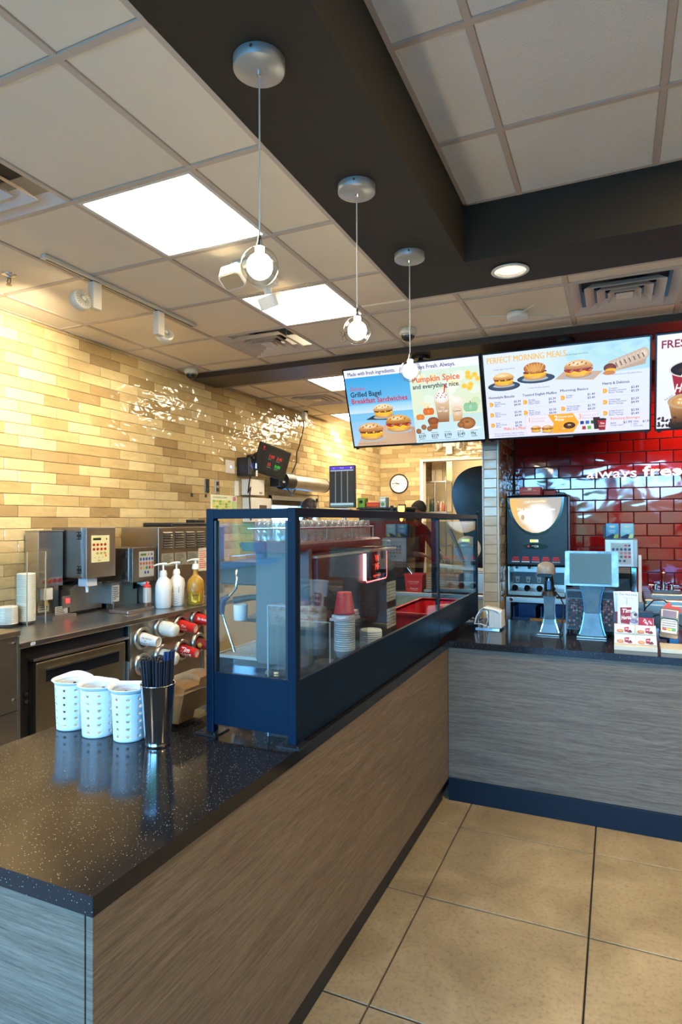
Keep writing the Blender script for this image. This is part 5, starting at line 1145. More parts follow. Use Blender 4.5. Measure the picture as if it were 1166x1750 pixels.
p.rect(.275, .012, .765, .158, '#c9b8c8'); p.rect(.277, .014, .763, .156, '#e4e0f2')
p.poly([(.43, .016), (.60, .016), (.64, .085), (.60, .154), (.43, .154), (.47, .085)], '#f2a71e'); 
for (s_, u, c_) in (('1', .29, '#e8a878'), ('2', .475, '#ffffff'), ('3', .635, '#e8a878')): p.text(s_, u, .110, .036, c_, .02)
p.text('Choose your', .315, .128, .014, '#d8b8a8', .006).text('Sandwich', .315, .106, .018, '#d8b8a8', .006).text('Choose your', .500, .128, .014, '#ffffff', .01).text('Side', .500, .104, .018, '#ffffff', .01).text('Choose your', .66, .128, .014, '#c8b4c8', .006).text('Beverage', .66, .106, .018, '#c8b4c8', .006)
egg_sandwich(p, .345, .055, .040, '#d9a55c', '#a8682c', 'biscuit'); egg_sandwich(p, .425, .050, .045); p.ell(.535, .048, .030, .020, '#f0c060', '#d89030'); p.ell(.575, .068, .040, .024, '#5c3420', '#2c1408'); p.ell(.575, .072, .013, .006, '#d8a860', n=10)
for k, c_ in enumerate(('#202c8c', '#2a6ab4', '#1c5c2c', '#a8341c', '#5cb43c')): p.rect(.648+.035*(k % 3)+.012*(k//3), .070-.038*(k//3), .672+.035*(k % 3)+.012*(k//3), .094-.038*(k//3), c_)
tallcup(p, .79-.035, .03, .045, .085, '#3c1c10', '#241008'); tallcup(p, .79, .02, .055, .075, '#b01828', '#8c1020'); p.ell(.79, .097, .030, .008, '#1c1c1c', n=14)
p.text('Tim', .79, .062, .014, '#ffffff', .014, align='c', shear=.3).text('Hortons', .79, .045, .010, '#ffffff', .01, align='c', width=.04, shear=.3)
p.text('Refreshing Beverages', .845, .088, .0185, '#ec7a3c', .008, width=.185).text('Juice', .845, .060, .014, '#2c2c50', .006).text('Orange, Apple', .845, .045, .010, '#2c2c50', 0).text('$1.99', .925, .058, .018, '#22224a', .01).text('Milk', .99, .060, .014, '#2c2c50', .006).text('Plain', .99, .046, .010, '#2c2c50', 0).text('Chocolate', .99, .032, .010, '#2c2c50', 0).text('$1.99', 1.045, .058, .015, '#22224a', .01).rect(.975, .03, .977, .075, '#a8a8c8')
p.done('display_picture', t, SCREEN)
# right screen
t, p, W_, H_ = screen(.243, 1.350, 'right menu screen headed FRESH, cut by the edge of the photo')
p.rect(0, 0, W_, H_, '#dfe4f8', '#eaeefc'); p.text('FRESH', .022, .535, .052, '#8c1830', .026, width=.19).text('BREWED COFFEE', .23, .535, .052, '#8c1830', .026, width=.45)
def rcup(u, v, w_, h_):
    tallcup(p, u, v, w_*.9, h_, '#a8182c', '#8c1424'); p.ell(u, v+h_, w_*.5, w_*.22, '#f2eee8', '#d8d0c8', n=28); p.ell(u, v+h_, w_*.46, w_*.19, '#2c140c', '#120806', n=28); p.ell(u-w_*.1, v+h_-.004, w_*.2, w_*.06, '#6c4428', '#2c140c')
    p.text('Tim', u-w_*.02, v+h_*.52, .060, '#f8f4f0', .03, align='c', shear=.3).text('Hortons', u, v+h_*.22, .056, '#f8f4f0', .03, align='c', width=w_*.75, shear=.3)
rcup(.20, .20, .26, .19); p.ell(.17, .02, .10, .05, '#2c1a10', '#120a06'); tallcup(p, .165, .035, .19, .14, '#c08a4c', '#4c2410'); p.ell(.165, .178, .100, .052, '#e8d8b8', '#b89468', n=28); p.ell(.165, .178, .078, .038, '#e4c07c', '#c08844', n=24)
for k in range(14): p.ell(.165+.035*math.cos(k), .178+.016*math.sin(k*2), .007, .004, '#fbf2d8', n=6)
for k in range(12): p.ell(.015+.024*(k % 5), .02+.017*(k//3), .013, .008, '#2c1a18', '#4c2c24', n=10, rot=k)
p.text('Coffee', .19, .445, .012, '#3c4c88', 0).text('Espresso', .05, .19, .012, '#3c4c88', 0, rot=.6)
for k in range(5): p.text(('Original Blend', 'Dark Roast', 'Decaf', 'Steeped Tea', 'Latte')[k], .45, .42-.07*k, .022, '#241c48', .012); p.text('$1.%d9' % (4+k), .85, .42-.07*k, .022, '#22224a', .012)
p.done('display_picture', t, SCREEN)

# ================================================================== WALL LETTERS
def letters3d(name, txt, x, z, h, width, bold, m, lb, kx=None):
    vs, fs, w_ = glyphs(txt, bold)
    sx_ = width/w_; sz = h*1.36; b = B(); n = len(vs); y0, y1 = 5.755, 5.779
    b.add([(x+v[0]*sx_, y0, z+v[1]*sz) for v in vs], fs)
    ed = {}
    for f in fs:
        for i in range(len(f)):
            e = (f[i], f[(i+1) % len(f)]); ed[e] = 1
    for (i, j) in ed:
        if (j, i) not in ed: b.add([(x+vs[k][0]*sx_, yy, z+vs[k][1]*sz) for k, yy in ((j, y0), (i, y0), (i, y1), (j, y1))], [(0, 1, 2, 3)])
    o = obj(name, b, m); return put(o, lb, 'letters')
LW = mat('white_acrylic_letters', (.88, .88, .88), .3, emit=(1, 1, 1), es=.25)  # white letters given a slight glow of their own to look bright
letters3d('wall_letters', 'always', -.238, 1.968, .086, .396, .004, LW, 'thin white raised letters reading always on the red tiles')
letters3d('wall_letters', 'fresh', .206, 1.972, .090, .375, .020, LW, 'bold white raised letters reading fresh on the red tiles')

# ================================================================== RIGHT COUNTER ITEMS
def stickprint(parent, name, O, U, V, fn, m=None): p = Print(O, U, V); fn(p); return p.done(name, parent, m)
# napkins
t = thing('napkin_dispenser', 'chrome napkin dispenser with loose white napkins at the left end of the right counter', 'napkin dispenser', (-.755, 4.03, SL))
NAP = mat('napkin_paper', (.78, .82, .84), .85)
obj('wire_frame', B().tube([(-.82, 3.99, SL+.01), (-.815, 3.98, SL+.06), (-.80, 3.98, SL+.115), (-.78, 3.98, SL+.13), (-.76, 3.98, SL+.115), (-.75, 3.98, SL+.05), (-.75, 3.99, SL+.01)], .004, 8).tube([(-.76, 4.02, SL+.01), (-.752, 4.02, SL+.09), (-.73, 4.02, SL+.125), (-.70, 4.02, SL+.12)], .005, 8).box(-.83, -.68, 3.96, 4.11, SL, SL+.008), CHROME, t)
b = B(); r6 = random.Random(6)
for k in range(14):
    x = -.742+.0055*k; z1 = SL+.125+.008*math.sin(k*.5); b.prism([(3.955, SL+.012+.002*(k % 2)), (4.10, SL+.012), (4.10, z1-.01), (3.99, z1), (3.955, z1-.012)], 'x', x, x+.0035)
o = obj('napkin_stack', b, NAP, t); o['kind'] = 'stuff'
def drape(name, pts, y0, y1, lb=None):
    b = B(); n = len(pts); b.add([(x, y, z) for (x, z) in pts for y in (y0, (y0+y1)/2+.001, y1)], [(i*3+k, i*3+k+1, i*3+k+4, i*3+k+3) for i in range(n-1) for k in range(2)], True)
    o = obj(name, b, NAP, t); m_ = o.modifiers.new('sheet', 'SOLIDIFY'); m_.thickness = .003
drape('draped_napkin', [(-.835, SL+.03), (-.825, SL+.075), (-.80, SL+.12), (-.775, SL+.135), (-.75, SL+.13), (-.72, SL+.128), (-.69, SL+.118), (-.672, SL+.09)], 3.95, 4.08)
drape('draped_napkin', [(-.838, SL+.028), (-.80, SL+.03), (-.765, SL+.018), (-.752, SL+.06), (-.762, SL+.115), (-.79, SL+.118), (-.82, SL+.085)], 3.965, 3.985)
# scanner
t = thing('barcode_scanner', 'grey and black hand scanner on a waisted chrome stand', 'scanner', (-.377, 3.93, SL)); X0, Y0 = -.377, 3.93
def hourglass(pts, y0f, y1f, th): # pts: (z, halfwidth, yoffset)
    b = B(); n = len(pts); vs = []
    for (z, hw_, yo) in pts: vs += [(-hw_, yo, z), (hw_, yo, z), (hw_, yo+th, z), (-hw_, yo+th, z)]
    fs = [(i*4+k, i*4+(k+1) % 4, i*4+4+(k+1) % 4, i*4+4+k) for i in range(n-1) for k in range(4)] + [(3, 2, 1, 0), (n*4-4, n*4-3, n*4-2, n*4-1)]
    b.add(vs, fs); return b
hg = [(0, .050, -.012), (.02, .044, -.008), (.05, .035, -.003), (.08, .029, 0), (.12, .026, 0), (.16, .026, 0), (.195, .029, 0), (.225, .032, 0)]
obj('stand_column', hourglass([(SL+.012+z, w_, yo) for z, w_, yo in hg], 0, 0, .03).xf(Matrix.Translation((X0, Y0-.015, 0))), mat('brushed_chrome', (.065, .085, .092), .34, .35, var=.3), t, .001)
obj('stand_edge', hourglass([(SL+.012+z, w_+.006, yo+.031) for z, w_, yo in hg], 0, 0, .006).xf(Matrix.Translation((X0, Y0-.015, 0))), CHROME, t)
obj('stand_base', B().box(X0-.068, X0+.062, Y0-.055, Y0+.06, SL, SL+.010), STEEL_D, t, .003)
obj('cradle', B().cyl((X0, Y0, SL+.235), (X0, Y0, SL+.262), .045, .038, 24), BLACK, t)
obj('scanner_handle', B().lathe([(.030, SL+.26), (.030, SL+.30), (.024, SL+.34), (.022, SL+.37), (0, SL+.37)], (X0, Y0, 0), 24), BLACKG, t)
obj('trigger_patch', B().box(X0-.010, X0+.012, Y0-.031, Y0-.026, SL+.275, SL+.325), mat('blue_patch', (.03, .13, .32), .3), t, .002)
hd = B().lathe([(0, .055), (.030, .052), (.046, .040), (.053, .018), (.055, 0), (.053, -.014), (.035, -.022), (0, -.022)], (0, 0, 0), 28).xf(Matrix.Translation((X0-.015, Y0-.02, SL+.382)) @ Matrix.Rotation(.25, 4, 'X') @ Matrix.Diagonal((1, 1.25, 1, 1)))
h = obj('scanner_head', hd, mat('warm_grey_plastic', (.25, .23, .21), .35), t); obj('scan_window', B().box(X0-.055, X0+.025, Y0-.093, Y0-.080, SL+.352, SL+.374), BLACKG, h, .003)
obj('scanner_cord', B().tube([(X0+.03, Y0+.03, SL+.26), (X0+.06, Y0+.05, SL+.22), (X0+.08, Y0+.06, SL+.17), (X0+.075, Y0+.05, SL+.10), (X0+.06, Y0+.02, SL+.02), (X0+.07, Y0+.06, SL+.006)], .004, 8), CB, t)
# POS terminal
X0, Y0 = -.137, 3.93
t = thing('pos_terminal', 'silver till screen seen from behind on a waisted chrome pedestal', 'till screen', (X0, Y0, SL))
SIL = mat('scuffed_silver_shell', (.17, .21, .22), .32, .4, var=.5)
ped = [(0, .068, -.02), (.03, .058, -.014), (.08, .047, -.006), (.13, .040, 0), (.17, .039, 0), (.21, .044, 0), (.25, .052, 0), (.285, .064, 0), (.32, .07, 0)]
obj('pedestal', hourglass([(SL+.012+z, w_, yo) for z, w_, yo in ped], 0, 0, .045).xf(Matrix.Translation((X0, Y0-.02, 0))), mat('brushed_chrome'), t, .002)
obj('pedestal_edge', hourglass([(SL+.012+z, w_+.007, yo+.046) for z, w_, yo in ped], 0, 0, .008).xf(Matrix.Translation((X0, Y0-.02, 0))), mat('steel_blue_edge', (.1, .22, .35), .25, .6), t)
obj('foot', B().box(X0-.085, X0+.08, Y0-.05, Y0+.09, SL, SL+.012), STEEL_D, t, .003)
RT = Matrix.Translation((X0, Y0-.03, 1.318)) @ Matrix.Rotation(-.10, 4, 'X')
obj('shell', B().prism(rrect(-.145, .145, -.100, .103, .008), 'y', -.012, .03).xf(RT), SIL, t, .003)
obj('frame_lip', B().prism(rrect(-.120, .108, -.089, .090, .003), 'y', -.016, -.011).xf(RT), mat('teal_dark_edge', (.02, .06, .08), .3), t)
obj('back_panel', B().prism(rrect(-.117, .105, -.086, .087, .003), 'y', -.019, -.014).xf(RT), mat('blue_grey_panel', (.055, .12, .145), .5, bump=.4), t, .001)
obj('operator_screen', B().box(-.13, .13, .03, .036, -.09, .09).xf(RT), BLACKG, t)
# coffee bean box
t = thing('bean_picture_box', 'black box with a coffee bean picture behind the till pedestal', 'box', (-.15, 4.07, SL))
b = B().prism([(4.045, SL+.018), (4.155, SL+.018), (4.150, SL+.27), (4.075, SL+.27)], 'x', -.292, -.012); obj('body', b, BLACK, t, .004)
for x in (-.27, -.03): obj('foot', B().cyl((x, 4.08, SL), (x, 4.08, SL+.02), .010, n=10), BLACK, t)
OV = Vector((0, .03, .252)).normalized(); p = Print((-.280, 4.0455-.001, SL+.024), (1, 0, 0), OV); p.rect(0, 0, .256, .185, '#140c0a'); r8 = random.Random(8); gr_ = []
for i in range(17):
    for j in range(12): gr_.append((.008+.015*i+r8.uniform(-.004, .004), .008+.0152*j+r8.uniform(-.004, .004)))
r8.shuffle(gr_)
for (u, v) in gr_[:150]:
    a_ = r8.uniform(0, PI); c_ = r8.choice(['#b86c58', '#8c4a3c', '#cc8c7c', '#7c3a2c', '#e8c0b4']); p.ell(u, v, .0105, .0072, c_, '#2a120c', n=10, rot=a_); p.ell(u, v, .0092, .0012, '#180a08', n=6, rot=a_)
p.done('bean_picture', t); p = Print((-.282, 4.0485, SL+.215), (1, 0, 0), OV); p.rect(0, 0, .26, .04, '#0c0e10'); p.done('dark_band', t)
# gift card stand
t = thing('card_stand', 'pale tiered stand holding four gift cards', 'card stand', (.086, 3.68, SL)); BEI = mat('cream_stand_plastic', (.66, .60, .46), .45)
obj('base', B().prism([(3.60, SL), (3.78, SL), (3.78, SL+.115), (3.735, SL+.115), (3.70, SL+.085), (3.695, SL+.058), (3.645, SL+.052), (3.64, SL+.030), (3.60, SL+.026)], 'x', -.018, .188), BEI, t, .002)
obj('divider', B().box(.083, .087, 3.635, 3.70, SL+.02, SL+.115), BEI, t)
gl_ = [(-.014, .083, 'left'), (.088, .186, 'right')]
for row, (y, z) in enumerate(((3.640, SL+.032), (3.698, SL+.078))):
    for (a, b_, nm) in gl_:
        c = thing('gift_card', 'white gift card, %s of the %s pair on the cream stand' % (nm, ('lower front', 'upper back')[row]), 'card', ((a+b_)/2, y, z), group='gift cards')
        O = Vector((a, y-.006, z)); Vv = Vector((0, .12, 1)).normalized(); Uu = Vector((1, 0, 0)); Nn = Uu.cross(Vv)
        obj('card', slab(O, Uu, Vv, Nn, 0, b_-a, 0, .045, -.001, 0), PAPER, c)
        def f(p, w_=b_-a):
            p.rect(.001, .001, w_-.001, .044, '#eeeade'); p.rect(.034, .001, .0345, .044, '#c8c4b8').text('Enjoy', .006, .034, .005, '#707070', .0)
            p.ell(.026, .011, .018, .009, '#e8b070', '#c87838', n=12); p.rect(.012, .003, .042, .006, '#b04028'); p.poly([(.048, .006), (.066, .006), (.070, .034), (.046, .030)], '#b01c24'); p.text('TIM', .049, .018, .007, '#ffffff', .02).ell(.072, .008, .014, .006, '#8c2c20', n=10).ell(.075, .014, .006, .004, '#30140c', n=8)
        stickprint(c, 'card_print', O+Nn*.0002, Uu, Vv, f)
def leaflet(x0, y, z, w_, h_, rot, lb, full=True):
    c = thing('leaflet', lb, 'leaflet', (x0+w_/2, y, z), group='upright leaflets')
    Uu = Vector((math.cos(rot), 0, math.sin(rot))); Vv = Vector((-math.sin(rot), .06, math.cos(rot))).normalized(); Nn = Uu.cross(Vv).normalized(); O = Vector((x0, y, z))
    obj('sheet', slab(O, Uu, Vv, Nn, 0, w_, 0, h_, -.0012, 0), PAPER, c)
    def f(p):
        p.rect(0, 0, w_, h_, '#c4ccd8', '#dfe6ee'); p.rect(w_*.42, h_*.45, w_*.47, h_*.8, '#a8b4c8').text('Tim Hortons', w_*.04, h_*.88, .013, '#5a3c5c', 0, width=w_*.9, shear=.3).text('Caffe Franchise', w_*.25, h_*.80, .006, '#8890a8', 0)
        if full:
            p.ell(w_*.40, h_*.55, w_*.27, h_*.045, '#f2f0f0', '#d8d8dc').poly([(w_*.16, .004), (w_*.58, .0), (w_*.68, h_*.52), (w_*.12, h_*.50)], '#8c2430')
            p.text('Tim', w_*.20, h_*.34, .022, '#fbf8f4', .03, shear=.25, rot=.1).text('Horto', w_*.18, h_*.13, .022, '#fbf8f4', .03, width=w_*.46, shear=.25, rot=.12)
            p.ell(w_*.80, h_*.27, w_*.19, h_*.13, '#e8e4e0', '#8c8890').ell(w_*.86, h_*.30, w_*.08, h_*.05, '#48404c').ell(w_*.78, h_*.10, w_*.2, h_*.07, '#c4c4d4', '#5c5c84').text('TH', w_*.7, h_*.07, .012, '#30306c', .02)
        else: p.rect(0, 0, w_*.35, h_*.35, '#8c2430')
    stickprint(c, 'leaflet_print', O+Nn*.0002, Uu, Vv, f)
leaflet(-.010, 3.785, SL+.118, .09, .172, .06, 'white leaflet mostly hidden behind the front one, at left', False); leaflet(.000, 3.765, SL+.116, .104, .178, -.01, 'front white leaflet picturing a red cup, standing above the gift cards')
c = thing('red_card', 'red card with white script beside the leaflets', 'card', (.138, 3.745, SL+.115)); obj('card', B().box(.104, .179, 3.744, 3.7455, SL+.112, SL+.158), mat('red_card_stock', (.45, .01, .03), .4), c)
stickprint(c, 'script', Vector((.104, 3.7438, SL+.112)), (1, 0, 0), (0, 0, 1), lambda p: p.rect(0, 0, .075, .0015, '#e8d8d8').rect(.0735, 0, .075, .046, '#e8d8d8').text('Tim', .018, .030, .016, '#ffffff', .03, rot=-.75).text('Ho', .046, .026, .013, '#ffffff', .03, rot=-.75))
put(obj('navy_box', B().box(.100, .180, 3.80, 3.87, SL, SL+.178), mat('navy_plastic', (.012, .035, .06), .35), bev=.003), 'small dark navy box behind the red card', 'box')
t = thing('card_stand', 'empty cream stand base at the right edge of the photo', 'card stand', (.36, 3.67, SL)); obj('base', B().prism([(3.61, SL), (3.74, SL), (3.74, SL+.03), (3.61, SL+.022)], 'x', .205, .55), BEI, t, .002)
# payment terminal
t = thing('payment_terminal', 'grey card payment keypad with red, yellow and green keys', 'card reader', (.27, 3.84, SL))
RT = Matrix.Translation((.258, 3.82, 1.045)) @ Matrix.Rotation(.12, 4, 'Y') @ Matrix.Rotation(-1.02, 4, 'X')   # local: x right, y depth(thick), z up the face
RT = Matrix.Translation((.258, 3.82, 1.045)) @ Matrix.Rotation(.10, 4, 'Y') @ Matrix.Rotation(-.62, 4, 'X')
obj('shell', B().prism([(-.040, -.075), (.040, -.075), (.046, -.06), (.043, .0), (.048, .06), (.044, .082), (-.044, .082), (-.048, .06), (-.043, 0), (-.046, -.06)], 'y', 0, .035).xf(RT), mat('dark_grey_shell', (.06, .07, .08), .3), t, .004)
obj('face_plate', B().prism([(-.036, -.068), (.036, -.068), (.040, -.05), (.038, .01), (.042, .072), (-.042, .072), (-.038, .01), (-.040, -.05)], 'y', -.004, 0).xf(RT), mat('silver_face', (.40, .48, .54), .3, .3), t, .001)
obj('display', B().box(-.034, .034, -.007, -.003, .022, .066).xf(RT), mat('violet_grey_display', (.16, .15, .28), .2), t)
for i in range(3):
    for j in range(5):
        mm = mat('grey_key', (.48, .52, .54), .4) if j else [mat('red_key', (.6, .02, .03), .4), mat('yellow_key', (.75, .5, .03), .4), mat('green_key', (.02, .38, .10), .4)][i]
        obj('key', B().box(-.033+.023*i, -.013+.023*i, -.009, -.003, -.055+.014*j, -.045+.014*j).xf(RT), mm, t, .001)
obj('privacy_hood', B().prism([(-.040, -.055), (-.043, -.055), (-.044, .012), (-.034, .022), (.034, .022), (.044, .012), (.043, -.055), (.040, -.055), (.040, .006), (.030, .014), (-.030, .014), (-.040, .006)], 'y', -.016, -.004).xf(RT), mat('teal_hood', (.06, .16, .19), .25), t)
obj('lower_lip', B().prism([(-.042, -.095), (.042, -.095), (.046, -.075), (-.046, -.075)], 'y', .002, .030).xf(RT), mat('blue_black_lip', (.02, .05, .08), .2), t, .003)
obj('stand', B().cyl((.27, 3.86, SL+.008), (.265, 3.85, 1.02), .022, n=18).box(.215, .33, 3.80, 3.93, SL, SL+.010), BLACK, t)
obj('blue_block', B().box(.255, .300, 3.77, 3.80, SL+.010, SL+.050), mat('blue_block', (.01, .10, .26), .35), t, .003)
tq = put(obj('red_tag', B().prism([(.232, 1.115), (.262, 1.150), (.275, 1.125), (.315, 1.118), (.325, 1.095), (.300, 1.078), (.275, 1.10), (.262, 1.112), (.245, 1.098), (.228, 1.098)], 'y', 3.875, 3.885), mat('orange_red_tag', (.75, .07, .03), .4)), 'orange-red crumpled tag sticking up behind the payment keypad', 'tag')
obj('cord', B().tube([(.13, 4.30, .99), (.16, 4.25, 1.06), (.20, 4.2, 1.115), (.25, 4.1, 1.13), (.28, 4.0, 1.115), (.285, 3.95, 1.06), (.28, 3.94, .98), (.30, 3.97, .92)], .0035, 6), CB, t)
obj('cord', B().tube([(.12, 4.35, .95), (.17, 4.25, 1.00), (.22, 4.15, 1.035), (.27, 4.05, 1.03), (.33, 4.0, 1.0), (.42, 4.0, .925)], .004, 6), CB, t)

# ================================================================== BACK COUNTER UNDER THE RED TILES
BZ = .975
t = thing('steel_back_counter', 'stainless back counter along the red tiled wall', 'counter', (.8, 5.5, 0))
obj('top', B().box(-.845, .185, 5.24, 5.775, BZ-.045, BZ), STEEL, t, .003).name
for x in (-.83, -.20, .17): obj('leg', B().box(x-.018, x+.018, 5.26, 5.296, 0, BZ-.045), STEEL, t)
obj('under_shelf', B().box(-.83, .18, 5.27, 5.75, .55, .57), STEEL_D, t); obj('end_bolt', B().cyl((-.80, 5.24, BZ-.02), (-.80, 5.232, BZ-.02), .014, n=14), CHROME, t)
BLUEP = mat('blue_crate_plastic', (.008, .055, .20), .4)
for k, (a, b_, z0, z1) in enumerate(((-.80, -.62, .60, .88), (-.58, -.33, .60, .89), (-.17, -.02, .60, .89), (-.44, -.30, .58, .84))):
    if k == 3: continue
    cc = B().box(a, b_, 5.34, 5.6, z0, z0+.01).box(a, a+.008, 5.34, 5.6, z0, z1).box(b_-.008, b_, 5.32, 5.6, z0, z1).box(a, b_, 5.32, 5.328, z0, z1-.08).box(a, b_, 5.592, 5.6, z0, z1).box(a-.005, b_+.005, 5.315, 5.325, z1-.1, z1-.08)
    put(obj('blue_crate', cc, BLUEP), ('blue crate on the shelf under the brewer, left one', 'blue crate on the shelf under the brewer, wider one', 'blue crate seen right of the scanner stand')[k], 'crate', 'blue crates')
put(obj('wicker_basket', B().prism([(-.62, .571), (-.36, .571), (-.33, .80), (-.66, .80)], 'y', 5.275, 5.312), mat('wicker', (.22, .13, .05), .8, var=.4)), 'low brown basket on the shelf under the steel back counter', 'basket')
# brewer
t = thing('drink_brewer', 'tall black hot drink machine with a lit rounded picture sign', 'drink machine', (-.603, 5.5, BZ))
BX0, BX1 = -.845, -.362
obj('body', B().box(BX0, BX1, 5.34, 5.74, 1.22, 1.815), BLACK, t, .01)
fp = B().prism([(5.34, 1.222), (5.306, 1.225), (5.299, 1.235), (5.302, 1.50), (5.312, 1.80), (5.34, 1.815)], 'x', BX0+.004, BX1-.004); obj('front_panel', fp, mat('satin_black_front', (.006, .009, .011), .34, spec=.3), t, .006)
obj('side_panel', B().box(BX1-.002, BX1+.016, 5.36, 5.74, 1.20, 1.80), mat('maroon_side', (.10, .01, .015), .25), t, .004)
CX, CZ = -.612, 1.795
def arch(r_u, r_v, y, top=0): return [(CX+r_u*math.cos(PI+PI*k/36), CZ+r_v*math.sin(PI*k/36)*-1) for k in range(37)]
obj('sign_bezel', B().prism(arch(.225, .318, 0), 'y', 5.300, 5.318), BLACKG, t, .006)
p = Print((CX, 5.2985, CZ), (1, 0, 0), (0, 0, 1)); N_ = 40
pts = [(-.205, -.005)] + [(.205*math.cos(PI+PI*k/N_), -.005-.290*math.sin(PI*k/N_)) for k in range(1, N_)] + [(.205, -.005)]
def scol(u, v):
    a = max(0, 1-((u-.03)**2/.018+(v+.17)**2/.020)); l_ = max(0, min(1, (.12-u)/.3)); base = Vector((.78, .46, .10))*l_ + Vector((.42, .38, .32))*(1-l_)
    c_ = base*(1-a)+Vector((1, 1, 1))*a*1.15; return [min(1.8, q_) for q_ in c_]+[1]
grid_u = 22; grid_v = 16; vs_ = []; fs_ = []
for j in range(grid_v+1):
    v = -.005-.288*j/grid_v; half = .205*math.sqrt(max(0, 1-((v+.005)/.290)**2))
    for i in range(grid_u+1): vs_.append((-half+2*half*i/grid_u, v))
for j in range(grid_v):
    for i in range(grid_u): a_ = j*(grid_u+1)+i; fs_.append((a_, a_+grid_u+1, a_+grid_u+2, a_+1))
p.raw(vs_, fs_, [scol(*q_) for q_ in vs_])
p.ell(-.085, -.135, .058, .030, '#fffaf0'); p.poly([(-.14, -.14), (-.03, -.14), (-.045, -.225), (-.115, -.225)], None, ['#e8d8b8', '#fffdf6', '#f6f0e4', '#c8b08c']); p.ell(.085, -.20, .04, .055, '#fffef8', '#ffffff'); p.ell(-.10, -.165, .014, .022, '#b89c70', n=12)
p.poly([(-.105, -.030), (-.10, -.058), (.09, -.045), (.095, -.018)], '#d8b88c').text('Café Favourites', -.085, -.046, .018, '#fff6e0', .01, width=.165, rot=.05).text('Classic', -.035, -.075, .015, '#fffdf4', .01, shear=.3)
p.text('Hot Specialty Beverages', -.145, -.108, .024, '#fffdf6', .014, width=.30)
p.done('lit_sign', t, attr_mat('backlit_sign_print', .46))
q = obj('lcd', B().box(-.655, -.590, 5.293, 5.302, 1.425, 1.447), mat('lcd_green', (.35, .6, .1), .3, emit=(.35, .75, .08), es=.8), t); obj('lcd_end', B().box(-.612, -.590, 5.291, 5.294, 1.427, 1.445), mat('lcd_white', (.6, .7, .6), .4, emit=(.6, .8, .6), es=.4), q)
b = B().prism([(-.612+.10*math.cos(2*PI*k/28), 1.392+.024*math.sin(2*PI*k/28)) for k in range(28)], 'y', 5.288, 5.300); obj('oval_plate', b, BLACKG, t, .002)
p = Print((-.612, 5.2872, 1.392), (1, 0, 0), (0, 0, 1)); p.ell(-.055, 0, .009, .008, '#e04a4a').rect(-.03, .002, .0, .005, '#d8d8d8').rect(-.005, -.008, .025, .008, '#b8c8d0').rect(-.003, -.004, .012, .004, '#20303c'); p.done('oval_print', t)
p = Print((-.612, 5.2970, 1.27), (1, 0, 0), (0, 0, 1))
arcp = [(-.195, -.015), (.195, -.015), (.190, .02), (.165, .055), (.12, .085), (.09, .098), (-.09, .098), (-.12, .085), (-.165, .055), (-.190, .02)]; p.poly(arcp, '#16364c')
for k in range(5):
    u = -.160+.080*k; p.rect(u-.032, -.012, u+.032, -.002, '#7c9098' if k > 1 else '#c8d0d0')
    for j in range(3): p.ell(u-.020+.020*j, .012, .011, .009, '#d83a44', '#a81c28', n=12)
    for j in range(3): p.ell(u-.016+.016*j, .029, .009, .008, '#d83a44', '#a81c28', n=12)
    p.rect(u-.030, .0195, u+.030, .0215, '#3a1820')
p.done('selector_buttons', t)
obj('lower_back', B().box(-.828, -.38, 5.56, 5.58, 1.00, 1.22), STEEL, t); obj('side_wall', B().box(-.838, -.826, 5.32, 5.6, .99, 1.22), STEEL, t); obj('side_wall', B().box(-.392, -.380, 5.32, 5.6, .99, 1.22), STEEL, t)
obj('cup_guide_plate', B().box(-.815, -.40, 5.46, 5.475, 1.065, 1.165), mat('navy_guide_plate', (.02, .05, .075), .3), t, .002)
p = Print((-.815, 5.4595, 1.065), (1, 0, 0), (0, 0, 1))
for k in range(4): u = .035+.088*k; p.poly([(u-.012, .012), (u+.012, .012), (u+.017, .05), (u-.017, .05)], '#8fa4ac').rect(u-.020, .053, u+.020, .060, '#a8bcc4').rect(u-.008, .02, u+.008, .04, '#3c5864')
p.rect(.185, .066, .240, .094, '#c8d0d4').rect(.188, .069, .237, .091, '#24343c').text('HOT', .192, .073, .014, '#d8e0e4', .02, width=.042); p.done('guide_print', t)
for k in range(4): obj('nozzle', B().cyl((-.78+.10*k, 5.42, 1.22), (-.78+.10*k, 5.42, 1.195), .013, .010, 14), STEEL_D, t)
obj('drip_tray', B().box(-.83, -.385, 5.29, 5.58, BZ+.008, BZ+.045), STEEL_D, t, .004)
for k in range(4): obj('tray_knob', B().cyl((-.78+.098*k, 5.31, 1.045), (-.78+.098*k, 5.286, 1.040), .026, .022, 18), BLACKG, t)
for x in (-.82, -.39): obj('foot', B().cyl((x, 5.35, BZ), (x, 5.35, BZ+.01), .018, n=14), BLACK, t)
RB = mat('red_box_card', (.42, .03, .03), .45)
t = thing('red_box', 'red printed box lying on top of the black drink machine', 'box', (-.65, 5.42, 1.816)); obj('carton', B().box(-.748, -.575, 5.36, 5.50, 1.817, 1.885), RB, t, .003)
stickprint(t, 'box_print', Vector((-.748, 5.3595, 1.817)), (1, 0, 0), (0, 0, 1), lambda p: p.rect(.008, .006, .165, .024, '#8c2c24').ell(.085, .05, .018, .009, '#d8c8a8').text('STEEPED TEA', .03, .034, .009, '#c8a888', .01, width=.11).rect(.02, .010, .15, .018, '#b8604c'))
put(obj('red_box', B().box(-.57, -.47, 5.56, 5.70, 1.817, 1.862), mat('dull_red_card', (.30, .02, .02), .5), bev=.003), 'flat dull red box behind on top of the drink machine', 'box')
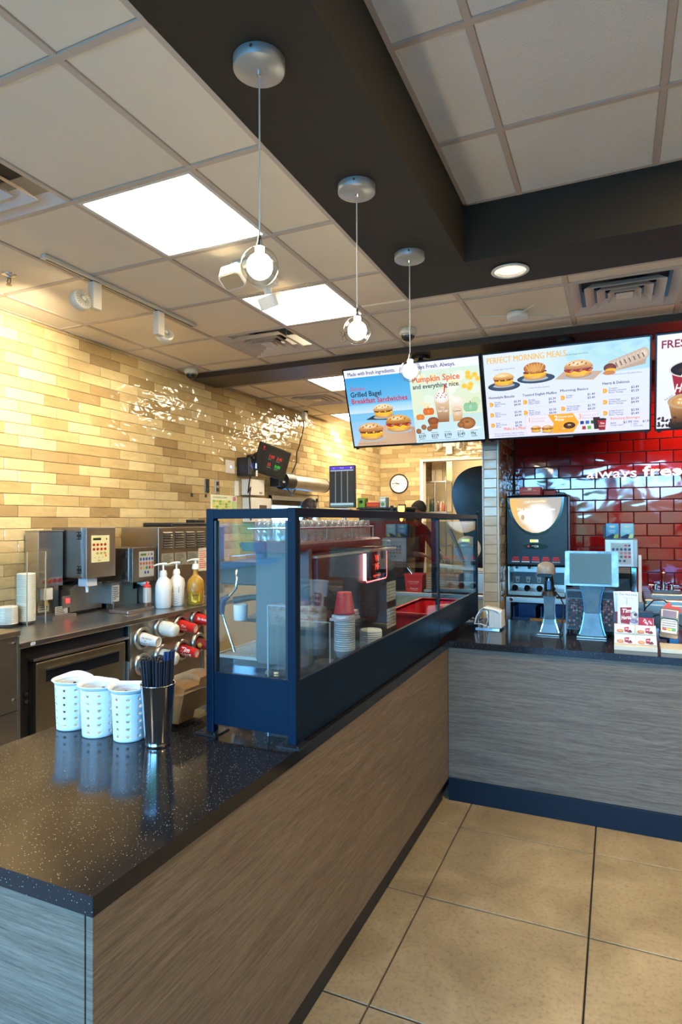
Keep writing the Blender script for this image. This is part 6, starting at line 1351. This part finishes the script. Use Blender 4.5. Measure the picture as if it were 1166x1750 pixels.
put(obj('black_vent_cap', B().box(-.46, -.39, 5.42, 5.60, 1.817, 1.835), BLACK, bev=.004), 'low black cap at the right end of the drink machine top', 'cap'); put(obj('black_vent_cap', B().box(-.82, -.76, 5.42, 5.60, 1.817, 1.832), BLACK, bev=.004), 'low black cap at the left end of the drink machine top', 'cap')
# second machine with keypad
t = thing('coffee_dispenser', 'grey-topped dispenser with blue and red keypad dots behind the till', 'dispenser', (.0, 5.5, BZ))
obj('body', B().box(-.30, .145, 5.42, 5.74, BZ, 1.20), mat('dark_brown_body', (.07, .05, .035), .4), t, .006)
obj('upper_box', B().box(-.088, .150, 5.32, 5.70, 1.235, 1.452), mat('satin_grey_metal'), t, .006)
obj('keypad_plate', B().box(-.084, .118, 5.308, 5.32, 1.240, 1.450), mat('pale_blue_grey', (.50, .58, .62), .35, .3), t, .002)
p = Print((-.084, 5.3075, 1.240), (1, 0, 0), (0, 0, 1)); p.rect(.04, .02, .185, .185, '#a8b8c0').rect(.052, .150, .115, .168, '#8cc0c4').ell(.148, .165, .010, .007, '#b04858').ell(.172, .165, .009, .009, '#3c5c88')
for j, cols_ in enumerate((['#345888']*5, ['#b06470', '#8c6c78', '#b0808c', '#b07884', '#b0707c'], ['#c85a5a', '#8c8c50', '#407c78', '#b04858', '#c84c50'])):
    for k in range(5): p.ell(.058+.029*k, .135-.029*j, .0105, .0105, cols_[k], n=14)
for k in range(2): p.ell(.115+.032*k-.01, .045, .010, .010, '#345888', n=14)
p.done('keypad', t)
obj('brown_tray', B().box(-.355, .095, 5.20, 5.42, 1.195, 1.232), mat('brown_tray_plastic', (.16, .10, .06), .35), t, .004); obj('black_spout_box', B().prism([(-.35, 1.155), (.09, 1.155), (.05, 1.12), (.0, 1.10), (-.32, 1.10)], 'y', 5.21, 5.42), BLACK, t, .004)
obj('black_band', B().box(-.355, .095, 5.205, 5.42, 1.155, 1.195), BLACKG, t, .003)
obj('chrome_column', B().box(.098, .140, 5.30, 5.40, .99, 1.235), CHROME, t, .004)
put(obj('white_board', B().box(.150, .172, 5.26, 5.30, BZ, 1.335), WHITE, bev=.003), 'thin white upright board edge right of the grey keypad dispenser', 'board')
for k, x in enumerate((-.080, .026)):
    c = thing('coffee_bag', 'blue coffee bag on the keypad dispenser, %s one' % ('darker left', 'paler right')[k], 'bag', (x+.05, 5.40, 1.452), group='blue coffee bags')
    obj('bag', B().prism([(x+.003, 1.453), (x+.095, 1.453), (x+.100, 1.50), (x+.097, 1.578), (x+.002, 1.580), (x-.001, 1.50)], 'y', 5.36, 5.44), mat('blue_bag', (.02, .10, .30), .3) if k == 0 else mat('pale_blue_bag', (.10, .30, .48), .3), c, .01)
    def f(p, k=k):
        p.rect(.004, .004, .092, .12, '#1f6fb4' if k == 0 else '#58b0d0', '#5ab8e4' if k == 0 else '#9cdcec'); p.ell(.048, .098, .022, .009, '#c8e4e0', n=18).text('Tim Hortons', .03, .094, .005, '#30506c', 0, width=.036)
        p.poly([(.004, .004), (.092, .004), (.092, .022), (.05, .040), (.004, .018)], '#14284c').poly([(.055, .006), (.090, .006), (.090, .046), (.065, .030)], '#8cb850' if k == 0 else '#b8d890').rect(.02, .058, .076, .061, '#d8ecf4').rect(.025, .068, .07, .071, '#d8ecf4').rect(.03, .048, .066, .050, '#d8ecf4')
    stickprint(c, 'bag_print', Vector((x, 5.3495, 1.455)), (1, 0, 0), (0, 0, 1), f)
put(obj('dark_carton', B().box(-.098, -.082, 5.40, 5.56, 1.453, 1.56), mat('dark_green_card', (.015, .03, .025), .4), bev=.003), 'narrow dark carton left of the blue coffee bags', 'carton')
# sink
t = thing('hand_sink', 'stainless sink basin with chrome faucet in front of the red tiles', 'sink', (.75, 5.5, .9))
obj('rim', B().box(.19, 1.6, 5.22, 5.30, .93, 1.005).box(.19, 1.6, 5.66, 5.775, .93, 1.005).box(.19, .26, 5.30, 5.66, .93, 1.005).box(1.5, 1.6, 5.30, 5.66, .93, 1.005), STEEL, t, .012)
obj('basin', B().box(.26, 1.5, 5.30, 5.66, .84, .85).box(.26, 1.5, 5.655, 5.66, .85, .99), STEEL_D, t); obj('apron', B().box(.19, 1.6, 5.205, 5.222, .90, .965), STEEL, t, .003); obj('sink_cabinet', B().box(.195, 1.6, 5.25, 5.77, 0, .93), STEEL_D, t)
f_ = obj('faucet_base', B().box(.26, .47, 5.66, 5.71, 1.005, 1.035), CHROME, t, .004)
obj('spout', B().cyl((.345, 5.69, 1.035), (.345, 5.69, 1.09), .016, n=18).tube([(.345, 5.69, 1.08), (.345, 5.69, 1.17), (.343, 5.665, 1.198), (.342, 5.62, 1.198), (.342, 5.60, 1.18)], .010, 12), CHROME, t)
for x, d_ in ((.285, -1), (.405, 1)):
    h = obj('tap', B().cyl((x, 5.685, 1.035), (x, 5.685, 1.075), .017, n=18), CHROME, t); obj('lever', B().tube([(x, 5.68, 1.07), (x+.05*d_, 5.675, 1.072)], [.008, .006], 10), CHROME, h)

# ================================================================== KITCHEN BEYOND THE CASE
t = thing('prep_table', 'long stainless prep table in the kitchen beyond the display case', 'table', (-1.85, 5.92, 0))
obj('tabletop', B().box(-2.78, -.90, 5.68, 6.16, .885, .92), STEEL, t, .004); obj('apron', B().box(-2.76, -.92, 5.70, 5.71, .62, .885), mat('brass_tinted_steel', (.45, .36, .20), .35, .9), t)
for x in (-2.75, -1.98, -.94):
    for y in (5.71, 6.13): obj('leg', B().box(x-.02, x+.02, y-.02, y+.02, 0, .885), STEEL_D, t)
obj('lower_shelf', B().box(-2.76, -.92, 5.72, 6.14, .25, .27), STEEL_D, t)
t = thing('order_monitor', 'upright order monitor with a purple bar and four dark columns', 'monitor', (-2.58, 5.86, .92))
obj('housing', B().box(-2.724, -2.436, 5.80, 5.84, 1.745, 2.180), BLACK, t, .004)
p = Print((-2.714, 5.7985, 1.756), (1, 0, 0), (0, 0, 1)); W_, H_ = .268, .413; p.rect(0, 0, W_, H_, '#050607').rect(0, H_-.028, W_, H_, '#4a1fd0', '#5a2ae0').rect(.004, H_-.046, W_-.004, H_-.034, '#9fb4c8').rect(0, .0, W_, .012, '#58727c').rect(.004, .016, W_-.004, .038, '#9fc4cc')
for k in range(3): p.rect(.060+.068*k, .04, .066+.068*k, H_-.046, '#8a9ca8')
p.text('12', .03, H_-.022, .016, '#d8d0ff', 0).text('10:41', .11, H_-.022, .016, '#d8d0ff', .0).ell(W_-.03, H_-.015, .008, .008, '#e8e0ff'); p.done('display_picture', t, SCREEN)
obj('pole', B().cyl((-2.58, 5.87, .92), (-2.58, 5.87, 1.80), .018, n=14), STEEL, t); obj('pole_base', B().box(-2.68, -2.48, 5.79, 5.95, .92, .935), BLACK, t, .003); obj('lower_bar', B().box(-2.67, -2.49, 5.79, 5.84, 1.715, 1.738), mat('pale_aluminium'), t)
t = thing('warming_cabinet', 'black warming cabinet with cartons on top beyond the case', 'cabinet', (-2.15, 5.98, .92))
obj('body', B().box(-2.41, -1.90, 5.84, 6.13, .925, 1.725), BLACKG, t, .006); obj('top', B().box(-2.43, -1.88, 5.82, 6.15, 1.725, 1.745), BLACK, t, .004); obj('door_glass', B().box(-2.38, -1.93, 5.832, 5.84, 1.05, 1.62), mat('dark_reflecting_glass', (.03, .012, .012), .06), t)
obj('corner_post', B().box(-2.06, -2.03, 5.81, 5.83, 1.70, 1.76), BLACK, t); obj('corner_post', B().box(-1.99, -1.96, 5.81, 5.83, 1.70, 1.76), BLACK, t)
AMB = mat('amber_light', (1, .5, .05), .4, emit=(1, .42, .06), es=2.2)
t = thing('heat_lamp', 'small glowing amber lamp above the case rail near the cook', 'lamp', (-1.94, 5.78, 1.62)); obj('amber_lens', B().lathe([(0, 1.60), (.012, 1.61), (.022, 1.66), (.026, 1.70), (.0, 1.70)], (-1.935, 5.79, 0), 16).box(-1.965, -1.905, 5.77, 5.80, 1.705, 1.755), AMB, t); obj('lamp_bracket', B().box(-1.97, -1.90, 5.80, 5.822, 1.69, 1.77), BLACK, t)
for (nm, x0, x1, h_, c_, lb) in (('green_tub', -2.44, -2.36, .10, (.13, .30, .03), 'green carton with a round hole, left on the warming cabinet'), ('red_package', -2.345, -2.20, .055, (.50, .05, .02), 'orange-red packet between the green and blue cartons'), ('blue_carton', -2.195, -2.13, .105, (.42, .62, .70), 'pale blue carton right of the red packet on the warming cabinet')):
    t = thing(nm, lb, 'carton', ((x0+x1)/2, 5.92, 1.745)); obj('carton', B().box(x0, x1, 5.88, 5.98, 1.745, 1.745+h_), mat(nm+'_card', c_, .5, var=.15), t, .005)
    stickprint(t, 'carton_print', Vector((x0, 5.8785, 1.745)), (1, 0, 0), (0, 0, 1), (lambda w_: (lambda p: p.ell(w_/2, h_*.6, w_*.25, h_*.16, '#1c2a10') if nm == 'green_tub' else p.rect(w_*.1, h_*.3, w_*.9, h_*.6, '#d8602c') if nm == 'red_package' else p.ell(w_/2, h_*.3, w_*.3, h_*.18, '#6a8c3c').rect(w_*.1, h_*.6, w_*.9, h_*.8, '#e8f0f0')))(x1-x0))
# sanitizer pail
t = thing('red_pail', 'red square pail with white print and tongs on the prep table', 'pail', (-1.79, 5.80, .92))
b = B(); a0_, a1_ = .078, .092
for s_ in range(4):
    pts = [(-1, -1), (1, -1), (1, 1), (-1, 1)]; (u0, v0), (u1, v1) = pts[s_], pts[(s_+1) % 4]
    b.add([(-1.79+u0*a0_, 5.80+v0*a0_, .922), (-1.79+u1*a0_, 5.80+v1*a0_, .922), (-1.79+u1*a1_, 5.80+v1*a1_, 1.085), (-1.79+u0*a1_, 5.80+v0*a1_, 1.085)], [(0, 1, 2, 3)])
b.add([(-1.79+u*a0_, 5.80+v*a0_, .923) for u, v in ((-1, -1), (1, -1), (1, 1), (-1, 1))], [(0, 1, 2, 3)])
o = obj('pail_body', b, REDP, t); m_ = o.modifiers.new('wall', 'SOLIDIFY'); m_.thickness = .003
obj('rim', B().box(-1.885, -1.695, 5.704, 5.710, 1.078, 1.094).box(-1.885, -1.695, 5.890, 5.896, 1.078, 1.094).box(-1.887, -1.880, 5.704, 5.896, 1.078, 1.094).box(-1.700, -1.693, 5.704, 5.896, 1.078, 1.094), REDP, t)
p = Print((-1.875, 5.7200-.002, .93), (1, 0, 0), (0, -.085, 1)); p.text('SANITIZER', .03, .085, .013, '#f0d8d8', .01, width=.11).text('SOLUTION', .045, .068, .010, '#f0d8d8', .01, width=.08).text('Keep Full', .05, .022, .011, '#ffffff', .02, width=.075).rect(.06, .010, .12, .013, '#f0d8d8'); p.done('pail_print', t)
obj('tongs', B().tube([(-1.80, 5.80, 1.0), (-1.84, 5.80, 1.10), (-1.88, 5.80, 1.145)], .006, 6).tube([(-1.78, 5.80, 1.0), (-1.83, 5.79, 1.11), (-1.86, 5.78, 1.16)], .006, 6), CHROME, t)
t = thing('conveyor_toaster', 'copper-toned boxy toaster with rows of slots on the prep table', 'toaster', (-1.50, 5.86, .92)); COP = mat('copper_toned_metal', (.42, .18, .08), .3, .5)  # orange of warm light on the steel is put into the colour
obj('body', B().box(-1.685, -1.36, 5.76, 6.0, .94, 1.10), COP, t, .008); obj('tray', B().box(-1.69, -1.33, 5.72, 5.78, .93, .95), STEEL, t, .002)
b = B()
for g_ in range(3):
    for k in range(5): b.box(-1.67+.115*g_, -1.61+.115*g_, 5.757, 5.760, .965+.022*k, .972+.022*k)
o = obj('slots', b, mat('pale_slot', (.5, .45, .38), .4), t); o['kind'] = 'stuff'
for x in (-1.66, -1.38): obj('foot', B().cyl((x, 5.8, .92), (x, 5.8, .94), .014, n=10), BLACK, t)
t = thing('steel_pan', 'stainless food pan stack with a white tray lying across at the case end', 'pan', (-1.20, 5.86, .92))
obj('pan', B().box(-1.32, -1.10, 5.76, 5.96, .925, 1.12), STEEL, t, .012); obj('rim', B().box(-1.335, -1.085, 5.745, 5.975, 1.12, 1.128), STEEL, t, .002)
put(obj('white_tray', B().prism([(-1.66, 1.175), (-1.64, 1.19), (-1.12, 1.145), (-1.10, 1.13), (-1.12, 1.129), (-1.64, 1.165)], 'y', 5.80, 5.95), WHITE, bev=.003), 'long white tray lying tilted over the toaster and steel pan', 'tray')
t = thing('slicer', 'white rounded slicer with a steel disc at the right end of the prep table', 'slicer', (-1.33, 6.05, .92))
obj('base', B().box(-1.45, -1.18, 5.99, 6.14, .92, 1.0), STEEL, t, .01); obj('housing', B().lathe([(0, -.05), (.09, -.05), (.125, -.02), (.125, .02), (.10, .05), (0, .055)], (-1.34, 6.06, 1.33), 28, axis=(.2, -1, .15)), WHITE, t)
obj('blade', B().cyl((-1.36, 5.985, 1.30), (-1.36, 5.979, 1.30), .10, n=30), STEEL_D, t); obj('arm', B().box(-1.38, -1.30, 6.04, 6.10, .98, 1.26), STEEL, t, .01); obj('carriage_bar', B().tube([(-1.50, 5.97, 1.52), (-1.44, 5.97, 1.40), (-1.36, 5.97, 1.20)], .014, 8), STEEL_D, t)
t = thing('black_machine_cover', 'tall rounded glossy black machine standing in front of the doorway wall', 'machine', (-1.25, 7.0, 0))
pts = [(-1.40, 0), (-1.0, 0), (-.95, 1.2), (-.93, 1.9), (-.97, 2.10), (-1.10, 2.19), (-1.30, 2.215), (-1.48, 2.20), (-1.60, 2.13), (-1.67, 2.02), (-1.685, 1.90), (-1.67, 1.78), (-1.62, 1.66), (-1.56, 1.5), (-1.50, 1.2)]
for _ in range(2): pts = [q_ for i in range(len(pts)) for q_ in ((.75*pts[i-1][0]+.25*pts[i][0], .75*pts[i-1][1]+.25*pts[i][1]), (.25*pts[i-1][0]+.75*pts[i][0], .25*pts[i-1][1]+.75*pts[i][1]))]
obj('shell', B().prism(pts, 'y', 6.82, 7.18, smooth=True), BLACKG, t, .04, seg=4)
p = None; obj('visor', B().lathe([(0, .0), (.12, .004), (.20, .018), (.23, .04)], (-1.30, 6.86, 1.86), 32, axis=(-.1, -1, .05)).xf(Matrix.Translation((0, 0, 0))), mat('blue_black_gloss', (.01, .05, .11), .04), t); obj('knob', B().cyl((-1.44, 6.82, 1.70), (-1.44, 6.77, 1.70), .045, n=24), BLACKG, t)  # blue reflections on the black shell put into this disc's colour

# clock
t = thing('wall_clock', 'round black-framed wall clock with a white face on the far tiled wall', 'clock', (-3.203, 9.48, 2.05))
ck = (-3.203, 9.49, 2.21); obj('rim', B().lathe([(.138, .0), (.156, .004), (.160, .022), (.152, .036), (.142, .034), (.138, .022)], ck, 44, axis=(0, -1, 0)), BLACKG, t); obj('face', B().cyl((ck[0], 9.488, ck[2]), (ck[0], 9.472, ck[2]), .14, n=44), mat('clock_face_white', (.80, .78, .82), .5), t)
p = Print((ck[0], 9.4715, ck[2]), (1, 0, 0), (0, 0, 1), .0006)
for k in range(12): a_ = PI/2-2*PI*(k+1)/12; p.text(str(k+1), .108*math.cos(a_), .108*math.sin(a_)-.012, .026, '#18181c', .03, align='c')
for k in range(60): a_ = 2*PI*k/60; p.ell(.130*math.cos(a_), .130*math.sin(a_), .0025, .0025, '#18181c', n=5)
p.text('Tim Hortons', 0, .045, .018, '#c05060', 0, align='c', width=.085)
def hand(an, L_, w_): c_, s_ = math.cos(an), math.sin(an); p.poly([(-.02*c_-w_*s_, -.02*s_+w_*c_), (-.02*c_+w_*s_, -.02*s_-w_*c_), (L_*c_+w_*.5*s_, L_*s_-w_*.5*c_), (L_*c_-w_*.5*s_, L_*s_+w_*.5*c_)], '#0c0c10')
hand(math.radians(156), .075, .006); hand(math.radians(178), .112, .0045); p.ell(0, 0, .008, .008, '#0c0c10'); p.done('dial', t)
t = thing('emergency_light', 'white two-headed emergency light on the far wall under the left screen', 'emergency light', (-2.36, 9.44, 2.7))
obj('base', B().box(-2.47, -2.26, 9.42, 9.49, 2.76, 2.86), WHITE, t, .008); obj('stem', B().box(-2.41, -2.31, 9.38, 9.42, 2.64, 2.78), WHITE, t, .008)
for s_ in (-1, 1): h = obj('lamp_head', B().cyl((-2.365+.15*s_, 9.42, 2.79), (-2.365+.19*s_, 9.34, 2.765), .055, .065, 20), WHITE, t, .004); obj('lens', B().cyl((-2.365+.19*s_, 9.34, 2.765), (-2.365+.1905*s_, 9.338, 2.7645), .055, n=20), mat('ribbed_reflector'), h)

# back room
light(-2.5, 10.0, ZC)  # hidden ceiling panel added to light the back room
struct('ceiling_back_room', B().box(-3.54, -.86, 9.62, 11.0, ZC+.02, ZC+.03), CEIL_A)
t = thing('wire_shelf', 'chrome wire shelving unit seen through the far doorway', 'shelf', (-2.84, 10.3, 0))
for x in (-3.10, -2.585):
    for y in (10.05, 10.50): obj('post', B().cyl((x, y, 0), (x, y, 2.52 if y < 10.1 and x < -3 else 2.34), .013, n=10), STEEL, t)
obj('post', B().cyl((-2.77, 10.05, 0), (-2.77, 10.05, 2.46), .014, n=10), STEEL, t)
for z in (2.27, 1.76, 1.2, .4):
    b = B()
    for k in range(16): b.box(-3.10, -2.585, 10.05+.03*k-.002, 10.05+.03*k+.002, z, z+.004)
    o = obj('shelf_wires', b, STEEL, t); o['kind'] = 'stuff'; obj('shelf_rim', B().box(-3.11, -2.575, 10.035, 10.045, z-.02, z+.006).box(-2.583, -2.575, 10.04, 10.51, z-.02, z+.006), STEEL, t)
TANB = mat('tan_box_board', (.55, .44, .28), .8, var=.1)
put(obj('stored_carton', B().box(-3.08, -2.84, 10.08, 10.45, 2.28, 2.62), mat('brown_wrapped_stock', (.20, .13, .08), .4, var=.5), bev=.02), 'brown plastic-wrapped stock at the left of the top shelf in the back room', 'carton')
put(obj('stored_carton', B().box(-2.83, -2.65, 10.08, 10.45, 2.28, 2.64), TANB, bev=.004), 'tan carton on the top shelf beside the wrapped stock', 'carton')
for k in range(3): put(obj('flat_carton', B().box(-2.64+.024*k, -2.622+.024*k, 10.07, 10.46, 2.28, 2.66), TANB, bev=.002), 'flattened tan carton standing on edge, %s of three on the top shelf' % ('left', 'middle', 'right')[k], 'carton', 'flattened cartons')
t = thing('louvred_box', 'cream louvred box on the middle shelf in the back room', 'box', (-2.93, 10.15, 1.765)); obj('body', B().box(-3.04, -2.88, 10.06, 10.4, 1.765, 2.02), mat('cream_enamel', (.6, .52, .36), .5), t, .006)
b = B()
for k in range(6): b.box(-3.02, -2.90, 10.054, 10.06, 1.80+.03*k, 1.812+.03*k)
o = obj('louvres', b, STEEL_D, t); o['kind'] = 'stuff'
for k, c_ in enumerate(((.01, .10, .05), (.02, .03, .03), (.35, .33, .28), (.10, .03, .02), (.55, .35, .30), (.5, .10, .03), (.55, .16, .03))):
    x = -2.855+.043*k; h_ = (.20, .21, .20, .17, .16, .17, .15)[k]
    t = thing('syrup_bottle', '%s syrup bottle on the back room shelf, %s of seven' % (('dark green', 'black', 'pale grey', 'dark brown', 'pink', 'red-orange', 'orange')[k], ('first', 'second', 'third', 'fourth', 'fifth', 'sixth', 'last')[k]), 'bottle', (x, 10.10, 1.766), group='syrup bottles')
    obj('bottle_body', B().lathe([(0, 0), (.019, 0), (.020, .004), (.020, h_*.62), (.008, h_*.80), (.008, h_*.93), (0, h_*.93)], (x, 10.10, 1.766), 16), mat('syrup_%d' % k, c_, .25), t); obj('cap', B().cyl((x, 10.10, 1.766+h_*.93), (x, 10.10, 1.766+h_), .009, n=12), BLACK if k < 3 else WHITE, t)

# ================================================================== PEOPLE
def limb_mesh(pts, edges, radii, root):
    import bmesh
    me = bpy.data.meshes.new('skeleton'); bm = bmesh.new(); ly = bm.verts.layers.skin.verify(); vs = [bm.verts.new(p_) for p_ in pts]
    for a, b_ in edges: bm.edges.new((vs[a], vs[b_]))
    for v, r_ in zip(vs, radii): v[ly].radius = r_ if isinstance(r_, tuple) else (r_, r_)
    vs[root][ly].use_root = True
    bm.to_mesh(me); bm.free(); o = bpy.data.objects.new('skeleton', me); COL.objects.link(o)
    o.modifiers.new('skin', 'SKIN').use_smooth_shade = True; s_ = o.modifiers.new('sub', 'SUBSURF'); s_.levels = 2; s_.render_levels = 2
    bpy.context.view_layer.update(); dg = bpy.context.evaluated_depsgraph_get(); m2 = bpy.data.meshes.new_from_object(o.evaluated_get(dg))
    vv = [tuple(v.co) for v in m2.vertices]; ff = [tuple(p_.vertices) for p_ in m2.polygons]
    bpy.data.objects.remove(o); return vv, ff
def head_mesh(b, mi):
    n, m = 32, 24; vs = []
    for j in range(m+1):
        th = PI*j/m; z = math.cos(th)
        for i in range(n):
            ph = 2*PI*i/n; x, y = math.sin(th)*math.cos(ph), math.sin(th)*math.sin(ph); fr = max(0, x)
            rx, ry, rz = .098, .076, .118
            X, Y, Z = x*rx, y*ry, z*rz
            if z < 0: k = 1-.26*(-z)**1.3; Y *= k; X = X*(1-.10*(-z)) + .010*(-z)
            if fr > .4: X -= .010*math.exp(-((z-.12)/.10)**2)*math.exp(-((abs(y)-.36)/.18)**2)*fr     # eye sockets
            if fr > .5: X += .024*math.exp(-((z+.14)/.13)**2)*math.exp(-(y/.13)**2)                     # nose
            if fr > .5: X += .006*math.exp(-((z+.45)/.06)**2)*math.exp(-(y/.30)**2) - .004*math.exp(-((z+.52)/.03)**2)*math.exp(-(y/.3)**2)
            if fr > .5: X += .008*math.exp(-((z+.80)/.12)**2)*math.exp(-(y/.3)**2)
            vs.append((X, Y, Z))
    b.add(vs, [(j*n+i, (j+1)*n+i, (j+1)*n+(i+1) % n, j*n+(i+1) % n) for j in range(m) for i in range(n)], True, mi)
    for s_ in (-1, 1): b.sph((-.005, s_*.076, -.005), (.016, .008, .030), 12, 8, mi).sph((.0, s_*.080, -.002), (.010, .006, .020), 10, 6, mi)
def hair_mesh(long=False):
    b = B(); n, m = 36, 26; vs = []
    for j in range(m+1):
        th = PI*j/m; z = math.cos(th)
        for i in range(n):
            ph = 2*PI*i/n; x, y = math.sin(th)*math.cos(ph), math.sin(th)*math.sin(ph); lim = .42 if x > .35 else (.05 if x > -.05 else -.45)
            g_ = 1.035 if z > lim else .93
            if long and x < .3: g_ = 1.16 if z > -.8 else .9
            vs.append((x*.098*g_, y*.076*g_, z*.118*(g_ if z > 0 or not long else 1.1)))
    return b.add(vs, [(j*n+i, (j+1)*n+i, (j+1)*n+(i+1) % n, j*n+(i+1) % n) for j in range(m) for i in range(n)], True)
def person(loc, face, lb, skin, shirt, hairm, head_c, tilt, wrists, height_k=1, long=False, apron=None):
    """face: heading angle; local frame x forward, y left"""
    R_ = Matrix.Rotation(face, 4, 'Z'); T_ = Matrix.Translation(loc)
    inv = (T_ @ R_).inverted(); hc = inv @ Vector(head_c); wr = [inv @ Vector(w_) for w_ in wrists]
    nk = hc + Vector((-.045, 0, -.125)); ch = Vector((nk.x-.05, 0, nk.z-.15)); sp = Vector((ch.x-.06, 0, ch.z-.22)); pv = Vector((-.10, 0, .96))
    P_ = [pv, sp, ch, nk, hc+Vector((-.025, 0, -.06))]; Rr = [(.150, .125), (.140, .110), (.155, .115), .060, .055]; Ed = [(0, 1), (1, 2), (2, 3), (3, 4)]
    def chain(start, pts, rs):
        prev = start
        for q_, r_ in zip(pts, rs): P_.append(Vector(q_)); Rr.append(r_); Ed.append((prev, len(P_)-1)); prev = len(P_)-1
        return prev
    for s_, wv in ((1, wr[0]), (-1, wr[1])):
        sh = ch + Vector((0, .185*s_, .055)); el = (sh+wv)/2 + Vector((-.03, .075*s_, -.10)); i_ = chain(2, [sh, (sh+el)/2, el, (el+wv)/2, wv], [.066, .052, .043, .038, .027])
        dd = (wv-el).normalized(); lat = Vector((0, 1, 0)); lat = (lat-dd*lat.dot(dd)).normalized(); dn = dd.cross(lat)*(-1 if dd.cross(lat).z > 0 else 1)
        pm = chain(i_, [wv+dd*.045, wv+dd*.085], [(.030, .020), (.034, .017)])
        for k, (o_, L_) in enumerate(((-.030, .062), (-.010, .074), (.010, .070), (.029, .056))):
            base = wv+dd*.090+lat*o_; chain(pm, [base+dd*.012, base+dd*(.012+L_*.5)+dn*.010, base+dd*(.012+L_*.85)+dn*.036], [.0095, .0088, .0075])
        chain(pm-1, [wv+dd*.055-lat*.036*s_, wv+dd*.085-lat*.054*s_+dn*.012, wv+dd*.108-lat*.056*s_+dn*.026], [.011, .010, .008])
        hp = pv + Vector((.0, .095*s_, -.06)); kn = Vector((.02+.03*s_, .11*s_, .52)); an = Vector((-.05+.04*s_, .12*s_, .09)); a_ = chain(0, [hp, (hp+kn)/2, kn, (kn+an)/2, an], [.095, .082, .060, .056, .040]); chain(a_, [Vector((an.x+.10, an.y+.01*s_, .045)), Vector((an.x+.18, an.y+.02*s_, .035))], [(.045, .032), (.038, .025)])
    vv, ff = limb_mesh(P_, Ed, Rr, 0); b = B(); b.add(vv, ff, True, 0)
    Rh = Matrix.Translation(hc) @ Matrix.Rotation(tilt, 4, 'Y'); hb_ = B(); head_mesh(hb_, 1); hb_.xf(Rh); b.add(hb_.v, hb_.f, True, 1)
    for k, f in enumerate(b.f[:len(ff)]):
        c_ = sum((Vector(b.v[i]) for i in f), Vector())/len(f)
        if c_.z < .10: b.mi[k] = 3
        elif c_.z < .93: b.mi[k] = 2
        elif c_.z > nk.z-.02 and abs(c_.y) < .09: b.mi[k] = 1
        elif min((c_-w_).length for w_ in wr) < .20 and abs(c_.y) > 0: b.mi[k] = 1
    o = obj('person', b, [shirt, skin, mat('dark_trousers', (.015, .015, .02), .8), BLACK], w=False); o.location = loc; o.rotation_euler.z = face; put(o, lb, 'person')
    h = obj('hair', hair_mesh(long).xf(Rh), hairm, o, w=False)
    for s_, nm in ((1, 'eye'), (-1, 'eye')):
        obj(nm, B().sph((.086, .029*s_, .014), (.010, .013, .008), 12, 8).xf(Rh), mat('eye_white', (.6, .58, .55), .2), o, w=False)
    obj('lips', B().sph((.097, 0, -.058), (.007, .022, .007), 12, 8).xf(Rh), mat('lip_brown', (.20, .07, .05), .5), o, w=False)
    if apron:
        a_ = B(); zs = [ch.z+.02, sp.z+.05, pv.z, pv.z-.35]; rows = [(ch.x+.135, .12), (sp.x+.130, .16), (pv.x+.165, .18), (pv.x+.17, .19)]
        a_.add([(x_-.5*abs(k)**2*.05-.02*abs(k), w_*k, z_) for (x_, w_), z_ in zip(rows, zs) for k in (-1, -.5, 0, .5, 1)], [(r_*5+k, r_*5+k+1, r_*5+k+6, r_*5+k+5) for r_ in range(3) for k in range(4)], True)
        oo = obj('apron', a_, apron, o, w=False); m_ = oo.modifiers.new('cloth', 'SOLIDIFY'); m_.thickness = .006
    return o
SK1 = mat('deep_brown_skin', (.17, .075, .04), .5); SK2 = mat('brown_skin', (.42, .19, .10), .5)
person((-2.10, 6.50, 0), math.radians(-38), 'person in a dark shirt bent over the prep table, short dark hair, head bowed', SK1, mat('black_shirt', (.012, .012, .014), .8), mat('short_black_hair', (.010, .007, .006), .8, bump=.5), (-1.955, 6.42, 1.715), .62,
       [(-1.62, 6.20, 1.23), (-1.83, 6.06, 1.26)], apron=mat('dark_apron', (.02, .018, .02), .8))
person((-3.25, 6.32, 0), math.radians(-30), 'person with dark brown hair at the service window, only the head top showing', SK2, mat('brown_shirt', (.10, .05, .035), .8), mat('dark_brown_hair', (.022, .012, .008), .6, bump=.5), (-3.175, 6.22, 1.742), .5,
       [(-2.92, 6.25, 1.12), (-3.02, 6.02, 1.14)], long=True)
